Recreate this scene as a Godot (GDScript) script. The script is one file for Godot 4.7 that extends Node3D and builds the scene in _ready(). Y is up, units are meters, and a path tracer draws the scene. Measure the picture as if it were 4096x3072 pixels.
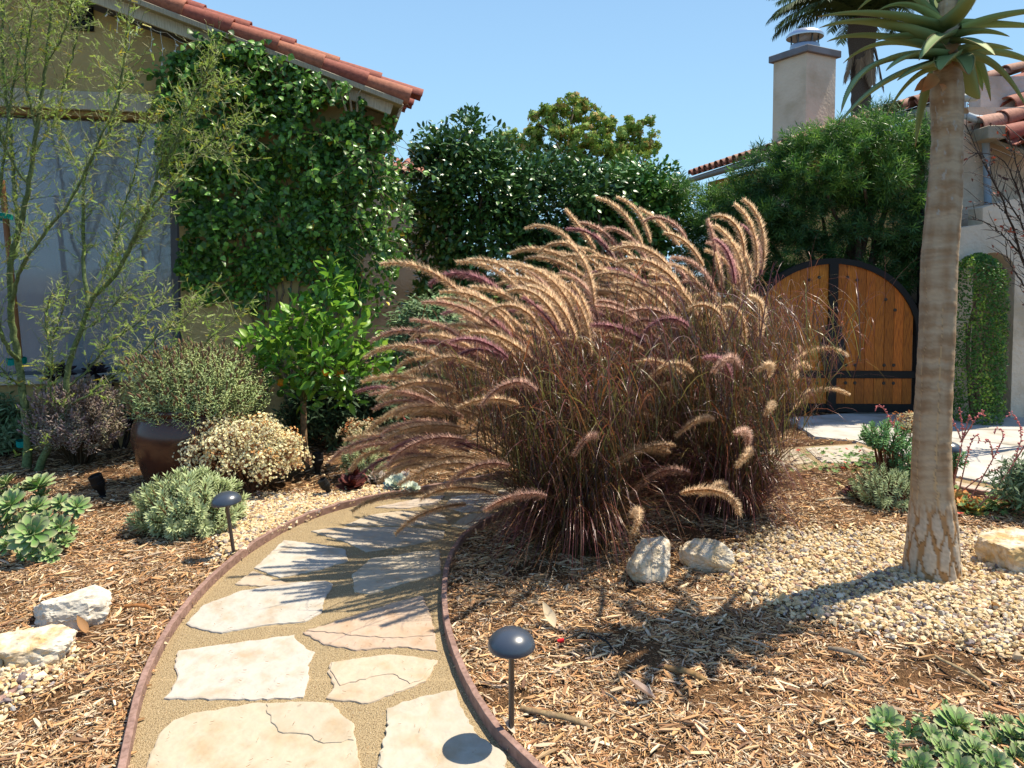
extends Node3D

var rng := RandomNumberGenerator.new()
var used := {}

# ---------------------------------------------------------------- mesh builder
class MB:
	var v := PackedVector3Array()
	var n := PackedVector3Array()
	var c := PackedColorArray()
	var t := PackedVector2Array()
	var ix := PackedInt32Array()
	func vert(p: Vector3, nn: Vector3, col: Color, uv := Vector2.ZERO) -> int:
		v.append(p); n.append(nn); c.append(col); t.append(uv)
		return v.size() - 1
	func tri(a: int, b: int, d: int) -> void:
		ix.append(a); ix.append(b); ix.append(d)
	func quad(a: int, b: int, d: int, e: int) -> void:
		ix.append(a); ix.append(b); ix.append(d)
		ix.append(a); ix.append(d); ix.append(e)
	func flat3(a: Vector3, b: Vector3, d: Vector3, col: Color) -> void:
		var nn := (b - a).cross(d - a).normalized()
		tri(vert(a, nn, col), vert(b, nn, col), vert(d, nn, col))
	func flat4(a: Vector3, b: Vector3, d: Vector3, e: Vector3, col: Color) -> void:
		var nn := (d - a).cross(e - b).normalized()
		quad(vert(a, nn, col, Vector2(0, 0)), vert(b, nn, col, Vector2(1, 0)), vert(d, nn, col, Vector2(1, 1)), vert(e, nn, col, Vector2(0, 1)))
	func done(m: Material = null) -> ArrayMesh:
		for i in range(0, ix.size(), 3):
			var a := ix[i]
			var b := ix[i + 1]
			var d := ix[i + 2]
			if (v[b] - v[a]).cross(v[d] - v[a]).dot(n[a] + n[b] + n[d]) > 0.0:
				ix[i + 1] = d
				ix[i + 2] = b
		var arr := []
		arr.resize(Mesh.ARRAY_MAX)
		arr[Mesh.ARRAY_VERTEX] = v
		arr[Mesh.ARRAY_NORMAL] = n
		arr[Mesh.ARRAY_COLOR] = c
		arr[Mesh.ARRAY_TEX_UV] = t
		arr[Mesh.ARRAY_INDEX] = ix
		var am := ArrayMesh.new()
		am.add_surface_from_arrays(Mesh.PRIMITIVE_TRIANGLES, arr)
		if m:
			am.surface_set_material(0, m)
		return am

# ---------------------------------------------------------------- naming
func numbered(s: String) -> String:
	if not used.has(s):
		used[s] = 0
		return s
	used[s] += 1
	return "%s_%03d" % [s, used[s]]

func tag(o: Node, label := "", category := "", group := "", kind := "") -> Node:
	if label: o.set_meta("label", label)
	if category: o.set_meta("category", category)
	if group: o.set_meta("group", group)
	if kind: o.set_meta("kind", kind)
	return o

func thing(called: String, label: String, category: String, at := Vector3.ZERO, turn := 0.0, group := "") -> Node3D:
	var o := Node3D.new()
	o.name = numbered(called)
	add_child(o)
	o.position = at
	o.rotation.y = turn
	tag(o, label, category, group)
	return o

func put(called: String, mesh: Mesh, parent: Node = null, mat: Material = null) -> MeshInstance3D:
	var o := MeshInstance3D.new()
	o.mesh = mesh
	if mat: o.material_override = mat
	if parent == null:
		o.name = numbered(called)
		add_child(o)
	else:
		var k := 0
		var nm := called
		while parent.has_node(NodePath(nm)):
			k += 1
			nm = "%s_%03d" % [called, k]
		o.name = nm
		parent.add_child(o)
	return o

# many pieces of one name under one parent: a counter instead of a search
func put_n(called: String, i: int, mesh: Mesh, parent: Node, xf: Transform3D, mat: Material = null) -> MeshInstance3D:
	var o := MeshInstance3D.new()
	o.mesh = mesh
	if mat: o.material_override = mat
	o.name = called if i == 0 else "%s_%03d" % [called, i]
	parent.add_child(o)
	o.transform = xf
	return o

func scatter(called: String, mesh: Mesh, xs: Array, cols: Array, parent: Node = null) -> MultiMeshInstance3D:
	var mm := MultiMesh.new()
	mm.transform_format = MultiMesh.TRANSFORM_3D
	mm.use_colors = true
	mm.mesh = mesh
	mm.instance_count = xs.size()
	for i in xs.size():
		mm.set_instance_transform(i, xs[i])
		mm.set_instance_color(i, cols[i])
	var o := MultiMeshInstance3D.new()
	o.multimesh = mm
	if parent == null:
		o.name = numbered(called)
		add_child(o)
	else:
		var k := 0
		var nm := called
		while parent.has_node(NodePath(nm)):
			k += 1
			nm = "%s_%03d" % [called, k]
		o.name = nm
		parent.add_child(o)
	o.set_meta("kind", "stuff")
	return o

# ---------------------------------------------------------------- small maths
func rf(a: float, b: float) -> float:
	return rng.randf_range(a, b)

func rv() -> Vector3:
	var z := rf(-1, 1)
	var a := rf(0, TAU)
	var r := sqrt(maxf(0.0, 1.0 - z * z))
	return Vector3(r * cos(a), z, r * sin(a))

func lin(r: float, g: float, b: float) -> Color:
	return Color(r, g, b)

func vary(col: Color, amount: float) -> Color:
	var k := 1.0 + rf(-amount, amount)
	return Color(col.r * k * (1.0 + rf(-amount, amount) * 0.3), col.g * k, col.b * k * (1.0 + rf(-amount, amount) * 0.3))

func facing(dir: Vector3, nrm: Vector3) -> Basis:   # y along dir, z near nrm
	var y := dir.normalized()
	var x := y.cross(nrm)
	if x.length() < 1e-4:
		x = y.cross(Vector3(0.3, 0.7, 0.5))
	x = x.normalized()
	return Basis(x, y, x.cross(y))

func bez(a: Vector3, b: Vector3, d: Vector3, k: float) -> Vector3:
	return a.lerp(b, k).lerp(b.lerp(d, k), k)

func sm(a: float, b: float, x: float) -> float:
	return smoothstep(a, b, x)

# ---------------------------------------------------------------- shapes
func tube(mb: MB, pts: Array, radii: Array, sides: int, col: Color, cap := true, col2 := Color(-1, 0, 0)) -> void:
	var cnt := pts.size()
	var last := PackedInt32Array()
	var side := Vector3.ZERO
	for i in cnt:
		var tan: Vector3 = (pts[mini(i + 1, cnt - 1)] - pts[maxi(i - 1, 0)]).normalized()
		if side == Vector3.ZERO:
			side = tan.cross(Vector3(0.31, 0.2, 0.93) if absf(tan.y) > 0.8 else Vector3.UP).normalized()
		else:
			side = (side - tan * side.dot(tan)).normalized()
		var up := tan.cross(side)
		var ring := PackedInt32Array()
		var r: float = radii[i] if i < radii.size() else radii[-1]
		var cc := col if col2.r < 0.0 else col.lerp(col2, float(i) / (cnt - 1))
		for k in sides:
			var a := TAU * k / sides
			var d := side * cos(a) + up * sin(a)
			ring.append(mb.vert(pts[i] + d * r, d, cc, Vector2(float(k) / sides, float(i) / cnt)))
		if i > 0:
			for k in sides:
				var k2 := (k + 1) % sides
				mb.quad(last[k], last[k2], ring[k2], ring[k])
		if cap and (i == 0 or i == cnt - 1):
			var nn := -tan if i == 0 else tan
			var mid := mb.vert(pts[i], nn, cc)
			for k in sides:
				mb.tri(mid, mb.vert(mb.v[ring[k]], nn, cc), mb.vert(mb.v[ring[(k + 1) % sides]], nn, cc))
		last = ring

func lathe(mb: MB, prof: Array, segs: int, col: Color, axis := Transform3D.IDENTITY) -> void:
	# prof: Vector2(radius, height); hard edges where the turn is sharp
	for i in prof.size() - 1:
		var p: Vector2 = prof[i]
		var q: Vector2 = prof[i + 1]
		var d := (q - p)
		if d.length() < 1e-6: continue
		var n0 := Vector2(d.y, -d.x).normalized()
		var na := n0
		var nb := n0
		if i > 0:
			var e: Vector2 = p - prof[i - 1]
			var m := Vector2(e.y, -e.x).normalized()
			if m.dot(n0) > 0.6: na = (m + n0).normalized()
		if i < prof.size() - 2:
			var e2: Vector2 = prof[i + 2] - q
			var m2 := Vector2(e2.y, -e2.x).normalized()
			if m2.dot(n0) > 0.6: nb = (m2 + n0).normalized()
		var lastk := PackedInt32Array()
		for k in segs + 1:
			var a := TAU * k / segs
			var cs := Vector3(cos(a), 0, sin(a))
			var ia := mb.vert(axis * (cs * p.x + Vector3.UP * p.y), axis.basis * (cs * na.x + Vector3.UP * na.y), col, Vector2(float(k) / segs, float(i)))
			var ib := mb.vert(axis * (cs * q.x + Vector3.UP * q.y), axis.basis * (cs * nb.x + Vector3.UP * nb.y), col, Vector2(float(k) / segs, float(i + 1)))
			if k > 0:
				mb.quad(lastk[0], ia, ib, lastk[1])
			lastk = PackedInt32Array([ia, ib])

func bx(mb: MB, size: Vector3, xf: Transform3D, col: Color, ch := 0.004) -> void:
	# a box with chamfered edges, centred
	var h := size * 0.5
	ch = minf(ch, minf(h.x, minf(h.y, h.z)) * 0.9)
	var axes := [Vector3.RIGHT, Vector3.UP, Vector3.BACK]
	var hs := [h.x, h.y, h.z]
	for ax in 3:
		var b: int = (ax + 1) % 3
		var d: int = (ax + 2) % 3
		for s in [-1.0, 1.0]:
			var o: Vector3 = axes[ax] * hs[ax] * s
			var e1: Vector3 = axes[b] * (hs[b] - ch)
			var e2: Vector3 = axes[d] * (hs[d] - ch)
			_face(mb, [o - e1 - e2, o + e1 - e2, o + e1 + e2, o - e1 + e2], axes[ax] * s, xf, col)
			for s2 in [-1.0, 1.0]:
				# chamfer between face ax,s and face b,s2
				var p: Vector3 = axes[ax] * hs[ax] * s + axes[b] * (hs[b] - ch) * s2
				var q: Vector3 = axes[ax] * (hs[ax] - ch) * s + axes[b] * hs[b] * s2
				_face(mb, [p - e2, p + e2, q + e2, q - e2], (axes[ax] * s + axes[b] * s2).normalized(), xf, col)
	for sx in [-1.0, 1.0]:
		for sy in [-1.0, 1.0]:
			for sz in [-1.0, 1.0]:
				var nn: Vector3 = xf.basis * Vector3(sx, sy, sz).normalized()
				mb.tri(mb.vert(xf * Vector3(h.x * sx, (h.y - ch) * sy, (h.z - ch) * sz), nn, col), mb.vert(xf * Vector3((h.x - ch) * sx, h.y * sy, (h.z - ch) * sz), nn, col), mb.vert(xf * Vector3((h.x - ch) * sx, (h.y - ch) * sy, h.z * sz), nn, col))

func _face(mb: MB, ps: Array, nn: Vector3, xf: Transform3D, col: Color) -> void:
	var w := (xf.basis * nn).normalized()
	mb.quad(mb.vert(xf * ps[0], w, col, Vector2(0, 0)), mb.vert(xf * ps[1], w, col, Vector2(1, 0)), mb.vert(xf * ps[2], w, col, Vector2(1, 1)), mb.vert(xf * ps[3], w, col, Vector2(0, 1)))

func box(size: Vector3, col: Color, m: Material, ch := 0.004, xf := Transform3D.IDENTITY) -> ArrayMesh:
	var mb := MB.new()
	bx(mb, size, xf, col, ch)
	return mb.done(m)

func at(p: Vector3, b := Basis.IDENTITY) -> Transform3D:
	return Transform3D(b, p)

func slab(mb: MB, poly: PackedVector2Array, y0: float, y1: float, col: Color, ch := 0.004, ridge: FastNoiseLite = null) -> void:
	# a flat stone: outline in x,z; chamfered rim; top at y1
	var tri := Geometry2D.triangulate_polygon(poly)
	var cen := Vector2.ZERO
	for p in poly: cen += p
	cen /= poly.size()
	var ins := Geometry2D.offset_polygon(poly, -ch)
	var top := poly
	if ch > 0.0 and ins.size() == 1:
		top = ins[0]
		tri = Geometry2D.triangulate_polygon(top)
	var base := mb.v.size()
	for p in top:
		mb.vert(Vector3(p.x, y1, p.y), Vector3.UP, col, p)
	for i in range(0, tri.size(), 3):
		mb.tri(base + tri[i], base + tri[i + 1], base + tri[i + 2])
	var cnt := poly.size()
	for i in cnt:
		var a := poly[i]
		var b := poly[(i + 1) % cnt]
		var nn2 := Vector2(b.y - a.y, a.x - b.x).normalized()
		if nn2.dot((a + b) * 0.5 - cen) < 0.0: nn2 = -nn2
		var nn := Vector3(nn2.x, 0.35, nn2.y).normalized()
		mb.quad(mb.vert(Vector3(a.x, y0, a.y), nn, col, a), mb.vert(Vector3(b.x, y0, b.y), nn, col, b), mb.vert(Vector3(b.x, y1 - ch * 0.6, b.y), nn, col, b), mb.vert(Vector3(a.x, y1 - ch * 0.6, a.y), nn, col, a))
	if ch > 0.0 and ins.size() == 1:
		# rim: nearest-point strip between outline and inset
		for i in cnt:
			var a := poly[i]
			var b := poly[(i + 1) % cnt]
			var ia := _nearest(top, a)
			var ib := _nearest(top, b)
			var nn := Vector3((a - cen).normalized().x * 0.4, 1, (a - cen).normalized().y * 0.4).normalized()
			mb.quad(mb.vert(Vector3(a.x, y1 - ch * 0.6, a.y), nn, col, a), mb.vert(Vector3(b.x, y1 - ch * 0.6, b.y), nn, col, b), mb.vert(Vector3(top[ib].x, y1, top[ib].y), nn, col, b), mb.vert(Vector3(top[ia].x, y1, top[ia].y), nn, col, a))

func _nearest(poly: PackedVector2Array, p: Vector2) -> int:
	var best := 0
	var bd := 1e9
	for i in poly.size():
		var d := poly[i].distance_squared_to(p)
		if d < bd:
			bd = d
			best = i
	return best

func rough_poly(poly: PackedVector2Array, step: float, amp: float) -> PackedVector2Array:
	var out := PackedVector2Array()
	for i in poly.size():
		var a := poly[i]
		var b := poly[(i + 1) % poly.size()]
		var k := maxi(1, int(a.distance_to(b) / step))
		for j in k:
			var p := a.lerp(b, float(j) / k)
			var nn := (b - a).orthogonal().normalized()
			out.append(p + nn * rf(-amp, amp) * (1.0 if j > 0 else 0.4))
	return out

func extrude(mb: MB, poly: PackedVector2Array, z0: float, z1: float, xf: Transform3D, col: Color) -> void:
	# outline in x,y, pushed along z
	var tri := Geometry2D.triangulate_polygon(poly)
	for s in 2:
		var base := mb.v.size()
		var nn := (xf.basis * (Vector3.BACK if s == 1 else Vector3.FORWARD)).normalized()
		for p in poly:
			mb.vert(xf * Vector3(p.x, p.y, z1 if s == 1 else z0), nn, col, p)
		for i in range(0, tri.size(), 3):
			mb.tri(base + tri[i], base + tri[i + 1], base + tri[i + 2])
	var area := 0.0
	for i in poly.size():
		area += poly[i].cross(poly[(i + 1) % poly.size()])
	for i in poly.size():
		var a := poly[i]
		var b := poly[(i + 1) % poly.size()]
		var e := (b - a).normalized()
		var o := Vector2(e.y, -e.x) * signf(area)
		var nn := (xf.basis * Vector3(o.x, o.y, 0)).normalized()
		mb.quad(mb.vert(xf * Vector3(a.x, a.y, z0), nn, col, a), mb.vert(xf * Vector3(b.x, b.y, z0), nn, col, b), mb.vert(xf * Vector3(b.x, b.y, z1), nn, col, b), mb.vert(xf * Vector3(a.x, a.y, z1), nn, col, a))

func ico(level: int) -> Array:
	var ph := (1.0 + sqrt(5.0)) / 2.0
	var vs := []
	for p in [Vector3(-1, ph, 0), Vector3(1, ph, 0), Vector3(-1, -ph, 0), Vector3(1, -ph, 0), Vector3(0, -1, ph), Vector3(0, 1, ph), Vector3(0, -1, -ph), Vector3(0, 1, -ph), Vector3(ph, 0, -1), Vector3(ph, 0, 1), Vector3(-ph, 0, -1), Vector3(-ph, 0, 1)]:
		vs.append(p.normalized())
	var fs := [0,11,5, 0,5,1, 0,1,7, 0,7,10, 0,10,11, 1,5,9, 5,11,4, 11,10,2, 10,7,6, 7,1,8, 3,9,4, 3,4,2, 3,2,6, 3,6,8, 3,8,9, 4,9,5, 2,4,11, 6,2,10, 8,6,7, 9,8,1]
	for l in level:
		var mids := {}
		var nf := []
		for i in range(0, fs.size(), 3):
			var m := []
			for e in 3:
				var a: int = fs[i + e]
				var b: int = fs[i + (e + 1) % 3]
				var key := mini(a, b) * 100000 + maxi(a, b)
				if not mids.has(key):
					vs.append(((vs[a] + vs[b]) * 0.5).normalized())
					mids[key] = vs.size() - 1
				m.append(mids[key])
			nf.append_array([fs[i], m[0], m[2], fs[i + 1], m[1], m[0], fs[i + 2], m[2], m[1], m[0], m[1], m[2]])
		fs = nf
	return [vs, fs]

func rock_mesh(seed_: int, size: Vector3, level: int, cuts: int, rough: float, col: Color, col2: Color, m: Material, flat := true, yaw := 0.0) -> ArrayMesh:
	var g := ico(level)
	var no := FastNoiseLite.new()
	no.seed = seed_
	no.frequency = 0.9
	no.fractal_octaves = 4
	var r2 := RandomNumberGenerator.new()
	r2.seed = seed_ * 7919 + 13
	var planes := [[Vector3(r2.randf_range(-0.25, 0.25), 1, r2.randf_range(-0.1, 0.3)).normalized(), 0.62]]
	for k in cuts:
		var z := r2.randf_range(-0.6, 1.0)
		var a := r2.randf_range(0, TAU)
		var q := sqrt(maxf(0.0, 1.0 - z * z))
		planes.append([Vector3(q * cos(a), z, q * sin(a)), r2.randf_range(0.55, 0.85)])
	var ps := []
	var bas := Basis(Vector3.UP, yaw)
	for p in g[0]:
		var d: Vector3 = p
		var rr := 1.0
		for pl in planes:
			var dt: float = d.dot(pl[0])
			if dt > 0.05:
				rr = minf(rr, pl[1] / dt)
		rr *= 1.0 + rough * no.get_noise_3dv(d * 2.2) + rough * 0.45 * no.get_noise_3dv(d * 7.0 + Vector3(9, 2, 4))
		ps.append(bas * (d * rr * size * 0.5))
	var mb := MB.new()
	var fs: Array = g[1]
	if flat:
		for i in range(0, fs.size(), 3):
			var a: Vector3 = ps[fs[i]]
			var b: Vector3 = ps[fs[i + 1]]
			var d: Vector3 = ps[fs[i + 2]]
			var k := clampf(0.5 + 1.3 * no.get_noise_3dv((a + b + d) / size.x * 1.4 + Vector3(3, 8, 1)), 0.0, 1.0)
			mb.flat3(a, d, b, col.lerp(col2, k))
	else:
		var ns := []
		ns.resize(ps.size())
		ns.fill(Vector3.ZERO)
		for i in range(0, fs.size(), 3):
			var fnrm: Vector3 = -(ps[fs[i + 1]] - ps[fs[i]]).cross(ps[fs[i + 2]] - ps[fs[i]])
			if fnrm.dot(ps[fs[i]]) < 0.0: fnrm = -fnrm
			for e in 3: ns[fs[i + e]] += fnrm
		for i in ps.size():
			var k := clampf(0.5 + 1.5 * no.get_noise_3dv(g[0][i] * 1.7 + Vector3(3, 8, 1)), 0.0, 1.0)
			mb.vert(ps[i], ns[i].normalized(), col.lerp(col2, k))
		for i in range(0, fs.size(), 3):
			mb.tri(fs[i], fs[i + 1], fs[i + 2])
	return mb.done(m)

# a leaf along +y from the origin, face towards +z, folded at the midrib and curled back
func leaf(mb: MB, xf: Transform3D, length: float, width: float, col: Color, fold := 0.25, curl := 0.25, segs := 4, blunt := 0.5, col2 := Color(-1, 0, 0)) -> void:
	var last := PackedInt32Array()
	for i in segs + 1:
		var k := float(i) / segs
		var w := width * 0.5 * pow(sin(PI * pow(clampf(k, 0.0, 1.0), 0.55 + blunt * 0.5)), 0.8)
		if i == 0: w = width * 0.06
		if i == segs: w = 0.0
		var y := length * (k - curl * curl * k * k * 0.25)
		var z := -curl * length * k * k
		var slope := Vector3(0, 1, -2.0 * curl * k).normalized()
		var nrm := Vector3(0, -slope.z, slope.y)
		var mid := Vector3(0, y, z)
		var cc := col if col2.r < 0.0 else col.lerp(col2, k)
		var nl := (nrm + Vector3(fold, 0, 0)).normalized()
		var nr := (nrm - Vector3(fold, 0, 0)).normalized()
		var ring := PackedInt32Array([
			mb.vert(xf * (mid + Vector3(-w, 0, 0) + nrm * w * fold), (xf.basis * nl).normalized(), cc, Vector2(0, k)),
			mb.vert(xf * mid, (xf.basis * nrm).normalized(), cc, Vector2(0.5, k)),
			mb.vert(xf * (mid + Vector3(w, 0, 0) + nrm * w * fold), (xf.basis * nr).normalized(), cc, Vector2(1, k))])
		if i > 0:
			mb.quad(last[0], last[1], ring[1], ring[0])
			mb.quad(last[1], last[2], ring[2], ring[1])
		last = ring

# a thin ribbon along points, width across `side`
func ribbon(mb: MB, pts: Array, w0: float, side: Vector3, col: Color, col2: Color) -> void:
	var cnt := pts.size()
	var last := PackedInt32Array()
	for i in cnt:
		var k := float(i) / (cnt - 1)
		var tan: Vector3 = (pts[mini(i + 1, cnt - 1)] - pts[maxi(i - 1, 0)]).normalized()
		var s := (side - tan * side.dot(tan)).normalized()
		var w := w0 * 0.5 * (1.0 - pow(k, 2.5)) * (0.6 + 0.4 * minf(1.0, k * 4.0))
		var nn := tan.cross(s).normalized()
		var cc := col.lerp(col2, k)
		var ring := PackedInt32Array([mb.vert(pts[i] - s * w, (nn - s * 0.3).normalized(), cc), mb.vert(pts[i] + s * w, (nn + s * 0.3).normalized(), cc)])
		if i > 0:
			mb.quad(last[0], last[1], ring[1], ring[0])
		last = ring

# ---------------------------------------------------------------- materials
func noise_tex(freq: float, oct: int, size: int, ramp: Gradient = null, as_normal := false, strength := 4.0, kind := FastNoiseLite.TYPE_SIMPLEX_SMOOTH, seed_ := 1) -> NoiseTexture2D:
	var f := FastNoiseLite.new()
	f.noise_type = kind
	f.frequency = freq
	f.fractal_octaves = oct
	f.seed = seed_
	var t := NoiseTexture2D.new()
	t.width = size
	t.height = size
	t.seamless = true
	t.noise = f
	if ramp: t.color_ramp = ramp
	t.as_normal_map = as_normal
	t.bump_strength = strength
	return t

func ramp(stops: Array) -> Gradient:
	var g := Gradient.new()
	var o := PackedFloat32Array()
	var c := PackedColorArray()
	for s in stops:
		o.append(s[0])
		c.append(s[1])
	g.offsets = o
	g.colors = c
	return g

func mat(rough := 0.8, spec := 0.4, back := 0.0, col := Color.WHITE) -> StandardMaterial3D:
	var m := StandardMaterial3D.new()
	m.albedo_color = col
	m.vertex_color_use_as_albedo = true
	m.roughness = rough
	m.metallic_specular = spec
	m.cull_mode = BaseMaterial3D.CULL_DISABLED
	if back > 0.0:
		m.backlight_enabled = true
		m.backlight = Color(back, back, back)
	return m

func textured(m: StandardMaterial3D, tex: Texture2D, scale: float, nrm: Texture2D = null, nscale := 1.0) -> StandardMaterial3D:
	m.albedo_texture = tex
	m.uv1_triplanar = true
	m.uv1_world_triplanar = true
	m.uv1_scale = Vector3.ONE * scale
	if nrm:
		m.normal_enabled = true
		m.normal_texture = nrm
		m.normal_scale = nscale
	return m

# ================================================================ the scene
var SUN_FROM := Vector3(1.33, 2.9, -0.58)     # towards the sun: ahead of the camera and to its right
var M := {}
var path_poly := PackedVector2Array([Vector2(-1.267, -2.328), Vector2(-1.432, -2.767), Vector2(-1.516, -3.072), Vector2(-1.568, -3.358), Vector2(-1.595, -3.702), Vector2(-1.582, -4.069), Vector2(-1.529, -4.407), Vector2(-1.412, -4.777), Vector2(-1.238, -5.06), Vector2(-1.021, -5.267), Vector2(-0.809, -5.412), Vector2(-0.519, -5.612), Vector2(-0.023, -5.936), Vector2(0.782, -6.376), Vector2(1.948, -6.795), Vector2(3.384, -7.112), Vector2(3.32, -6.621), Vector2(2.887, -6.222), Vector2(2.023, -5.991), Vector2(1.246, -5.725), Vector2(0.67, -5.457), Vector2(0.208, -5.131), Vector2(-0.05, -4.933), Vector2(-0.141, -4.822), Vector2(-0.251, -4.605), Vector2(-0.322, -4.369), Vector2(-0.356, -4.056), Vector2(-0.345, -3.702), Vector2(-0.302, -3.358), Vector2(-0.238, -3.072), Vector2(-0.154, -2.798), Vector2(-0.051, -2.555), Vector2(0.022, -2.442), Vector2(0.096, -2.328)])
var gravel_right := PackedVector2Array([Vector2(1.26, -4.224), Vector2(1.495, -4.407), Vector2(1.715, -4.548), Vector2(2.018, -4.58), Vector2(2.49, -4.647), Vector2(3.177, -4.524), Vector2(3.486, -4.484), Vector2(2.351, -2.999), Vector2(2.17, -3.065), Vector2(2.015, -3.169), Vector2(1.858, -3.25), Vector2(1.635, -3.306), Vector2(1.475, -3.427), Vector2(1.325, -3.557), Vector2(1.237, -3.702), Vector2(1.211, -3.931)])
var gravel_left := PackedVector2Array([Vector2(-1.584, -4.109), Vector2(-1.773, -4.647), Vector2(-1.9, -5.162), Vector2(-1.78, -5.344), Vector2(-1.369, -5.322), Vector2(-1.097, -5.481), Vector2(-0.815, -5.504), Vector2(-1.029, -5.311), Vector2(-1.248, -5.1), Vector2(-1.423, -4.813), Vector2(-1.539, -4.437)])
var gravel_corner := PackedVector2Array([Vector2(-2.287, -3.065), Vector2(-2.069, -3.091), Vector2(-1.902, -3.028), Vector2(-1.92, -2.862), Vector2(-1.933, -2.722), Vector2(-1.945, -2.595)])
var drive_poly := PackedVector2Array([Vector2(3.115, -8.322), Vector2(4.056, -8.654), Vector2(4.922, -8.742), Vector2(6.895, -8.457), Vector2(6.67, -7.073), Vector2(4.149, -4.69), Vector2(3.887, -5.552), Vector2(3.581, -5.936), Vector2(3.529, -6.621), Vector2(3.367, -7.171), Vector2(3.043, -7.375)])
var strip_poly := PackedVector2Array([Vector2(3.358, -7.151), Vector2(3.503, -6.57), Vector2(3.557, -5.895), Vector2(3.862, -5.516), Vector2(4.127, -4.664), Vector2(3.838, -4.332), Vector2(3.639, -5.193), Vector2(3.367, -5.576), Vector2(3.265, -6.192), Vector2(3.111, -6.621)])

func _ready() -> void:
	rng.seed = 4711
	# camera: looking slightly down, lens shifted down so that uprights stay nearly parallel
	var cam := Camera3D.new()
	cam.name = "camera"
	cam.projection = Camera3D.PROJECTION_FRUSTUM
	cam.near = 0.05
	cam.far = 600.0
	cam.size = 2.0 * 0.05 * 829.5 / 1600.0
	cam.frustum_offset = Vector2(0, -0.05 * (829.5 - 665.45) / 1600.0)
	add_child(cam)
	cam.position = Vector3(0, 1.65, 0)
	cam.rotation.x = -deg_to_rad(2.7)
	# sky
	var we := WorldEnvironment.new()
	we.name = "environment"
	var e := Environment.new()
	e.background_mode = Environment.BG_SKY
	var sky := Sky.new()
	var sm_ := ProceduralSkyMaterial.new()
	sm_.sky_top_color = Color(0.38, 0.505, 0.71)
	sm_.sky_horizon_color = Color(0.61, 0.78, 0.87)
	sm_.sky_curve = 0.3
	sm_.ground_bottom_color = Color(0.36, 0.31, 0.25)
	sm_.ground_horizon_color = Color(0.62, 0.66, 0.66)
	sm_.sun_angle_max = 32.0
	sm_.sun_curve = 0.2
	sky.sky_material = sm_
	e.sky = sky
	e.tonemap_mode = Environment.TONE_MAPPER_LINEAR
	e.tonemap_exposure = 1.66
	e.sdfgi_enabled = true
	e.ssao_enabled = true
	e.ssil_enabled = true
	we.environment = e
	add_child(we)
	# sun
	var sun := DirectionalLight3D.new()
	sun.name = "sun"
	sun.light_energy = 1.6
	sun.light_color = Color(1.0, 0.955, 0.875)
	sun.light_angular_distance = 0.5
	sun.shadow_enabled = true
	add_child(sun)
	sun.look_at_from_position(SUN_FROM * 5.0, Vector3.ZERO)

	materials()
	ground()
	left_house()
	right_house()
	gate()
	background()
	aloe_tree()
	fountain_grass()
	left_plants()
	right_plants()
	small_things()
	loose_ground()

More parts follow.
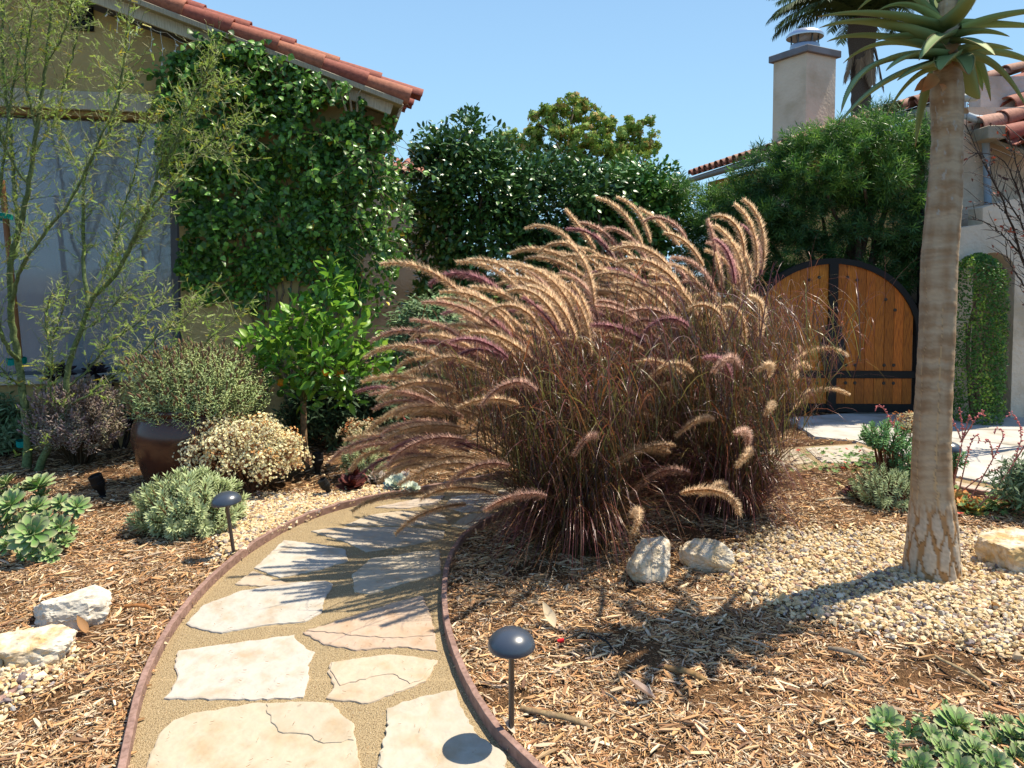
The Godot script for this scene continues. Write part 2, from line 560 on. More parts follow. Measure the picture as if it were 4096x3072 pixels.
func materials() -> void:
	var grain := noise_tex(0.02, 5, 512, ramp([[0.0, Color(0.72, 0.7, 0.68)], [0.5, Color(0.92, 0.91, 0.9)], [1.0, Color(1, 1, 1)]]))
	var fine := noise_tex(0.09, 4, 512, ramp([[0.0, Color(0.55, 0.52, 0.48)], [0.45, Color(0.88, 0.87, 0.85)], [1.0, Color(1, 1, 1)]]), false, 4.0, FastNoiseLite.TYPE_SIMPLEX_SMOOTH, 5)
	var bump := noise_tex(0.05, 5, 512, null, true, 6.0, FastNoiseLite.TYPE_SIMPLEX_SMOOTH, 9)
	var speck := noise_tex(0.16, 3, 512, null, true, 10.0, FastNoiseLite.TYPE_SIMPLEX_SMOOTH, 11)
	var stone := noise_tex(0.008, 6, 1024, ramp([[0.0, Color(0.92, 0.83, 0.72)], [0.3, Color(0.96, 0.925, 0.87)], [0.55, Color(1, 0.985, 0.96)], [0.8, Color(0.97, 0.955, 0.92)], [1.0, Color(0.94, 0.88, 0.8)]]), false, 4.0, FastNoiseLite.TYPE_SIMPLEX_SMOOTH, 21)
	M.plain = mat(0.85)
	M.stucco = textured(mat(0.92, 0.3), noise_tex(0.006, 5, 512, ramp([[0.0, Color(0.84, 0.82, 0.78)], [0.5, Color(0.96, 0.95, 0.94)], [1.0, Color(1, 1, 1)]]), false, 4.0, FastNoiseLite.TYPE_SIMPLEX_SMOOTH, 31), 0.5, bump, 0.35)
	M.flag = textured(mat(0.8, 0.3), stone, 0.55, bump, 0.25)
	M.granite = textured(mat(0.95, 0.25), fine, 2.2, speck, 0.8)
	M.soil = textured(mat(0.95, 0.2), fine, 1.3, speck, 1.0)
	M.concrete = textured(mat(0.9, 0.25), M.stucco.albedo_texture, 0.8, speck, 0.05)
	M.rock = textured(mat(0.85, 0.35), grain, 1.7, bump, 0.3)
	M.clay = textured(mat(0.75, 0.35), grain, 1.9, bump, 0.25)
	M.chip = mat(0.8, 0.35)
	M.pebble = mat(0.75, 0.4)
	M.leaf = mat(0.42, 0.45, 0.9)
	M.leaf_matt = mat(0.65, 0.35, 0.7)
	M.leaf_gloss = mat(0.34, 0.5, 0.4)
	M.succulent = mat(0.55, 0.25, 0.3)
	M.grassy = mat(0.3, 0.5, 0.9)
	M.plume = mat(0.6, 0.35, 1.3)
	M.bark = textured(mat(0.9, 0.25), noise_tex(0.03, 5, 512, ramp([[0.0, Color(0.6, 0.58, 0.55)], [0.6, Color(0.95, 0.95, 0.93)], [1.0, Color(1, 1, 1)]]), false, 4.0, FastNoiseLite.TYPE_SIMPLEX_SMOOTH, 41), 2.0, bump, 0.5)
	M.wood = textured(mat(0.6, 0.4), grain, 1.2, bump, 0.1)
	M.wood.uv1_scale = Vector3(9, 0.7, 9)
	M.cedar = textured(mat(0.55, 0.4), noise_tex(0.035, 5, 512, ramp([[0.0, Color(0.5, 0.42, 0.36)], [0.4, Color(0.82, 0.78, 0.74)], [0.65, Color(1, 1, 1)], [1.0, Color(0.86, 0.82, 0.78)]]), false, 4.0, FastNoiseLite.TYPE_SIMPLEX_SMOOTH, 61), 1.0, bump, 0.1)
	M.cedar.uv1_scale = Vector3(7, 0.35, 7)
	M.iron = mat(0.55, 0.3)
	M.steel = mat(0.3, 0.5)
	M.steel.metallic = 0.9
	M.bronze = mat(0.3, 0.5)
	M.bronze.clearcoat_enabled = true
	M.bronze.clearcoat = 0.4
	M.bronze.clearcoat_roughness = 0.25
	M.glaze = mat(0.22, 0.5)
	M.glass = StandardMaterial3D.new()
	M.glass.transparency = BaseMaterial3D.TRANSPARENCY_ALPHA
	M.glass.albedo_color = Color(0.9, 0.95, 0.97, 0.08)
	M.glass.roughness = 0.03
	M.cloth = mat(0.9, 0.2, 0.3)
	M.board = textured(mat(0.75, 0.3), grain, 3.0, bump, 0.3)

func in_poly(x: float, z: float, poly: PackedVector2Array) -> bool:
	return Geometry2D.is_point_in_polygon(Vector2(x, z), poly)

var bed_noise := FastNoiseLite.new()
func bed(x: float, z: float) -> float:
	# lie of the mulch: gentle swells and small heaps
	return 0.012 + 0.03 * bed_noise.get_noise_2d(x * 0.9, z * 0.9) + 0.02 * bed_noise.get_noise_2d(x * 6.0 + 40.0, z * 6.0)

func ground() -> void:
	bed_noise.seed = 3
	bed_noise.frequency = 0.5
	var mb := MB.new()
	mb.flat4(Vector3(-300, -0.12, 60), Vector3(300, -0.12, 60), Vector3(300, -0.12, -400), Vector3(-300, -0.12, -400), lin(0.16, 0.12, 0.075))
	tag(put("ground", mb.done(M.soil)), "", "", "", "structure")
	# planting bed
	mb = MB.new()
	var nx := 300
	var nz := 220
	for j in nz + 1:
		for i in nx + 1:
			var x := -9.0 + 18.0 * i / nx
			var z := 0.6 - 13.2 * j / nz
			var y := bed(x, z)
			if in_poly(x, z, path_poly): y = -0.05
			elif in_poly(x, z, drive_poly) or in_poly(x, z, strip_poly): y = -0.05
			var d := 0.02
			var nn := Vector3(bed(x - d, z) - bed(x + d, z), 2.0 * d, bed(x, z - d) - bed(x, z + d)).normalized()
			var k := clampf(0.5 + 1.2 * bed_noise.get_noise_2d(x * 4.0 + 7.0, z * 4.0), 0.0, 1.0)
			mb.vert(Vector3(x, y, z), nn, lin(0.25, 0.14, 0.07).lerp(lin(0.1, 0.06, 0.035), k))
	for j in nz:
		for i in nx:
			var a := j * (nx + 1) + i
			mb.quad(a, a + 1, a + nx + 2, a + nx + 1)
	tag(put("mulch_ground", mb.done(M.soil)), "", "", "", "structure")
	# path: decomposed granite with flagstones laid in it
	var path := Node3D.new()
	path.name = "path"
	add_child(path)
	tag(path, "", "", "", "structure")
	mb = MB.new()
	slab(mb, path_poly, -0.06, 0.002, lin(0.5, 0.385, 0.23), 0.0)
	put("granite_surface", mb.done(M.granite), path)
	var W := lin(0.455, 0.43, 0.395)
	var C := lin(0.45, 0.4, 0.32)
	var K := lin(0.42, 0.335, 0.265)
	flagstone(path, PackedVector2Array([Vector2(-1.228, -2.418), Vector2(-1.257, -2.568), Vector2(-1.245, -2.65), Vector2(-1.195, -2.693), Vector2(-1.094, -2.722), Vector2(-0.968, -2.761), Vector2(-0.828, -2.767), Vector2(-0.683, -2.758), Vector2(-0.642, -2.693), Vector2(-0.576, -2.628), Vector2(-0.547, -2.516), Vector2(-0.504, -2.397), Vector2(-0.46, -2.253), Vector2(-1.173, -2.253)]), C, PackedVector2Array([Vector2(-0.935, -2.743), Vector2(-0.824, -2.755), Vector2(-0.681, -2.749), Vector2(-0.633, -2.678), Vector2(-0.58, -2.622), Vector2(-0.556, -2.526), Vector2(-0.656, -2.511), Vector2(-0.743, -2.563), Vector2(-0.838, -2.573), Vector2(-0.887, -2.65)]))
	flagstone(path, PackedVector2Array([Vector2(-0.474, -2.722), Vector2(-0.419, -2.767), Vector2(-0.222, -2.856), Vector2(-0.195, -2.737), Vector2(-0.126, -2.568), Vector2(-0.025, -2.466), Vector2(-0.012, -2.285), Vector2(-0.429, -2.285), Vector2(-0.453, -2.442), Vector2(-0.448, -2.568)]), W.lerp(C, 0.6), PackedVector2Array([Vector2(-0.453, -2.65), Vector2(-0.311, -2.752), Vector2(-0.31, -2.595), Vector2(-0.242, -2.491), Vector2(-0.262, -2.306), Vector2(-0.423, -2.306), Vector2(-0.447, -2.442)]))
	flagstone(path, PackedVector2Array([Vector2(-1.452, -3.149), Vector2(-1.264, -3.209), Vector2(-0.991, -3.293), Vector2(-0.936, -3.209), Vector2(-0.891, -3.157), Vector2(-0.856, -3.141), Vector2(-0.857, -3.035), Vector2(-0.827, -2.946), Vector2(-0.81, -2.798), Vector2(-1.011, -2.783), Vector2(-1.345, -2.792), Vector2(-1.34, -2.846), Vector2(-1.359, -2.929), Vector2(-1.415, -3.035)]), W)
	flagstone(path, PackedVector2Array([Vector2(-0.764, -3.053), Vector2(-0.531, -3.122), Vector2(-0.317, -3.072), Vector2(-0.347, -2.912), Vector2(-0.415, -2.862), Vector2(-0.551, -2.758), Vector2(-0.722, -2.792), Vector2(-0.705, -2.862), Vector2(-0.76, -2.981)]), C.lerp(K, 0.35), PackedVector2Array([Vector2(-0.758, -3.042), Vector2(-0.529, -3.11), Vector2(-0.326, -3.065), Vector2(-0.357, -2.919), Vector2(-0.408, -2.882), Vector2(-0.485, -2.956), Vector2(-0.574, -2.929), Vector2(-0.682, -2.869), Vector2(-0.752, -2.981)]))
	flagstone(path, PackedVector2Array([Vector2(-1.53, -3.404), Vector2(-1.528, -3.597), Vector2(-1.403, -3.757), Vector2(-1.195, -3.859), Vector2(-1.004, -3.883), Vector2(-0.945, -3.842), Vector2(-0.945, -3.649), Vector2(-0.924, -3.522), Vector2(-0.976, -3.427), Vector2(-1.1, -3.404), Vector2(-1.179, -3.381), Vector2(-1.326, -3.314), Vector2(-1.446, -3.349)]), W)
	flagstone(path, PackedVector2Array([Vector2(-0.955, -3.314), Vector2(-0.767, -3.474), Vector2(-0.591, -3.623), Vector2(-0.451, -3.702), Vector2(-0.393, -3.498), Vector2(-0.324, -3.149), Vector2(-0.481, -3.189), Vector2(-0.679, -3.157), Vector2(-0.833, -3.209)]), K, PackedVector2Array([Vector2(-0.943, -3.323), Vector2(-0.764, -3.459), Vector2(-0.589, -3.607), Vector2(-0.456, -3.686), Vector2(-0.402, -3.498), Vector2(-0.356, -3.28), Vector2(-0.533, -3.255), Vector2(-0.682, -3.271), Vector2(-0.815, -3.306)]))
	flagstone(path, PackedVector2Array([Vector2(-1.463, -3.842), Vector2(-1.432, -4.012), Vector2(-1.26, -3.895), Vector2(-1.168, -3.854), Vector2(-1.328, -3.819)]), C.lerp(K, 0.4))
	flagstone(path, PackedVector2Array([Vector2(-1.407, -4.484), Vector2(-1.169, -4.422), Vector2(-0.994, -4.332), Vector2(-0.939, -4.169), Vector2(-1.069, -4.037), Vector2(-1.256, -3.931), Vector2(-1.435, -4.056), Vector2(-1.419, -4.26)]), W)
	flagstone(path, PackedVector2Array([Vector2(-0.873, -3.962), Vector2(-0.815, -4.19), Vector2(-0.562, -4.296), Vector2(-0.429, -4.332), Vector2(-0.391, -3.993), Vector2(-0.557, -3.871), Vector2(-0.727, -3.729), Vector2(-0.816, -3.757)]), C)
	flagstone(path, PackedVector2Array([Vector2(-1.28, -4.647), Vector2(-1.153, -4.707), Vector2(-0.708, -4.724), Vector2(-0.425, -4.647), Vector2(-0.426, -4.532), Vector2(-0.633, -4.407), Vector2(-0.864, -4.303), Vector2(-1.042, -4.484)]), C.lerp(W, 0.4))
	flagstone(path, PackedVector2Array([Vector2(-1.092, -4.768), Vector2(-0.963, -4.962), Vector2(-0.757, -5.06), Vector2(-0.479, -5.001), Vector2(-0.422, -4.822), Vector2(-0.682, -4.759)]), C.lerp(K, 0.2))
	flagstone(path, PackedVector2Array([Vector2(-0.962, -5.131), Vector2(-0.679, -5.333), Vector2(-0.5, -5.412), Vector2(-0.532, -5.214), Vector2(-0.732, -5.11)]), K.lerp(W, 0.4))
	flagstone(path, PackedVector2Array([Vector2(-0.477, -5.151), Vector2(-0.445, -5.366), Vector2(-0.16, -5.504), Vector2(-0.071, -5.344), Vector2(-0.164, -5.07), Vector2(-0.338, -5.03)]), W)
	flagstone(path, PackedVector2Array([Vector2(-0.395, -4.75), Vector2(-0.303, -4.981), Vector2(-0.162, -5.01), Vector2(-0.113, -4.933), Vector2(-0.255, -4.681)]), C)
	flagstone(path, PackedVector2Array([Vector2(-0.037, -5.366), Vector2(-0.108, -5.528), Vector2(0.274, -5.855), Vector2(0.483, -5.699), Vector2(0.25, -5.344), Vector2(0.013, -5.131)]), C)
	flagstone(path, PackedVector2Array([Vector2(0.558, -5.725), Vector2(0.389, -5.908), Vector2(0.969, -6.282), Vector2(1.104, -5.936), Vector2(0.688, -5.6)]), K)
	flagstone(path, PackedVector2Array([Vector2(1.198, -5.936), Vector2(1.093, -6.313), Vector2(1.81, -6.604), Vector2(1.934, -6.192), Vector2(1.391, -5.881)]), W)
	flagstone(path, PackedVector2Array([Vector2(2.032, -6.192), Vector2(1.945, -6.638), Vector2(2.655, -6.849), Vector2(2.635, -6.376)]), C)
	flagstone(path, PackedVector2Array([Vector2(2.695, -6.376), Vector2(2.756, -6.885), Vector2(3.304, -7.035), Vector2(3.258, -6.621), Vector2(2.929, -6.313)]), C.lerp(W, 0.5))
	# bender-board edging along both sides
	edging(PackedVector2Array([Vector2(-1.24, -2.243), Vector2(-1.267, -2.328), Vector2(-1.432, -2.767), Vector2(-1.516, -3.072), Vector2(-1.568, -3.358), Vector2(-1.595, -3.702), Vector2(-1.582, -4.069), Vector2(-1.529, -4.407), Vector2(-1.412, -4.777), Vector2(-1.238, -5.06), Vector2(-1.021, -5.267), Vector2(-0.809, -5.412), Vector2(-0.519, -5.612), Vector2(-0.023, -5.936)]), "long curved reddish edging board along the left side of the flagstone path")
	edging(PackedVector2Array([Vector2(0.125, -2.306), Vector2(0.096, -2.328), Vector2(0.022, -2.442), Vector2(-0.051, -2.555), Vector2(-0.154, -2.798), Vector2(-0.238, -3.072), Vector2(-0.302, -3.358), Vector2(-0.345, -3.702), Vector2(-0.356, -4.056), Vector2(-0.322, -4.369), Vector2(-0.251, -4.605), Vector2(-0.141, -4.822), Vector2(-0.05, -4.933), Vector2(0.208, -5.131), Vector2(0.67, -5.457), Vector2(1.246, -5.725)]), "long curved reddish edging board along the right side of the path, beside the grass")
	edging(PackedVector2Array([Vector2(-1.975, -2.589), Vector2(-1.933, -2.722), Vector2(-1.92, -2.862), Vector2(-1.898, -3.031)]), "short reddish edging board end beside the pale rocks in the mulch")
	edging(PackedVector2Array([Vector2(2.887, -6.222), Vector2(3.249, -6.162), Vector2(3.353, -5.552), Vector2(3.625, -5.172), Vector2(3.77, -4.317)]), "dark edging board along the driveway, behind the aloe trunk")
	# driveway
	var dr := Node3D.new()
	dr.name = "driveway"
	add_child(dr)
	tag(dr, "", "", "", "structure")
	mb = MB.new()
	slab(mb, drive_poly, -0.06, 0.012, lin(0.5, 0.48, 0.44), 0.0)
	put("concrete_surface", mb.done(M.concrete), dr)
	mb = MB.new()
	for seg in [[Vector3(4.125, 0, -7.482), Vector3(5.616, 0, -6.376)], [Vector3(3.422, 0, -7.82), Vector3(6.196, 0, -7.591)], [Vector3(6.237, 0, -8.654), Vector3(3.887, 0, -5.552)]]:
		var a: Vector3 = seg[0]
		var b: Vector3 = seg[1]
		var s := (b - a).cross(Vector3.UP).normalized() * 0.006
		var u := Vector3.UP * 0.0165
		mb.flat4(a + s + u, b + s + u, b - s + u, a - s + u, lin(0.2, 0.19, 0.17))
	put("joint", mb.done(M.concrete), dr)
	var st := Node3D.new()
	st.name = "driveway_border"
	add_child(st)
	tag(st, "", "", "", "structure")
	mb = MB.new()
	slab(mb, strip_poly, -0.06, 0.004, lin(0.47, 0.345, 0.19), 0.0)
	put("granite_surface", mb.done(M.granite), st)
	flagstone(st, PackedVector2Array([Vector2(3.312, -6.959), Vector2(3.414, -6.439), Vector2(3.276, -6.252), Vector2(3.17, -6.638)]), K.lerp(W, 0.5))
	flagstone(st, PackedVector2Array([Vector2(3.421, -6.376), Vector2(3.484, -5.802), Vector2(3.375, -5.649), Vector2(3.304, -6.192)]), K.lerp(W, 0.4))
	flagstone(st, PackedVector2Array([Vector2(3.508, -5.776), Vector2(3.669, -5.552), Vector2(3.571, -5.412), Vector2(3.396, -5.612)]), K.lerp(W, 0.6))
	flagstone(st, PackedVector2Array([Vector2(3.681, -5.516), Vector2(3.823, -5.322), Vector2(3.725, -5.193), Vector2(3.576, -5.366)]), K.lerp(C, 0.5))

func flagstone(parent: Node, poly: PackedVector2Array, col: Color, ledge := PackedVector2Array()) -> void:
	var mb := MB.new()
	var cc := vary(col, 0.05)
	slab(mb, rough_poly(poly, 0.022, 0.006), -0.03, 0.011, cc, 0.005)
	if ledge.size():
		# the top layer of the slab, split off along a ragged line
		slab(mb, rough_poly(ledge, 0.02, 0.007), 0.006, 0.0155, vary(col, 0.06), 0.002)
	put("flagstone", mb.done(M.flag), parent)

func edging(line: PackedVector2Array, label: String) -> void:
	var cur := Curve2D.new()
	for i in line.size():
		var d := (line[mini(i + 1, line.size() - 1)] - line[maxi(i - 1, 0)]) * 0.17
		cur.add_point(line[i], -d, d)
	cur.bake_interval = 0.05
	var pts := cur.get_baked_points()
	var mb := MB.new()
	var last := PackedInt32Array()
	var w := 0.014
	for i in pts.size():
		var t := (pts[mini(i + 1, pts.size() - 1)] - pts[maxi(i - 1, 0)]).normalized()
		var o := Vector3(-t.y, 0, t.x)
		var p := Vector3(pts[i].x, 0, pts[i].y)
		var wob := 0.004 * bed_noise.get_noise_1d(i * 3.0)
		var top := 0.05 + wob * 2.0
		var cc := lin(0.32, 0.205, 0.17) * (1.0 + 0.35 * bed_noise.get_noise_1d(i * 9.0 + 50.0))
		var ch := 0.004
		var ring := PackedInt32Array()
		for q in [[-w, -0.06, -1, 0], [-w, top - ch, -1, 0], [-w + ch, top, 0, 1], [w - ch, top, 0, 1], [w, top - ch, 1, 0], [w, -0.06, 1, 0]]:
			ring.append(mb.vert(p + o * q[0] + Vector3.UP * q[1], (o * q[2] + Vector3.UP * q[3]).normalized(), cc))
		if i > 0:
			for k in 5:
				mb.quad(last[k], last[k + 1], ring[k + 1], ring[k])
		last = ring
		if i == 0 or i == pts.size() - 1:
			var nn := Vector3(t.x, 0, t.y) * (-1.0 if i == 0 else 1.0)
			mb.quad(mb.vert(mb.v[ring[0]], nn, cc), mb.vert(mb.v[ring[1]], nn, cc), mb.vert(mb.v[ring[4]], nn, cc), mb.vert(mb.v[ring[5]], nn, cc))
	tag(put("edging_board", mb.done(M.board)), label, "edging board", "bender boards edging the beds")

# ================================================================ buildings
func barrel(length: float, r0: float, r1: float, col: Color, segs := 8, arc := PI) -> ArrayMesh:
	# a clay barrel tile: axis along +x (wide end at x = length), dome towards +y
	var mb := MB.new()
	var th := 0.014
	var rows := [[0.0, r1], [length * 0.5, (r0 + r1) * 0.5 + 0.001], [length, r0]]
	for shell in 2:
		var last := PackedInt32Array()
		for r in rows:
			var ring := PackedInt32Array()
			for k in segs + 1:
				var a: float = PI * 0.5 - arc * 0.5 + arc * k / segs
				var d := Vector3(0, sin(a), cos(a))
				var cc := col * (1.0 + 0.06 * sin(k * 2.1 + r[0] * 9.0))
				ring.append(mb.vert(Vector3(r[0], 0, 0) + d * (r[1] - th * shell), d * (1.0 - 2.0 * shell), cc))
			if last.size():
				for k in segs:
					mb.quad(last[k], last[k + 1], ring[k + 1], ring[k])
			last = ring
	for e in 2:
		var x := length * e
		var rr: float = r0 if e == 1 else r1
		var nn := Vector3(2.0 * e - 1.0, 0, 0)
		for k in segs:
			var a: float = PI * 0.5 - arc * 0.5 + arc * k / segs
			var b: float = a + arc / segs
			var da := Vector3(0, sin(a), cos(a))
			var db := Vector3(0, sin(b), cos(b))
			var o := Vector3(x, 0, 0)
			mb.quad(mb.vert(o + da * rr, nn, col), mb.vert(o + db * rr, nn, col), mb.vert(o + db * (rr - th), nn, col), mb.vert(o + da * (rr - th), nn, col))
	return mb.done(M.clay)

func tile_set(length: float, r0: float, r1: float, tones: Array) -> Array:
	var out := []
	for t in tones: out.append(barrel(length, r0, r1, t))
	return out

func wall_piece(parent: Node, called: String, poly: PackedVector2Array, z0: float, z1: float, col: Color, m: Material) -> MeshInstance3D:
	var mb := MB.new()
	extrude(mb, poly, z0, z1, Transform3D.IDENTITY, col)
	return put(called, mb.done(m), parent)

func rect(x0: float, y0: float, x1: float, y1: float) -> PackedVector2Array:
	return PackedVector2Array([Vector2(x0, y0), Vector2(x1, y0), Vector2(x1, y1), Vector2(x0, y1)])

var house_xf := Transform3D(Basis(Vector3.UP, deg_to_rad(13.0)), Vector3(-1.5, 0, -7.5))

func left_house() -> void:
	var h := thing("stucco_house", "ochre stucco house with a red barrel tile gable behind the climbing vine", "house", house_xf.origin, deg_to_rad(13.0))
	var ochre := lin(0.52, 0.385, 0.175)
	var cream := lin(0.6, 0.55, 0.42)
	var ra := Vector3(-1.863, 4.093, 0.24)
	var rb := Vector3(0.393, 3.347, 0.24)
	var slope := (rb.y - ra.y) / (rb.x - ra.x)
	var ridge_x := -4.6
	var top0 := rb.y - slope * rb.x - 0.2          # wall top at x = 0, under the roof
	var wr := Vector3(-1.726, 1.605, -0.05).x
	var wl := -7.0
	var sill := Vector3(-2.112, 0.698, 0).y
	var head := Vector3(-2.723, 3.155, 0).y
	var lint := Vector3(-2.719, 3.323, 0).y
	# gable wall round the window opening
	wall_piece(h, "wall", PackedVector2Array([Vector2(wr, -0.1), Vector2(0, -0.1), Vector2(0, top0), Vector2(wr, top0 + slope * wr)]), -0.22, 0.0, ochre, M.stucco)
	wall_piece(h, "wall", rect(wl, -0.1, wr, sill - 0.07), -0.22, -0.001, ochre, M.stucco)
	wall_piece(h, "wall", PackedVector2Array([Vector2(wl, lint), Vector2(wr, lint), Vector2(wr, top0 + slope * wr), Vector2(ridge_x, top0 + slope * ridge_x), Vector2(wl, top0 + slope * ridge_x + (wl - ridge_x) * 0.36)]), -0.22, -0.001, ochre, M.stucco)
	put("side_wall", box(Vector3(0.22, top0 + 0.1, 6.0), ochre, M.stucco, 0.01, at(Vector3(-0.115, (top0 - 0.1) * 0.5, -3.225))), h)
	put("rear_wall", box(Vector3(6.8, top0 + 1.0, 0.2), ochre, M.stucco, 0.01, at(Vector3(-3.6, (top0 + 0.8) * 0.5, -6.1))), h)
	# timber head over the window, painted, and the raw wood under it
	put("lintel", box(Vector3(wr - wl + 0.12, lint - head, 0.26), cream, M.wood, 0.006, at(Vector3((wl + wr) * 0.5 + 0.06, (lint + head) * 0.5, -0.1))), h)
	put("head_trim", box(Vector3(wr - wl - 0.02, 0.05, 0.12), lin(0.42, 0.26, 0.09), M.wood, 0.004, at(Vector3((wl + wr) * 0.5 - 0.01, head - 0.027, -0.075))), h)
	# window
	var win := Node3D.new()
	win.name = "window"
	h.add_child(win)
	var gh := head - 0.055 - sill
	put("glass_pane", box(Vector3(wr - wl - 0.1, gh - 0.05, 0.006), Color.WHITE, M.glass, 0.0005, at(Vector3((wl + wr) * 0.5 - 0.05, sill + gh * 0.5, -0.1))), win)
	put("frame", box(Vector3(0.035, gh, 0.05), lin(0.07, 0.07, 0.075), M.iron, 0.003, at(Vector3(wr - 0.019, sill + gh * 0.5, -0.1))), win)
	put("frame", box(Vector3(wr - wl - 0.08, 0.035, 0.05), lin(0.09, 0.09, 0.095), M.iron, 0.003, at(Vector3((wl + wr) * 0.5 - 0.04, sill + 0.018, -0.1))), win)
	put("window_sill", box(Vector3(wr - wl + 0.05, 0.07, 0.3), lin(0.52, 0.5, 0.44), M.wood, 0.008, at(Vector3((wl + wr) * 0.5 + 0.02, sill - 0.034, -0.06))), h)
	# louvred gable vent
	var vc := Vector3(-2.517, 4.007, 0)
	var vent := Node3D.new()
	vent.name = "gable_vent"
	h.add_child(vent)
	put("backing", box(Vector3(0.19, 0.26, 0.02), lin(0.01, 0.01, 0.01), M.iron, 0.002, at(vc + Vector3(0, 0, 0.006))), vent)
	for k in 6:
		put("slat", box(Vector3(0.18, 0.035, 0.006), lin(0.035, 0.033, 0.03), M.iron, 0.001, at(vc + Vector3(0, -0.105 + 0.042 * k, 0.024), Basis(Vector3.RIGHT, -0.7))), vent)
	# roof: deck, fascia board, rafter tails
	var rdir := Vector3(1, slope, 0).normalized()      # runs down to the right
	var rn := Vector3(-rdir.y, rdir.x, 0)
	var rbas := Basis(rdir, rn, Vector3.BACK)
	var rlen := (rb.x - ridge_x) / rdir.x
	var deck_mid := rb - rdir * rlen * 0.5
	put("roof_deck", box(Vector3(rlen, 0.05, 6.7), lin(0.42, 0.36, 0.25), M.wood, 0.004, at(Vector3(deck_mid.x, deck_mid.y, -3.0) - rn * 0.055, rbas)), h)
	put("roof_deck", box(Vector3(3.2, 0.05, 6.7), lin(0.42, 0.36, 0.25), M.wood, 0.004, at(Vector3(ridge_x - 1.5, rb.y + slope * (ridge_x - rb.x) - 0.6, -3.0), Basis(Vector3.BACK, 0.37))), h)
	put("bargeboard", box(Vector3(rlen - 0.1, 0.15, 0.035), cream, M.wood, 0.005, at(Vector3(deck_mid.x - 0.03, deck_mid.y, 0.231) - rn * 0.1, rbas)), h)
	for k in 7:
		put("rafter_tail", box(Vector3(0.55, 0.11, 0.07), cream, M.wood, 0.006, at(rb - rdir * 0.3 - rn * 0.137 + Vector3(0, 0, -0.62 - 0.6 * k), rbas)), h)
	put("fascia", box(Vector3(0.03, 0.14, 6.4), cream, M.wood, 0.004, at(rb + rdir * 0.0 - rn * 0.1 + Vector3(0, 0, -3.24), rbas)), h)
	# barrel tiles: a row turned over the rake, a cover row behind it and the field beyond
	rng.seed = 5
	var tones := [lin(0.36, 0.12, 0.075), lin(0.3, 0.085, 0.06), lin(0.4, 0.15, 0.09), lin(0.33, 0.1, 0.07)]
	var big := tile_set(0.47, 0.098, 0.082, tones)
	var n := 0
	for row in 7:
		for i in 14:
			var s := 0.43 * i + (0.0 if row == 0 else -0.16 + 0.05 * row)
			var p := rb - rdir * (s + 0.42)
			var roll := 0.95 if row == 0 else 0.0
			var lift := 0.02 if row == 0 else (0.1 if row == 1 else 0.05)
			var zz := 0.012 if row == 0 else -0.17 - 0.27 * (row - 1)
			if p.x < ridge_x: continue
			var b := rbas * Basis(Vector3.BACK, 0.035 + rf(-0.012, 0.012)) * Basis(Vector3.RIGHT, roll + rf(-0.03, 0.03)) * Basis(Vector3.UP, rf(-0.015, 0.015))
			put_n("roof_tile", n, big[rng.randi() % 4], h, at(p + rn * lift + Vector3(0, 0, zz), b))
			n += 1
	# pans between the cover rows
	for row in 6:
		put("roof_pan", box(Vector3(rlen, 0.02, 0.2), tones[1], M.clay, 0.004, at(Vector3(deck_mid.x, deck_mid.y, 0.24 - 0.125 - 0.27 * row) + rn * 0.005, rbas)), h)
	put("mortar", rock_mesh(8, Vector3(0.13, 0.07, 0.11), 1, 2, 0.3, lin(0.45, 0.43, 0.4), lin(0.35, 0.33, 0.3), M.rock), h).position = rb - rdir * 0.09 + rn * 0.06 + Vector3(0, 0, -0.16)
	# curtain behind the glass
	var mb := MB.new()
	var last := PackedInt32Array()
	rng.seed = 6
	var ph := 0.0
	for i in 260:
		var x := lerpf(wl + 0.1, wr - 0.03, i / 259.0)
		ph += rf(0.1, 0.42)
		var z := -0.21 + 0.03 * sin(ph) + 0.012 * sin(ph * 2.3)
		var dz := 0.03 * cos(ph) * 13.0 + 0.012 * cos(ph * 2.3) * 25.0
		var nn := Vector3(-dz * 0.9, 0, 1).normalized()
		var cc := lin(0.19, 0.195, 0.215)
		var ring := PackedInt32Array([mb.vert(house_xf * Vector3(x, sill - 0.03, z), house_xf.basis * nn, cc), mb.vert(house_xf * Vector3(x, head, z), house_xf.basis * nn, cc)])
		if i > 0: mb.quad(last[0], last[1], ring[1], ring[0])
		last = ring
	tag(put("curtain", mb.done(M.cloth)), "grey pleated sheer curtain hanging behind the wide house window", "curtain")
	string_lights()
	vine(top0, slope)

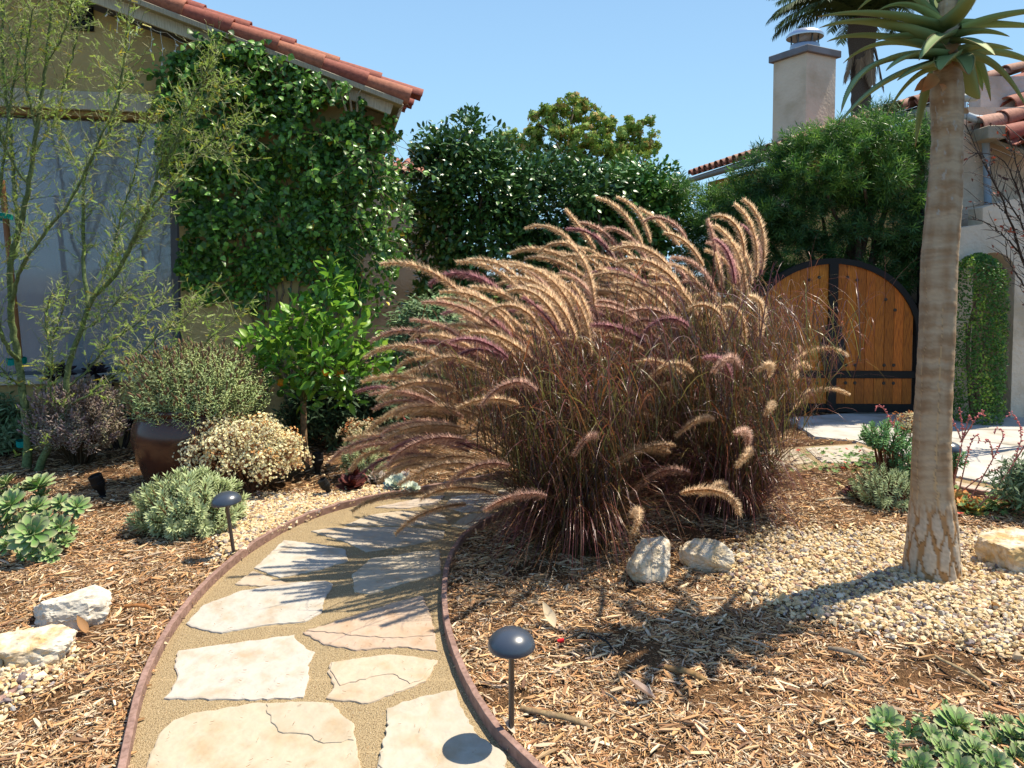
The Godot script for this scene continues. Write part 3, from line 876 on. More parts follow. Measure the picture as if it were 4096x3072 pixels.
func string_lights() -> void:
	var o := thing("icicle_lights", "white icicle string lights hanging under the gable bargeboard", "string lights")
	var mb := MB.new()
	var bulbs := []
	var pts := [Vector3(-2.319, 4.151, 0.18), Vector3(-2.142, 4.042, 0.18), Vector3(-1.958, 3.94, 0.18), Vector3(-1.764, 3.863, 0.18), Vector3(-1.547, 3.768, 0.18)]
	for i in pts.size() - 1:
		var a: Vector3 = pts[i]
		var b: Vector3 = pts[i + 1]
		var seg := []
		for k in 7:
			var t := k / 6.0
			seg.append(house_xf * (a.lerp(b, t) - Vector3.UP * 0.03 * sin(PI * t)))
		tube(mb, seg, [0.003], 4, lin(0.7, 0.7, 0.66))
		for d in 2:
			var t := 0.3 + 0.42 * d
			var p := a.lerp(b, t) - Vector3.UP * 0.02
			var L := 0.12 + 0.09 * ((i * 2 + d) % 3)
			var q := p + Vector3(0.012 * sin(i * 3.0 + d), -L, 0.0)
			tube(mb, [house_xf * p, house_xf * (p.lerp(q, 0.5) + Vector3(0.014, 0, 0)), house_xf * q], [0.0025], 4, lin(0.7, 0.7, 0.66))
			bulbs.append(p.lerp(q, 0.52) + Vector3(0.02, 0, 0.004))
			bulbs.append(q)
	put("cord", mb.done(M.plain), o)
	var bm := MB.new()
	lathe(bm, [Vector2(0.0, -0.018), Vector2(0.006, -0.014), Vector2(0.007, 0.006), Vector2(0.004, 0.014), Vector2(0.0, 0.015)], 8, lin(0.8, 0.8, 0.77))
	var bulb := bm.done(M.plain)
	for i in bulbs.size():
		put_n("bulb", i, bulb, o, at(house_xf * bulbs[i], Basis(Vector3.BACK, rf(-1.2, 1.2))))

func vine(top0: float, slope: float) -> void:
	rng.seed = 31
	var o := thing("climbing_vine", "dark green leafy vine climbing the ochre house wall up to the tiled eave", "vine")
	var outline := PackedVector2Array()
	for q in [Vector3(-1.528, 1.345, 0.2), Vector3(-1.704, 1.65, 0.2), Vector3(-1.754, 1.779, 0.2), Vector3(-1.667, 2.124, 0.2), Vector3(-1.818, 2.548, 0.2), Vector3(-1.893, 3.094, 0.2), Vector3(-1.917, 3.47, 0.2), Vector3(-1.717, 3.629, 0.2), Vector3(-1.482, 3.826, 0.2), Vector3(-1.117, 3.792, 0.2), Vector3(-0.619, 3.591, 0.2), Vector3(-0.191, 3.374, 0.2), Vector3(0.072, 3.133, 0.2), Vector3(0.395, 3.148, 0.2), Vector3(0.294, 2.927, 0.2), Vector3(0.466, 2.751, 0.2), Vector3(0.434, 2.156, 0.2), Vector3(0.331, 1.788, 0.2), Vector3(0.319, 1.327, 0.2), Vector3(-0.125, 1.195, 0.2), Vector3(-0.431, 1.425, 0.2), Vector3(-0.819, 1.383, 0.2), Vector3(-0.992, 1.163, 0.2), Vector3(-1.239, 1.431, 0.2)]:
		outline.append(Vector2(q.x, q.y))
	var lo := outline[0]
	var hi := outline[0]
	for p in outline:
		lo = lo.min(p)
		hi = hi.max(p)
	var no := FastNoiseLite.new()
	no.seed = 12
	no.frequency = 1.3
	var mb := MB.new()
	leaf(mb, Transform3D.IDENTITY, 1.0, 0.86, Color.WHITE, 0.22, 0.35, 4, 0.1)
	var lm := mb.done(M.leaf)
	mb = MB.new()
	leaf(mb, Transform3D.IDENTITY, 1.0, 0.8, Color.WHITE, 0.4, 0.15, 4, 0.0)
	var lm2 := mb.done(M.leaf_gloss)
	var xs := [[], []]
	var cs := [[], []]
	var low_edge := Vector3(-1.23, 1.956, 0.2).y
	var runners := []
	var guard := 0
	while xs[0].size() + xs[1].size() < 14500 and guard < 110000:
		guard += 1
		var x := rf(lo.x - 0.1, hi.x + 0.1)
		var y := rf(lo.y - 0.1, hi.y + 0.1)
		var jx := x + 0.16 * no.get_noise_2d(x * 4.0, y * 4.0)
		if not Geometry2D.is_point_in_polygon(Vector2(jx, y + 0.16 * no.get_noise_2d(x * 4.0 + 30.0, y * 4.0)), outline): continue
		var dens := 0.66 + 1.35 * no.get_noise_2d(x * 1.6, y * 1.6)
		if y < low_edge: dens *= lerpf(0.4, 1.0, clampf((y - lo.y) / (low_edge - lo.y), 0.0, 1.0))
		if x > 0.1: dens *= 0.8
		if rng.randf() > dens: continue
		# billows: the mass stands off the wall most at mid height and near the eave
		var off := 0.05 + 0.36 * clampf(0.5 + no.get_noise_2d(x * 1.1 + 5.0, y * 1.1), 0.0, 1.0) * sm(lo.y, low_edge + 0.4, y)
		var z := off * pow(rng.randf(), 0.45)
		var roof_y := top0 + slope * x
		if y > roof_y - 0.02: z = rf(0.26, 0.38)
		elif y > roof_y - 0.35: z = rf(0.08, 0.3)
		if x > 0.0: z -= rf(0.0, 0.5)
		var k := 0 if rng.randf() < 0.6 else 1
		var dir := Vector3(rf(-0.8, 0.8), rf(-1.2, 0.25), rf(-0.1, 0.7))
		var nrm := Vector3(rf(-0.7, 0.7), rf(0.1, 0.9), rf(0.3, 1.0))
		var s := rf(0.03, 0.072)
		xs[k].append(house_xf * Transform3D(facing(dir, nrm).scaled_local(Vector3.ONE * s), Vector3(x, y, z)))
		var cc := lin(0.07, 0.165, 0.026)
		var q := rng.randf()
		if q < 0.3: cc = lin(0.13, 0.29, 0.035)
		elif q < 0.4: cc = lin(0.19, 0.35, 0.04)
		elif q < 0.52: cc = lin(0.045, 0.11, 0.026)
		elif q < 0.53: cc = lin(0.5, 0.36, 0.03)
		cs[k].append(vary(cc, 0.2))
	# runners hanging off the mass, leafy along their length
	for i in 170:
		var x := rf(lo.x, hi.x + 0.05)
		var y := rf(low_edge, hi.y)
		if not Geometry2D.is_point_in_polygon(Vector2(x, y), outline): continue
		var p := Vector3(x, y, rf(0.15, 0.45))
		if x > 0.0: p.z -= rf(0.0, 0.4)
		if y > top0 + slope * x - 0.3: p.z = rf(0.3, 0.4)
		var d := Vector3(rf(-0.5, 0.7), rf(-0.5, 0.7), rf(0.2, 0.8)).normalized()
		var pts := []
		var n := 5 + rng.randi() % 8
		for k in n:
			pts.append(house_xf * p)
			d = (d + Vector3(rf(-0.25, 0.3), -0.16, rf(-0.2, 0.2))).normalized()
			p += d * 0.045
			var kk := rng.randi() % 2
			xs[kk].append(house_xf * Transform3D(facing(Vector3(rf(-1, 1), rf(-1.2, 0.3), rf(-0.2, 0.8)), Vector3(rf(-0.7, 0.7), rf(0.2, 1), rf(0.1, 1))).scaled_local(Vector3.ONE * rf(0.03, 0.07)), p))
			cs[kk].append(vary(lin(0.15, 0.32, 0.04) if rng.randf() < 0.6 else lin(0.08, 0.18, 0.028), 0.2))
		runners.append(pts)
	scatter("leaves", lm, xs[0], cs[0], o)
	scatter("leaves", lm2, xs[1], cs[1], o)
	# woody stems on the wall
	var base_x := [Vector3(-0.632, 0.074, 0).x, Vector3(-1.027, 0.232, 0).x, Vector3(-0.406, 0.205, 0).x, Vector3(-0.086, 0.191, 0).x]
	for i in 13:
		mb = MB.new()
		var x: float = base_x[i % 4] + rf(-0.12, 0.12)
		var y := 0.0
		var pts := [house_xf * Vector3(x, -0.03, 0.05)]
		var rad := [0.02]
		var lean := rf(-0.55, 0.45)
		var n := 16
		for k in n:
			y += rf(0.1, 0.2)
			x += lean * 0.1 + rf(-0.06, 0.06)
			if x > -0.03: x = -0.03
			pts.append(house_xf * Vector3(x, y, 0.03 + 0.02 * rng.randf()))
			rad.append(lerpf(0.017, 0.004, float(k) / n))
		tube(mb, pts, rad, 6, lin(0.2, 0.15, 0.1))
		put("stem", mb.done(M.bark), o)
	# bare shoots reaching past the corner and over the eave
	mb = MB.new()
	for r in runners: tube(mb, r, [0.003, 0.002], 4, lin(0.14, 0.13, 0.06))
	for i in 46:
		var p := Vector3(rf(-0.25, 0.3), rf(1.6, 3.2), rf(0.0, 0.4))
		var pts := []
		var d := Vector3(rf(-0.1, 0.9), rf(-0.4, 0.5), rf(-0.2, 0.5)).normalized()
		for k in 7:
			pts.append(house_xf * p)
			d = (d + Vector3(rf(-0.4, 0.4), rf(-0.6, 0.25), rf(-0.3, 0.3))).normalized()
			p += d * 0.07
		tube(mb, pts, [0.0035, 0.003, 0.003, 0.0025, 0.002, 0.002, 0.001], 4, lin(0.15, 0.11, 0.07))
	for i in 3:
		var p := Vector3(-0.158, 3.199, 0.3) + Vector3(0.05 * i, 0, 0)
		tube(mb, [house_xf * p, house_xf * (p + Vector3(-0.05 + 0.03 * i, 0.16, 0.03)), house_xf * (p + Vector3(-0.12 + 0.09 * i, 0.33 - 0.05 * i, 0.04))], [0.012, 0.009, 0.005], 6, lin(0.3, 0.24, 0.16))
	tag(put("bare_shoots", mb.done(M.plain), o), "", "", "", "stuff")

# a tiled roof edge: barrel tiles side by side, running up from an eave
func tiled(parent: Node, a: Vector3, b: Vector3, up: Vector3, rows: int, pitch: float, r: float, tones: Array, seed_: int) -> void:
	rng.seed = seed_
	var tiles := tile_set(0.46, r, r * 0.84, tones)
	var along := (b - a).normalized()
	var cnt := int(a.distance_to(b) / pitch) + 1
	var u := up.normalized()
	var nrm := along.cross(u).normalized()
	if nrm.y < 0.0: nrm = -nrm
	# the wide end points down the slope
	var bas := Basis(-u, nrm, (-u).cross(nrm))
	var n := 0
	for row in rows:
		for i in cnt:
			var p := a + along * (pitch * i) + u * (0.41 * (row + 1)) + nrm * 0.05
			put_n("roof_tile", n, tiles[rng.randi() % tiles.size()], parent, at(p, bas * Basis(Vector3.BACK, 0.045 + rf(-0.015, 0.015)) * Basis(Vector3.UP, rf(-0.03, 0.03)) * Basis(Vector3.RIGHT, rf(-0.04, 0.04))))
			n += 1
	# pans lie hollow side up between the covers
	var pans := barrel(0.41 * rows + 0.06, r * 0.95, r * 0.9, tones[1], 6)
	for i in cnt - 1:
		put_n("roof_pan", i, pans, parent, at(a + along * (pitch * (i + 0.5)) + u * (0.41 * rows + 0.0) + nrm * (r * 0.95 + 0.012), bas * Basis(Vector3.RIGHT, PI)))
	var w := 0.41 * rows
	put("roof_deck", box(Vector3(a.distance_to(b) + pitch, 0.05, w), lin(0.36, 0.3, 0.22), M.wood, 0.004, at((a + b) * 0.5 + u * w * 0.5 - nrm * 0.04, Basis(along, nrm, along.cross(nrm)))), parent)

func right_house() -> void:
	var tan_ := lin(0.68, 0.55, 0.42)
	var tones := [lin(0.42, 0.22, 0.15), lin(0.36, 0.15, 0.1), lin(0.46, 0.27, 0.19), lin(0.34, 0.17, 0.12)]
	# far wing: eave running away along the garden
	var o := thing("long_tiled_wing", "long house wing with barrel tile eave and chimney above the fern pine", "house")
	var e0 := Vector3(5.55, 3.9, -9.9)
	var e1 := Vector3(4.15, 3.9, -17.6)
	var along := (e1 - e0).normalized()
	var inward := Vector3(-along.z, 0, along.x)
	if inward.x < 0.0: inward = -inward
	tiled(o, e0, e1, inward + Vector3.UP * 0.33, 4, 0.27, 0.1, tones, 41)
	var wb := Basis(along, Vector3.UP, along.cross(Vector3.UP))
	var mid := (e0 + e1) * 0.5
	put("wall", box(Vector3(e0.distance_to(e1), 3.9, 0.25), lin(0.55, 0.36, 0.14), M.stucco, 0.01, at(Vector3(mid.x, 1.85, mid.z) + inward * 0.62, wb)), o)
	var mb := MB.new()
	# half-round gutter under the eave
	var gp := []
	for k in 9: gp.append(e0.lerp(e1, k / 8.0) - inward * 0.05 - Vector3.UP * 0.1)
	tube(mb, gp, [0.06], 8, lin(0.17, 0.16, 0.13))
	put("gutter", mb.done(M.iron), o)
	var chim := Node3D.new()
	chim.name = "chimney"
	o.add_child(chim)
	chim.position = Vector3(5.603, 4.937, -14.4)
	chim.rotation.y = deg_to_rad(-62.0)
	var cy := chim.position.y
	var ctop := Vector3(5.588, 5.743, -14.4).y - cy
	put("stack", box(Vector3(0.8, ctop + 2.6, 0.8), lin(0.68, 0.57, 0.43), M.stucco, 0.012, at(Vector3(0, (ctop - 2.6) * 0.5, 0))), chim)
	put("cap_slab", box(Vector3(0.93, 0.13, 0.93), lin(0.2, 0.205, 0.22), M.concrete, 0.012, at(Vector3(0, ctop + 0.04, 0))), chim)
	mb = MB.new()
	lathe(mb, [Vector2(0.27, 0.0), Vector2(0.27, 0.12), Vector2(0.25, 0.15), Vector2(0.0, 0.15)], 20, lin(0.35, 0.35, 0.36), at(Vector3(0.0, ctop + 0.125, 0)))
	put("flue_collar", mb.done(M.steel), chim)
	mb = MB.new()
	lathe(mb, [Vector2(0.34, 0.0), Vector2(0.345, 0.035), Vector2(0.3, 0.09), Vector2(0.2, 0.14), Vector2(0.08, 0.165), Vector2(0.0, 0.17)], 24, lin(0.55, 0.55, 0.56), at(Vector3(0, ctop + 0.4, 0)))
	lathe(mb, [Vector2(0.335, 0.002), Vector2(0.0, 0.06)], 24, lin(0.3, 0.3, 0.3), at(Vector3(0, ctop + 0.4, 0)))
	put("flue_hood", mb.done(M.steel), chim)
	for k in 6:
		var a := TAU * k / 6.0 + 0.3
		put_n("hood_post", k, box(Vector3(0.03, 0.2, 0.012), lin(0.12, 0.12, 0.12), M.steel, 0.002), chim, at(Vector3(cos(a) * 0.24, ctop + 0.33, sin(a) * 0.24), Basis(Vector3.UP, -a)))
	# near wing: the wall beside the gate and the roofs above it
	var q := thing("beige_tiled_wing", "beige stucco house wing beside the gate with stepped wall and tiled roofs", "house")
	var xl := Vector3(4.928, 1.038, -8.9).x
	wall_piece(q, "wall", rect(xl, -0.1, 9.5, 3.62), -9.15, -8.9, tan_, M.stucco)
	# the stepped lower wall in front of it, with an arched recess
	var s0 := Vector3(4.856, 2.133, -8.35)
	var s1 := Vector3(5.285, 2.2, -8.35)
	var s2 := Vector3(5.28, 2.386, -8.35)
	var s3 := Vector3(5.624, 2.479, -8.35)
	var ac := Vector3(5.43, 1.702, -8.35)
	var ar := 0.235
	var poly := PackedVector2Array([Vector2(s0.x, -0.1), Vector2(ac.x - ar, -0.1)])
	for k in 13:
		var a := PI - PI * k / 12.0
		poly.append(Vector2(ac.x + cos(a) * ar, ac.y - 0.03 + sin(a) * ar * 0.9))
	poly.append_array(PackedVector2Array([Vector2(ac.x + ar, -0.1), Vector2(9.0, -0.1), Vector2(9.0, s3.y + 0.35), Vector2(s3.x, s3.y), Vector2(s2.x, s2.y), Vector2(s1.x, s1.y), Vector2(s0.x, s0.y)]))
	wall_piece(q, "stepped_wall", poly, -8.62, -8.35, lin(0.7, 0.59, 0.46), M.stucco)
	wall_piece(q, "recess_back", rect(ac.x - ar - 0.02, -0.1, ac.x + ar + 0.02, ac.y + 0.3), -8.7, -8.63, lin(0.3, 0.2, 0.12), M.wood)
	# corbel and its downpipe
	put("corbel", box(Vector3(0.2, 0.15, 0.3), lin(0.36, 0.3, 0.22), M.stucco, 0.01, at(Vector3(5.482, 3.245, -8.6))), q)
	mb = MB.new()
	tube(mb, [Vector3(5.541, 3.219, -8.75), Vector3(5.59, 3.012, -8.8), Vector3(5.61, 2.714, -8.8), Vector3(5.624, 2.437, -8.8)], [0.042], 10, lin(0.3, 0.35, 0.4))
	tube(mb, [Vector3(5.253, 3.637, -8.75), Vector3(5.26, 3.562, -8.75), Vector3(5.3, 3.492, -8.75), Vector3(5.399, 3.455, -8.75), Vector3(5.496, 3.444, -8.75)], [0.045], 10, lin(0.38, 0.43, 0.47))
	put("downpipe", mb.done(M.iron), q)
	mb = MB.new()
	tube(mb, [Vector3(4.967, 3.68, -8.8), Vector3(5.208, 3.685, -8.75), Vector3(5.393, 3.694, -8.7)], [0.05], 10, lin(0.42, 0.42, 0.38))
	put("gutter", mb.done(M.iron), q)
	var n1 := Node3D.new()
	n1.name = "upper_roof"
	q.add_child(n1)
	var rt := [lin(0.44, 0.2, 0.14), lin(0.33, 0.1, 0.07), lin(0.48, 0.26, 0.19), lin(0.36, 0.13, 0.09)]
	tiled(n1, Vector3(5.887, 3.773, -9.4), Vector3(6.351, 3.453, -8.9), Vector3(1, 0.42, -0.25), 3, 0.34, 0.13, rt, 42)
	var n2 := Node3D.new()
	n2.name = "lower_roof"
	q.add_child(n2)
	tiled(n2, Vector3(5.461, 3.314, -8.8), Vector3(5.832, 2.986, -8.3), Vector3(1, 0.3, -0.35), 2, 0.3, 0.115, rt, 43)
	wall_piece(q, "upper_wall", rect(xl + 0.8, 3.5, 9.5, 4.05), -9.4, -9.16, lin(0.62, 0.5, 0.44), M.stucco)
	# low wall behind the grasses
	var lw := thing("low_garden_wall", "low beige stucco garden wall half hidden behind the fountain grass", "wall")
	put("wall_body", box(Vector3(2.7, 0.86, 0.22), lin(0.55, 0.45, 0.33), M.stucco, 0.012, at(Vector3(1.25, 0.4, -8.75))), lw)
	put("coping", box(Vector3(2.78, 0.06, 0.3), lin(0.58, 0.5, 0.4), M.concrete, 0.012, at(Vector3(1.25, 0.861, -8.75))), lw)
	# a neighbour's roof glimpsed past the vine
	var nb := thing("neighbour_house", "distant house whose tile roof edge shows between the vine and the camellia", "house")
	tiled(nb, Vector3(-3.034, 3.621, -15), Vector3(-1.638, 3.565, -15), Vector3(0, 0.36, -1), 3, 0.27, 0.1, tones, 44)
	put("wall", box(Vector3(2.6, 3.4, 0.2), lin(0.5, 0.4, 0.28), M.stucco, 0.01, at(Vector3(Vector3(-2.384, 3.417, -15).x, 1.6, -15.5))), nb)

func gate() -> void:
	rng.seed = 51
	var zg := -8.6
	var g := thing("arched_gate", "arched gate of orange cedar boards in a black iron frame beside the driveway", "gate", Vector3(Vector3(3.719, 0.939, -8.6).x, 0, zg), deg_to_rad(-2.0))
	var cy := Vector3(3.719, 0.929, -8.6).y
	var R := 1.016
	var fw := 0.066
	var yb := 0.03
	var black := lin(0.012, 0.013, 0.015)
	# iron frame: arch, uprights, bottom rail
	var outer := PackedVector2Array()
	var inner := PackedVector2Array()
	for k in 41:
		var a := PI * k / 40.0
		outer.append(Vector2(cos(a) * R, cy + sin(a) * R * 0.88))
		inner.append(Vector2(cos(a) * (R - fw), cy + sin(a) * (R * 0.88 - fw)))
	var mb := MB.new()
	var last := PackedInt32Array()
	for k in 41:
		var o := outer[k]
		var i := inner[k]
		var d := Vector3(o.x, o.y - cy, 0).normalized()
		var ring := PackedInt32Array()
		for q in [[o, -0.04, d], [o, 0.05, d], [o, 0.05, Vector3.BACK], [i, 0.05, Vector3.BACK], [i, 0.05, -d], [i, -0.04, -d], [i, -0.04, Vector3.FORWARD], [o, -0.04, Vector3.FORWARD]]:
			ring.append(mb.vert(Vector3(q[0].x, q[0].y, q[1]), q[2], black))
		if k > 0:
			for e in [[0, 1], [2, 3], [4, 5], [6, 7]]:
				mb.quad(last[e[0]], last[e[1]], ring[e[1]], ring[e[0]])
		last = ring
	put("arch_frame", mb.done(M.iron), g)
	for s in [-1.0, 1.0]:
		put("side_frame", box(Vector3(fw, cy - yb, 0.09), black, M.iron, 0.005, at(Vector3(s * (R - fw * 0.5), (cy + yb) * 0.5, 0.005))), g)
	put("bottom_rail", box(Vector3(2.0 * R - 2.0 * fw, 0.1, 0.07), black, M.iron, 0.005, at(Vector3(0, yb + 0.05, 0.0))), g)
	var ry := Vector3(4.182, 0.473, -8.6).y
	put("cross_rail", box(Vector3(2.0 * R - 2.0 * fw, 0.085, 0.085), black, M.iron, 0.005, at(Vector3(0, ry, 0.0))), g)
	put("centre_post", box(Vector3(0.105, cy + R * 0.88 - 0.06 - yb, 0.088), black, M.iron, 0.005, at(Vector3(0, (cy + R * 0.88 - 0.06 + yb) * 0.5, 0.004))), g)
	# shaped lock plate
	var lp := PackedVector2Array()
	var py0 := Vector3(3.728, 0.517, -8.6).y
	var py1 := Vector3(3.717, 1.037, -8.6).y
	for s in [-1.0, 1.0]:
		for k in 13:
			var t := (k / 12.0) if s < 0.0 else 1.0 - k / 12.0
			var w := 0.086 + 0.056 * sin(PI * clampf(t * 1.12, 0, 1)) + (0.0 if t < 0.93 else 0.012)
			lp.append(Vector2(s * w, lerpf(py0, py1, t)))
	mb = MB.new()
	extrude(mb, lp, 0.0, 0.012, at(Vector3(0, 0, 0.05)), lin(0.016, 0.017, 0.02))
	put("lock_plate", mb.done(M.iron), g)
	mb = MB.new()
	tube(mb, [Vector3(-0.07, py1 - 0.12, 0.062), Vector3(-0.07, py1 - 0.13, 0.105), Vector3(-0.07, py1 - 0.25, 0.11), Vector3(-0.07, py1 - 0.26, 0.062)], [0.011], 8, black)
	put("handle", mb.done(M.iron), g)
	# boards, above and below the cross rail
	var pitch := 0.1085
	var nb := 0
	for s in [-1.0, 1.0]:
		for k in 8:
			var x0 := 0.054 + pitch * k
			var x1 := minf(x0 + pitch - 0.004, R - fw - 0.002)
			var cc := vary(lin(0.4, 0.12, 0.012), 0.3).lerp(lin(0.55, 0.21, 0.018), rng.randf() * (0.9 if s < 0.0 else 0.5))
			var rr := R - fw * 0.5
			var ya := cy + sqrt(maxf(0.0, 1.0 - pow(x0 / rr, 2))) * (R * 0.88 - fw * 0.5)
			var yc := cy + sqrt(maxf(0.0, 1.0 - pow(x1 / rr, 2))) * (R * 0.88 - fw * 0.5)
			for part in 2:
				var poly := PackedVector2Array([Vector2(s * x0, ry), Vector2(s * x1, ry), Vector2(s * x1, yc), Vector2(s * x0, ya)]) if part == 0 else rect(minf(s * x0, s * x1), yb + 0.05, maxf(s * x0, s * x1), ry)
				mb = MB.new()
				extrude(mb, poly, -0.02 + rf(-0.0015, 0.0015), 0.022 + rf(-0.002, 0.002), Transform3D.IDENTITY, cc)
				put_n("board", nb, mb.done(M.cedar), g, Transform3D.IDENTITY)
				nb += 1
	mb = MB.new()
	lathe(mb, [Vector2(0.02, 0.0), Vector2(0.019, 0.006), Vector2(0.012, 0.011), Vector2(0.0, 0.012)], 8, lin(0.05, 0.04, 0.035), at(Vector3.ZERO, Basis(Vector3.RIGHT, PI * 0.5)))
	var bolt := mb.done(M.iron)
	var bp := []
	for s in [-1.0, 1.0]:
		for b in [[0.163, cy + R * 0.66], [0.27, cy + R * 0.63], [0.6, cy + R * 0.41], [0.71, cy + R * 0.29], [0.163, ry + 0.11], [0.27, ry + 0.11], [0.6, ry + 0.11], [0.71, ry + 0.11], [0.163, ry - 0.1], [0.27, ry - 0.1], [0.6, ry - 0.1], [0.71, ry - 0.1]]:
			bp.append(Vector3(s * b[0], b[1], 0.024))
	for i in bp.size():
		put_n("bolt", i, bolt, g, at(bp[i]))
	var fp := thing("iron_gate_post", "black iron gate post between the arched gate and the beige wall", "post", Vector3(Vector3(4.834, 1.048, -8.75).x, 0, -8.75))
	put("shaft", box(Vector3(0.07, 2.55, 0.07), black, M.iron, 0.006, at(Vector3(0, 1.22, 0))), fp)
	put("cap", box(Vector3(0.095, 0.03, 0.095), black, M.iron, 0.006, at(Vector3(0, 2.512, 0))), fp)

# ================================================================ trees and shrubs behind
# leaf clumps on the skin of an ellipsoid: points with outward directions, uneven and with gaps
func clump_points(centre: Vector3, radii: Vector3, clumps: int, per: int, clump_r: float, skin := 0.55) -> Array:
	var out := []
	for i in clumps:
		var d := rv()
		var c := centre + d * radii * lerpf(skin, 1.0, sqrt(rng.randf())) * rf(0.88, 1.06)
		var cr := clump_r * rf(0.6, 1.25)
		for j in per:
			var e := rv()
			var k := pow(rng.randf(), 0.45)
			out.append([c + e * cr * k * Vector3(1, 0.8, 1), (e * 0.8 + d * 0.8 + Vector3(0, 0.35, 0)).normalized()])
	return out

func leaves_on(pts: Array, smin: float, smax: float, tones: Array, xs: Array, cs: Array, droop := 0.0) -> void:
	for p in pts:
		var out: Vector3 = p[1]
		var dir := (out + rv() * 0.9 + Vector3(0, -droop, 0)).normalized()
		var nrm := (Vector3.UP * 0.8 + out * 0.4 + rv() * 0.6).normalized()
		var s := rf(smin, smax)
		xs.append(Transform3D(facing(dir, nrm).scaled_local(Vector3.ONE * s), p[0]))
		cs.append(vary(tones[rng.randi() % tones.size()], 0.2))

func limbs(parent: Node, base: Vector3, r: float, targets: Array, col: Color, called := "limb") -> void:
	for t in targets:
		var a: Vector3 = base
		var b: Vector3 = t
		var pts := []
		var rad := []
		var bow := Vector3(rf(-0.12, 0.12), 0.1, rf(-0.12, 0.12)) * a.distance_to(b)
		for k in 9:
			var q := k / 8.0
			pts.append(a.lerp(b, q) + bow * sin(PI * q) + rv() * 0.02 * a.distance_to(b) * q)
			rad.append(lerpf(r, r * 0.22, q))
		var mb := MB.new()
		tube(mb, pts, rad, 7, col)
		put(called, mb.done(M.bark), parent)

func background() -> void:
	camellia()
	far_tree()
	fern_pine()
	palm()
	hedge_column()

func camellia() -> void:
	var mb := MB.new()
	leaf(mb, Transform3D.IDENTITY, 1.0, 0.5, Color.WHITE, 0.16, 0.22, 4, 0.5)
	var lm := mb.done(M.leaf_gloss)
	var tones := [lin(0.05, 0.125, 0.03), lin(0.065, 0.155, 0.035), lin(0.04, 0.1, 0.028), lin(0.09, 0.19, 0.04)]
	var bright := [lin(0.085, 0.2, 0.035), lin(0.11, 0.25, 0.04), lin(0.07, 0.16, 0.035)]
	for spec in [
		["camellia_shrub", "tall dark glossy camellia shrub with pointed top beside the vine", Vector3(-0.573, 2.603, -9.6), Vector3(0.78, 1.0, 0.75), 52, tones, 71, [Vector3(-0.558, 3.548, -9.6), Vector3(-0.861, 2.886, -9.5), Vector3(-0.214, 3.077, -9.6), Vector3(-1.174, 2.525, -9.4), Vector3(-1.238, 2.051, -9.2), Vector3(-1.126, 1.593, -9.2), Vector3(-1.228, 2.781, -9.6)], 0],
		["camellia_shrub", "broad glossy camellia shrub right of the tall one, behind the grass plumes", Vector3(0.579, 2.511, -9.9), Vector3(0.9, 0.76, 0.75), 54, tones, 72, [Vector3(0.086, 2.939, -9.9), Vector3(1.13, 2.939, -9.9)], 0],
		["camellia_shrub", "bright green glossy shrub under the far round tree, behind the grasses", Vector3(1.674, 2.505, -10.2), Vector3(0.78, 0.62, 0.7), 46, bright, 73, [Vector3(1.481, 2.915, -10.2), Vector3(1.99, 2.726, -10.2)], 0]]:
		rng.seed = spec[6]
		var c: Vector3 = spec[2]
		var o := thing(spec[0], spec[1], "shrub", Vector3.ZERO, 0.0, "glossy shrubs behind the fountain grass")
		var xs := []
		var cs := []
		var rr: Vector3 = spec[3]
		leaves_on(clump_points(c, rr, spec[4] * 2, 95, 0.32, 0.35), 0.065, 0.105, spec[5], xs, cs)
		# skirts down to the ground
		leaves_on(clump_points(Vector3(c.x, 1.05, c.z + 0.1), Vector3(rr.x * 1.02, 0.95, rr.z), 80, 90, 0.32, 0.4), 0.06, 0.1, tones, xs, cs)
		# leading shoots
		for t in spec[7]:
			leaves_on(clump_points(t, Vector3(0.16, 0.24, 0.14), 5, 40, 0.13, 0.2), 0.06, 0.1, spec[5], xs, cs, -0.4)
		scatter("leaves", lm, xs, cs, o)
		limbs(o, Vector3(c.x, -0.05, c.z - 0.1), 0.05, [c + Vector3(-0.4, 0.5, 0), c + Vector3(0.4, 0.4, 0.1), c + Vector3(0.05, 0.8, 0), c + Vector3(0.2, 0.1, 0.4)], lin(0.2, 0.16, 0.12))

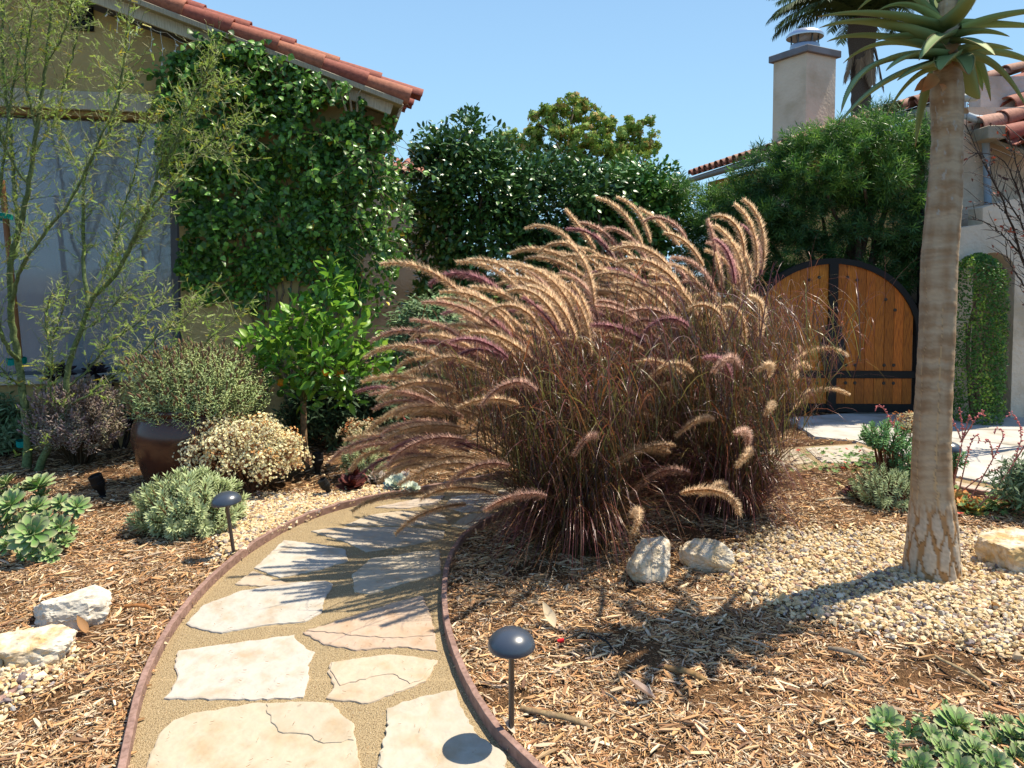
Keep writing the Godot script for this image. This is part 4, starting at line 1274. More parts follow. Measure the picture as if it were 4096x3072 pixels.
func far_tree() -> void:
	rng.seed = 81
	var d := 27.0
	var o := thing("round_tree", "distant round olive green tree standing above the glossy shrubs", "tree")
	var mb := MB.new()
	for k in 5:
		var a := TAU * k / 5.0
		leaf(mb, Transform3D(facing(Vector3(cos(a), 0.2, sin(a)), Vector3.UP), Vector3(0, 0.1 * k, 0)), 1.0, 0.7, Color.WHITE, 0.2, 0.4, 2, 0.0)
	var lm := mb.done(M.leaf_matt)
	var xs := []
	var cs := []
	var tones := [lin(0.2, 0.31, 0.05), lin(0.26, 0.36, 0.06), lin(0.15, 0.26, 0.05), lin(0.32, 0.38, 0.07), lin(0.2, 0.32, 0.06), lin(0.24, 0.34, 0.05), lin(0.4, 0.28, 0.08)]
	var targets := []
	for q in [Vector3(1.035, 7.021, -27), Vector3(0.749, 6.581, -27.5), Vector3(1.628, 7.315, -26.6), Vector3(2.235, 7.615, -27), Vector3(2.642, 7.402, -27.4), Vector3(1.774, 6.527, -26.3), Vector3(2.417, 6.348, -26.2), Vector3(3.24, 6.988, -27), Vector3(3.619, 6.569, -26.7), Vector3(2.986, 6.107, -26.2), Vector3(3.997, 6.16, -27), Vector3(4.559, 7.033, -27.4), Vector3(4.868, 6.327, -27.2), Vector3(4.385, 5.715, -26.8), Vector3(3.666, 5.574, -26.4), Vector3(2.664, 5.544, -26.2), Vector3(1.702, 5.736, -26.4), Vector3(0.897, 5.88, -26.8), Vector3(0.742, 5.391, -27.2), Vector3(1.563, 5.056, -26.8), Vector3(2.451, 4.936, -26.5), Vector3(3.355, 5.017, -26.5), Vector3(4.255, 5.197, -27), Vector3(-0.191, 6.585, -28)]:
		leaves_on(clump_points(q, Vector3(0.58, 0.48, 0.6), 17, 18, 0.19, 0.3), 0.08, 0.14, tones, xs, cs, 0.3)
		targets.append(q)
	scatter("crown", lm, xs, cs, o)
	var base := Vector3(2.62, 3.663, -27)
	var tm := MB.new()
	tube(tm, [Vector3(base.x, -0.1, base.z), Vector3(base.x + 0.05, 1.6, base.z), base], [0.26, 0.21, 0.17], 9, lin(0.2, 0.16, 0.12))
	put("trunk", tm.done(M.bark), o)
	limbs(o, base, 0.11, [targets[0], targets[3], targets[7], targets[11], targets[13], targets[16], targets[18], targets[9]], lin(0.2, 0.16, 0.12))

func fern_pine() -> void:
	rng.seed = 91
	var o := thing("fern_pine", "feathery bright green fern pine spreading over the arched gate", "tree")
	# a spray of narrow leaves
	var mb := MB.new()
	for k in 13:
		var y := 0.06 + 0.07 * k
		var a := k * 2.4
		var dir := Vector3(cos(a), 0.75 + 0.05 * k, sin(a)).normalized()
		leaf(mb, Transform3D(facing(dir, Vector3(-cos(a) * 0.4, 1, -sin(a) * 0.4)), Vector3(0, y, 0)), 0.62, 0.075, Color.WHITE, 0.1, 0.15, 2, 0.5)
	tube(mb, [Vector3.ZERO, Vector3(0, 1, 0)], [0.014, 0.008], 3, lin(0.6, 0.6, 0.3), false)
	var lm := mb.done(M.leaf)
	var xs := []
	var cs := []
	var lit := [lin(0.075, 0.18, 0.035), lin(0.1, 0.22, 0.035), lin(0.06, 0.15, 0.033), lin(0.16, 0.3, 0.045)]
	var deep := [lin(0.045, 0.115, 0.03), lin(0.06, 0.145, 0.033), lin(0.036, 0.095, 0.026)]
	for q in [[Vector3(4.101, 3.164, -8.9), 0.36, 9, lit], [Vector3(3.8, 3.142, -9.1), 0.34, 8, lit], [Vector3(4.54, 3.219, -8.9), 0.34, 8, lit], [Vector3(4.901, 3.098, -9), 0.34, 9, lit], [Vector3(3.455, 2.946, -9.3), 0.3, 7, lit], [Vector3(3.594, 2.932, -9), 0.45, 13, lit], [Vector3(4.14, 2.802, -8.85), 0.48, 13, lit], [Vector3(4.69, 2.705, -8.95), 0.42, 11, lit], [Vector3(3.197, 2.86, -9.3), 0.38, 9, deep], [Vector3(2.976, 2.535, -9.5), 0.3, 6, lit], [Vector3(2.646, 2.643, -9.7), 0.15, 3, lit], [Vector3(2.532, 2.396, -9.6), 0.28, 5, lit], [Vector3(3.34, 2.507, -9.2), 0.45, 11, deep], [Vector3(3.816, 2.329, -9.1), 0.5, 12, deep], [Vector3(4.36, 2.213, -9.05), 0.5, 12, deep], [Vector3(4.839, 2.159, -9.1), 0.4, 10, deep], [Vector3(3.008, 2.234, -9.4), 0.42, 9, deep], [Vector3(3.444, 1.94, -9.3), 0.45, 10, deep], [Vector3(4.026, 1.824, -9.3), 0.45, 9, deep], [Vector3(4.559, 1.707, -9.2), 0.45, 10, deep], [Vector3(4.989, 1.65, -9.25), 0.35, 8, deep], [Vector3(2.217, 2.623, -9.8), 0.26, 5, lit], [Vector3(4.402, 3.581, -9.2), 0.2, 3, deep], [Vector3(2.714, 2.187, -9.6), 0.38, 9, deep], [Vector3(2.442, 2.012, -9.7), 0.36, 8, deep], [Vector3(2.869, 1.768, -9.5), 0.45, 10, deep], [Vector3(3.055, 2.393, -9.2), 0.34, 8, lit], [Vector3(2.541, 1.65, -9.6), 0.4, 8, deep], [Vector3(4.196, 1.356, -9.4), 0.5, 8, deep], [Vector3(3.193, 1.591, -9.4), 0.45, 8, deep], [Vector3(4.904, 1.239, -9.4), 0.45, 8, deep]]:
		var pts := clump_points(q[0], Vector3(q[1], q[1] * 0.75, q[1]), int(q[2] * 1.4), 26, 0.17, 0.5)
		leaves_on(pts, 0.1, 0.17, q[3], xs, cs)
	scatter("foliage", lm, xs, cs, o)
	var root := Vector3(Vector3(4.474, 0.989, -9.6).x, -0.1, -9.6)
	limbs(o, root, 0.07, [Vector3(3.896, 2.516, -9.3), Vector3(4.529, 2.631, -9.3), Vector3(3.444, 2.769, -9.5), Vector3(4.924, 3.032, -9.3), Vector3(4.181, 3.243, -9.2), Vector3(2.947, 2.603, -9.6), Vector3(4.571, 3.318, -9.3), Vector3(4.127, 2.675, -8.7), Vector3(4.448, 2.782, -8.7), Vector3(3.739, 2.578, -8.8)], lin(0.13, 0.1, 0.08))

func palm() -> void:
	rng.seed = 101
	var d := 26.0
	var c := Vector3(12.132, 10.771, -26)
	var o := thing("palm_tree", "tall palm with drooping fronds standing behind the chimney", "tree", Vector3(c.x, 0, c.z))
	var mb := MB.new()
	var pts := []
	var rad := []
	for k in 60:
		var y := -0.2 + (c.y - 0.2) * k / 59.0
		pts.append(Vector3(0.05 * sin(y * 0.5), y, 0))
		rad.append(0.32 + 0.015 * sin(k * 2.9) + (0.14 * sm(c.y - 2.2, c.y - 0.9, y)))
	tube(mb, pts, rad, 18, lin(0.13, 0.1, 0.08))
	put("trunk", mb.done(M.bark), o)
	var kinds := []
	for v in 4:
		mb = MB.new()
		var dead := v == 3
		var droop := [0.5, 0.85, 1.25, 1.9][v] as float
		var rach := []
		var L := 3.3 if not dead else 1.9
		var p := Vector3.ZERO
		for k in 25:
			rach.append(p)
			var a := 0.75 - droop * pow(k / 24.0, 1.1) * 1.25 if not dead else -0.5 - 0.9 * minf(1.0, k / 8.0)
			p += Vector3(cos(a), sin(a), 0) * L / 24.0
		var cg := lin(0.06, 0.1, 0.035) if not dead else lin(0.3, 0.2, 0.12)
		tube(mb, rach, [0.035, 0.03, 0.025, 0.02, 0.015, 0.012], 5, cg * 1.6)
		for k in range(3, 25):
			for side in [-1.0, 1.0]:
				for h in 3:
					var q := k - h / 3.0
					var b: Vector3 = rach[int(q)].lerp(rach[mini(int(q) + 1, 24)], q - int(q))
					var len := 0.62 * sin(PI * clampf(0.12 + 0.8 * q / 25.0, 0, 1)) * (0.75 if dead else 1.0)
					var tan: Vector3 = (rach[mini(k, 24)] - rach[k - 1]).normalized()
					var dir := (tan * 0.7 + Vector3(0, -0.25 if not dead else -0.9, 0.9 * side) + rv() * 0.12).normalized()
					ribbon(mb, [b, b + dir * len * 0.5, b + (dir + Vector3(0, -0.22, 0)) * len], 0.05, tan, vary(cg, 0.2), vary(cg, 0.2))
		kinds.append(mb.done(M.leaf_matt))
	var n := 0
	for i in 64:
		var v := 0 if i < 10 else (1 if i < 30 else (2 if i < 57 else 3))
		var b := Basis(Vector3.UP, i * 2.399 + rf(-0.2, 0.2)) * Basis(Vector3.BACK, rf(-0.12, 0.12))
		var y: float = c.y + [0.1, -0.05, -0.3, -0.8][v] + rf(-0.2, 0.15)
		put_n("frond", n, kinds[v], o, Transform3D(b.scaled_local(Vector3.ONE * rf(0.85, 1.1)), Vector3(0, y, 0)))
		n += 1

func hedge_column() -> void:
	rng.seed = 111
	var o := thing("clipped_hedge", "clipped round topped hedge column against the beige wall beside the gate", "hedge")
	var mb := MB.new()
	leaf(mb, Transform3D.IDENTITY, 1.0, 0.62, Color.WHITE, 0.2, 0.2, 2, 0.5)
	var lm := mb.done(M.leaf)
	var a := Vector3(4.928, 0.112, -8.15)
	var b := Vector3(5.387, 1.853, -8.15)
	var cx := (a.x + b.x) * 0.5
	var hx := (b.x - a.x) * 0.5
	var xs := []
	var cs := []
	var tones := [lin(0.08, 0.19, 0.03), lin(0.11, 0.24, 0.035), lin(0.06, 0.15, 0.03)]
	var bright := [lin(0.28, 0.42, 0.05), lin(0.2, 0.34, 0.04), lin(0.34, 0.45, 0.07)]
	for i in 11000:
		var y := rf(0.0, b.y)
		var t := clampf((y - (b.y - 0.35)) / 0.35, 0.0, 1.0)
		var rr := sqrt(maxf(0.0, 1.0 - t * t))
		if rng.randf() < 0.1:
			rr *= sqrt(rng.randf())
			y = b.y - 0.35 + 0.35 * sqrt(maxf(0.0, 1.0 - rr * rr))
		var an := rf(0, TAU)
		var sq := 1.0 / maxf(pow(pow(absf(cos(an)), 3.0) + pow(absf(sin(an)), 3.0), 1.0 / 3.0), 0.1)
		var off := Vector3(cos(an) * sq, 0, sin(an) * sq)
		var k := rf(0.86, 1.03) + 0.05 * bed_noise.get_noise_2d(an * 4.0, y * 9.0)
		var p := Vector3(cx, y, -8.2) + off * Vector3(hx, 0, 0.3) * rr * k
		var nrm := (off + Vector3(0, 0.5 + t, 0) + rv() * 0.6).normalized()
		xs.append(Transform3D(facing((rv() + Vector3.UP * 0.4).normalized(), nrm).scaled_local(Vector3.ONE * rf(0.022, 0.04)), p))
		var young := bed_noise.get_noise_2d(an * 2.0 + 20.0, y * 3.0) > 0.05 and rng.randf() < 0.5
		cs.append(vary(bright[rng.randi() % 3] if young else tones[rng.randi() % 3], 0.2))
	scatter("leaves", lm, xs, cs, o)
	limbs(o, Vector3(cx, -0.05, -8.2), 0.03, [Vector3(cx, b.y * 0.8, -8.2), Vector3(cx - 0.12, b.y * 0.6, -8.15), Vector3(cx + 0.12, b.y * 0.6, -8.2)], lin(0.15, 0.11, 0.08))

# ================================================================ tree aloe
func aloe_tree() -> void:
	rng.seed = 121
	var d := 3.93
	var base := Vector3(2.227, 0, -3.859)
	var o := thing("tree_aloe", "tree aloe with ringed grey brown trunk and long arching green leaves", "tree", base)
	# trunk
	var cen := [Vector3(2.268, -0.045, -3.93), Vector3(2.266, 0.039, -3.93), Vector3(2.268, 0.153, -3.93), Vector3(2.266, 0.331, -3.93), Vector3(2.253, 0.532, -3.93), Vector3(2.248, 0.718, -3.93), Vector3(2.254, 1.058, -3.93), Vector3(2.262, 1.38, -3.93), Vector3(2.263, 1.723, -3.93), Vector3(2.281, 2.04, -3.93), Vector3(2.287, 2.355, -3.93), Vector3(2.278, 2.595, -3.93), Vector3(2.277, 2.715, -3.93), Vector3(2.278, 2.858, -3.93), Vector3(2.278, 3.024, -3.93), Vector3(2.273, 3.213, -3.93)]
	var wid := [124.0, 112.0, 103.0, 92.0, 82.0, 76.0, 72.0, 71.0, 72.0, 68.0, 60.0, 65.0, 52.0, 46.0, 42.0, 30.0]
	var no := FastNoiseLite.new()
	no.seed = 5
	no.frequency = 1.0
	no.fractal_octaves = 3
	var rings := 430
	var segs := 96
	var mb := MB.new()
	var cur := Curve3D.new()
	for i in cen.size():
		var t: Vector3 = (cen[mini(i + 1, cen.size() - 1)] - cen[maxi(i - 1, 0)]) * 0.17
		cur.add_point(cen[i] - base, -t, t)
	var total := cur.get_baked_length()
	var cracks := []
	for i in 15:
		cracks.append([rf(0, TAU), rf(0.55, 1.75), rf(0.012, 0.035), rf(0, 9)])
	var pos := []
	for j in rings + 1:
		var f := float(j) / rings
		var p := cur.sample_baked(total * f)
		var seg := 0
		while seg < cen.size() - 2 and (cen[seg + 1] - base).y < p.y: seg += 1
		var lo: float = (cen[seg] - base).y
		var hi: float = (cen[seg + 1] - base).y
		var r := lerpf(wid[seg], wid[seg + 1], clampf((p.y - lo) / (hi - lo), 0.0, 1.0)) * 0.5 * d / 1600.0
		for k in segs + 1:
			var a := TAU * k / segs
			var y := p.y
			var warp := y + 0.012 * no.get_noise_2d(cos(a) * 1.5 + 4.0, y * 2.0 + sin(a) * 1.5)
			# leaf scar rings
			var ringv := no.get_noise_2d(warp * 12.0, 3.0 + 0.25 * cos(a))
			var ring2 := no.get_noise_2d(warp * 60.0 + 0.5 * cos(a * 2.0), 9.0)
			var patch := no.get_noise_3d(cos(a) * 1.1, y * 2.6, sin(a) * 1.1)
			var dr := 0.0026 * ringv + 0.001 * ring2
			var grey := lin(0.43, 0.33, 0.21)
			var brown := lin(0.3, 0.19, 0.1)
			var cc := grey.lerp(brown, clampf(0.42 + 1.3 * ringv * 0.8 + 0.9 * patch, 0.0, 1.0))
			cc = cc * (1.0 + 0.22 * ring2)
			# pale papery flakes high up
			var fl := no.get_noise_3d(cos(a) * 2.0 + 20.0, y * 11.0, sin(a) * 2.0)
			if y > 1.95 and fl > 0.45:
				cc = lin(0.4, 0.35, 0.28)
				dr += 0.002
			# splits: ochre bark showing between the plates, wider towards the foot
			var foot := sm(0.5, 0.3, y + 0.07 * no.get_noise_2d(a * 6.0, 5.0))
			for c in cracks:
				if y > c[1]: continue
				var ca: float = c[0] + 0.14 * no.get_noise_2d(y * 4.0, c[3]) + 0.1 * no.get_noise_2d(y * 14.0, c[3] + 3.0)
				var da := absf(wrapf(a - ca, -PI, PI))
				var w: float = c[2] * (0.5 + 1.2 * sm(c[1], 0.2, y)) * (1.0 + 0.8 * no.get_noise_2d(y * 9.0, c[3] + 7.0))
				if da < w:
					cc = cc.lerp(lin(0.52, 0.35, 0.17), 0.85)
					dr -= 0.0015
				elif da < w * 1.5:
					cc = cc * 0.72
			if foot > 0.0:
				# tear-shaped grey plates parted by rusty seams
				var u := a * 10.0 / TAU + 0.22 * no.get_noise_2d(a * 3.0, y * 7.0)
				var v := y * 6.2 + 0.3 * no.get_noise_2d(cos(a) * 2.0 + 8.0, sin(a) * 2.0)
				var dmin := 9.0
				for jj in 3:
					var rowv := floorf(v) + jj - 1.0
					var sh := 0.5 * fposmod(rowv, 2.0)
					var du := absf(fposmod(u - sh + 0.5, 1.0) - 0.5)
					var dvv := v - rowv
					dmin = minf(dmin, pow(pow(du * 2.0, 1.25) + pow(absf(dvv) * (1.12 if dvv < 0.0 else 0.92), 1.25), 0.8))
				var inside := 0.81 - dmin
				var plate := lin(0.47, 0.385, 0.28) * (1.0 + 0.35 * no.get_noise_3d(u * 4.0, y * 40.0, 2.0))
				var seam := lin(0.36, 0.2, 0.085)
				var pc := plate if inside > 0.1 else (seam * 0.5 if inside > 0.05 else seam)
				cc = cc.lerp(pc, foot)
				dr += foot * (0.007 * clampf(inside * 4.0, -0.5, 1.0))
			var q := p + Vector3(cos(a), 0, sin(a)) * (r + dr)
			pos.append(q)
			mb.vert(q, Vector3.ZERO, cc)
	var W := segs + 1
	for j in rings + 1:
		for k in W:
			var kl := k - 1 if k > 0 else segs - 1
			var kr := k + 1 if k < segs else 1
			var du: Vector3 = pos[j * W + kr] - pos[j * W + kl]
			var dv: Vector3 = pos[mini(j + 1, rings) * W + k] - pos[maxi(j - 1, 0) * W + k]
			mb.n[j * W + k] = dv.cross(du).normalized()
	for j in rings:
		for k in segs:
			mb.quad(j * W + k, j * W + k + 1, (j + 1) * W + k + 1, (j + 1) * W + k)
	put("trunk", mb.done(M.chip), o)
	# dried leaf bases curling off under the crown
	for q in [[Vector3(2.164, 2.667, -3.84), 0.1, 0.07, Vector3(-0.6, -0.9, 0.3)], [Vector3(2.157, 2.644, -3.86), 0.09, 0.06, Vector3(-0.9, -0.5, 0.2)], [Vector3(2.245, 2.708, -3.82), 0.08, 0.09, Vector3(0.5, -0.3, 0.6)], [Vector3(2.196, 2.805, -3.82), 0.07, 0.1, Vector3(0.1, -0.4, 0.9)], [Vector3(2.196, 2.571, -3.83), 0.05, 0.05, Vector3(-0.2, 0.6, 0.7)], [Vector3(2.331, 2.483, -3.88), 0.035, 0.04, Vector3(0.9, 0.2, 0.4)]]:
		mb = MB.new()
		leaf(mb, Transform3D(facing(q[3], Vector3(0.2, 0.4, 1)), q[0] - base), q[1], q[2], lin(0.5, 0.33, 0.16), 0.5, 0.5, 4, 0.2, lin(0.4, 0.16, 0.06))
		put("dry_leaf_base", mb.done(M.leaf_matt), o)
	# leaves: foot on the stem, a point they arch over, the tip
	var specs := [
		[Vector3(2.21, 2.903, -3.85), Vector3(1.781, 2.966, -3.7), Vector3(1.48, 2.891, -3.65), 0.075],
		[Vector3(2.212, 2.833, -3.85), Vector3(1.783, 2.978, -3.8), Vector3(1.551, 2.887, -3.8), 0.085],
		[Vector3(2.219, 2.801, -3.86), Vector3(1.807, 2.931, -3.9), Vector3(1.653, 2.864, -3.95), 0.07],
		[Vector3(2.266, 2.816, -3.95), Vector3(2.001, 2.984, -4.1), Vector3(1.85, 2.821, -4.2), 0.065],
		[Vector3(2.196, 2.766, -3.86), Vector3(1.703, 2.782, -3.72), Vector3(1.617, 2.438, -3.68), 0.08],
		[Vector3(2.196, 2.74, -3.85), Vector3(1.835, 2.666, -3.75), Vector3(1.62, 2.385, -3.72), 0.075],
		[Vector3(2.206, 2.831, -3.88), Vector3(1.997, 2.903, -3.85), Vector3(1.838, 2.822, -3.8), 0.07],
		[Vector3(2.203, 2.762, -3.83), Vector3(1.914, 2.745, -3.6), Vector3(1.743, 2.592, -3.5), 0.075],
		[Vector3(2.204, 2.729, -3.83), Vector3(1.96, 2.669, -3.6), Vector3(1.822, 2.56, -3.55), 0.075],
		[Vector3(2.232, 2.73, -3.9), Vector3(2.079, 2.72, -3.95), Vector3(2, 2.49, -4), 0.06],
		[Vector3(2.249, 2.72, -3.95), Vector3(2.248, 2.711, -4.1), Vector3(2.266, 2.357, -4.2), 0.06],
		[Vector3(2.259, 2.868, -3.85), Vector3(2.337, 2.882, -3.75), Vector3(2.446, 2.812, -3.7), 0.07],
		[Vector3(2.291, 2.794, -3.86), Vector3(2.371, 2.822, -3.8), Vector3(2.498, 2.764, -3.75), 0.075],
		[Vector3(2.327, 2.789, -3.9), Vector3(2.562, 2.852, -3.95), Vector3(2.845, 2.734, -4), 0.075],
		[Vector3(2.327, 2.777, -3.9), Vector3(2.496, 2.855, -4), Vector3(2.618, 2.591, -4.1), 0.05],
		[Vector3(2.322, 2.776, -3.88), Vector3(2.466, 2.772, -3.8), Vector3(2.586, 2.46, -3.75), 0.075],
		[Vector3(2.346, 2.744, -3.95), Vector3(2.447, 2.649, -4.05), Vector3(2.557, 2.601, -4.1), 0.13],
		[Vector3(2.281, 2.763, -3.85), Vector3(2.247, 2.72, -3.7), Vector3(2.203, 2.604, -3.62), 0.09],
		[Vector3(2.358, 2.773, -3.95), Vector3(2.504, 2.821, -4.05), Vector3(2.571, 2.646, -4.1), 0.07],
		[Vector3(2.282, 2.905, -3.87), Vector3(2.524, 3.013, -3.9), Vector3(2.896, 3.031, -3.95), 0.085],
		[Vector3(2.291, 2.943, -3.9), Vector3(2.566, 2.976, -4), Vector3(2.984, 2.984, -4.1), 0.08],
		[Vector3(2.21, 2.92, -3.83), Vector3(2.154, 2.887, -3.6), Vector3(2.144, 2.981, -3.45), 0.1],
		[Vector3(2.222, 2.903, -3.85), Vector3(2.016, 3.089, -3.85), Vector3(1.865, 2.987, -3.85), 0.06],
		[Vector3(2.217, 2.87, -3.82), Vector3(1.995, 2.784, -3.55), Vector3(1.868, 2.626, -3.45), 0.08],
		[Vector3(2.232, 2.766, -3.82), Vector3(2.088, 2.705, -3.65), Vector3(2.039, 2.615, -3.58), 0.1],
		[Vector3(2.258, 2.842, -3.84), Vector3(2.254, 2.798, -3.65), Vector3(2.282, 2.676, -3.55), 0.07]]
	# upward and rearward leaves of the rosette above the picture's edge
	for i in 16:
		var a := i * 2.399 + 0.5
		var rr := rf(0.42, 0.62)
		var foot := Vector3(2.278, 3.024, -3.93) + Vector3(0, 0.1 * (i % 4) - 0.05, 0)
		var out := Vector3(cos(a), 0, sin(a))
		var lift := rf(0.05, 0.5)
		specs.append([foot + out * 0.03, foot + out * rr * 0.55 + Vector3.UP * (lift + 0.18), foot + out * rr + Vector3.UP * (lift - 0.02), rf(0.065, 0.09)])
	for i in specs.size():
		var s: Array = specs[i]
		put_n("leaf", i, aloe_leaf(s[0] - base, s[1] - base, s[2] - base, s[3]), o, Transform3D.IDENTITY)

func aloe_leaf(a: Vector3, b: Vector3, c: Vector3, width: float) -> ArrayMesh:
	var mb := MB.new()
	var n := 18
	var last := PackedInt32Array()
	var last_edge := []
	var green := vary(lin(0.2, 0.27, 0.11), 0.15)
	var tipc := lin(0.3, 0.15, 0.06)
	for i in n + 1:
		var k := float(i) / n
		var p := bez(a, b, c, k)
		var tan := (bez(a, b, c, minf(1.0, k + 0.02)) - bez(a, b, c, maxf(0.0, k - 0.02))).normalized()
		var side := tan.cross(Vector3.UP)
		if side.length() < 0.1: side = tan.cross(Vector3.BACK)
		side = side.normalized()
		var up := side.cross(tan).normalized()
		var w := width * 0.6 * pow(1.0 - k, 0.62) * (0.85 + 0.15 * sin(k * 3.0)) + 0.0015
		var th := 0.026 * pow(1.0 - k, 0.7) * (width / 0.075) + 0.0015
		var cc := green.lerp(green * 1.25, k)
		if k > 0.93: cc = cc.lerp(tipc, (k - 0.93) / 0.07)
		var prof := [[-1.0, 0.35], [-0.6, 0.02], [0.0, -0.12], [0.6, 0.02], [1.0, 0.35], [0.72, -0.55], [0.0, -1.0], [-0.72, -0.55]]
		var ring := PackedInt32Array()
		for q in 8:
			var pr: Array = prof[q]
			var nn: Vector3
			if q == 0: nn = -side
			elif q == 4: nn = side
			elif q < 4: nn = (up - side * pr[0] * 0.35)
			else: nn = (-up + side * pr[0])
			ring.append(mb.vert(p + side * pr[0] * w + up * pr[1] * th, nn.normalized(), cc))
		if i > 0:
			for q in 8:
				mb.quad(last[q], last[(q + 1) % 8], ring[(q + 1) % 8], ring[q])
			# marginal teeth
			for e in [0, 4]:
				var p0: Vector3 = mb.v[last[e]]
				var p1: Vector3 = mb.v[ring[e]]
				var o: Vector3 = side * (-1.0 if e == 0 else 1.0)
				for h in 3:
					if k > 0.92: continue
					var m := p0.lerp(p1, (h + 0.5) / 3.0)
					mb.flat3(m - tan * 0.0028, m + tan * 0.0028, m + o * 0.0055 + tan * 0.002, lin(0.42, 0.33, 0.14))
		last = ring
	return mb.done(M.succulent)

# ================================================================ purple fountain grass
func plume_mesh(L: float, bend: float, tone: int, seed_: int) -> ArrayMesh:
	# a bottle-brush flower spike: starts along +y at the origin and bows towards +x
	var r2 := RandomNumberGenerator.new()
	r2.seed = seed_
	var mb := MB.new()
	var n := 26
	var pts := []
	var p := Vector3.ZERO
	var wig := r2.randf_range(-0.15, 0.15)
	for i in n + 1:
		pts.append(p)
		var k := float(i) / n
		var a := bend * (k * 0.45 + 0.55 * k * k)
		p += Vector3(sin(a), cos(a), wig * k * 0.5).normalized() * L / n
	# tone 0: ripe tan, 1: turning, 2: young purple
	var core0: Color = [lin(0.36, 0.21, 0.11), lin(0.28, 0.13, 0.1), lin(0.2, 0.06, 0.07)][tone]
	var core1: Color = [lin(0.52, 0.34, 0.16), lin(0.42, 0.24, 0.13), lin(0.26, 0.085, 0.09)][tone]
	var br0: Color = [lin(0.7, 0.5, 0.33), lin(0.58, 0.37, 0.31), lin(0.43, 0.21, 0.24)][tone]
	var br1: Color = [lin(0.84, 0.65, 0.43), lin(0.74, 0.52, 0.4), lin(0.52, 0.29, 0.3)][tone]
	var rad := []
	for i in n + 1:
		var k := float(i) / n
		rad.append(0.0048 * (0.35 + 0.65 * minf(1.0, k * 8.0)) * (1.0 - 0.72 * pow(k, 2.2)))
	tube(mb, pts, rad, 6, core0, true, core1)
	var cnt := int(1500.0 * L / 0.36)
	for i in cnt:
		var k := r2.randf()
		var q := k * (n - 0.001)
		var i0 := int(q)
		var c: Vector3 = pts[i0].lerp(pts[i0 + 1], q - i0)
		var tan: Vector3 = (pts[i0 + 1] - pts[i0]).normalized()
		var s := tan.cross(Vector3(0.1, 0.2, 1)).normalized()
		var u := tan.cross(s)
		var a := r2.randf_range(0, TAU)
		var o := s * cos(a) + u * sin(a)
		var len := r2.randf_range(0.02, 0.052) * (1.0 - 0.5 * pow(k, 3.0)) * (0.55 + 0.45 * minf(1.0, k * 5.0))
		if r2.randf() < 0.06: len *= 1.35
		var dir := (o * r2.randf_range(0.65, 1.0) + tan * r2.randf_range(0.45, 0.95)).normalized()
		var w := r2.randf_range(0.0006, 0.0012)
		var side := dir.cross(Vector3(r2.randf_range(-1, 1), r2.randf_range(-1, 1), r2.randf_range(-1, 1))).normalized() * w
		var root := c + o * 0.003
		var cc := br0.lerp(br1, clampf(k * 0.7 + r2.randf_range(-0.2, 0.5), 0.0, 1.0)) * r2.randf_range(0.85, 1.15)
		var nn := (o + tan * 0.3 + side.cross(dir).normalized() * 0.5).normalized()
		mb.tri(mb.vert(root - side, nn, cc), mb.vert(root + side, nn, cc), mb.vert(root + dir * len, nn, cc * 1.15))
	return mb.done(M.plume)

func fountain_grass() -> void:
	rng.seed = 131
	var lib := [[], [], []]
	var bends := [0.12, 0.5, 0.8, 1.1, 1.35, 1.65]
	for tone in 3:
		for b in bends.size():
			lib[tone].append(plume_mesh([0.36, 0.44, 0.5, 0.52, 0.5, 0.44][b], bends[b], tone, tone * 31 + b * 7 + 1))
	clump("purple fountain grass clump nearest the path, its plumes leaning over the flagstones", Vector3(0.368, 0, -4.392), 235, Vector3(0.92, 1.7, 0.75), lib, 140, -0.29, 4200)
	clump("second purple fountain grass clump standing nearer the gate, behind the two pale rocks", Vector3(1.48, 0, -5.03), 250, Vector3(1.0, 2.1, 0.8), lib, 150, -0.16, 4600)
	clump("rear purple fountain grass clump between the other two and the salvia", Vector3(1.042, 0, -5.6), 150, Vector3(0.95, 2.1, 0.6), lib, 160, -0.3, 2400)

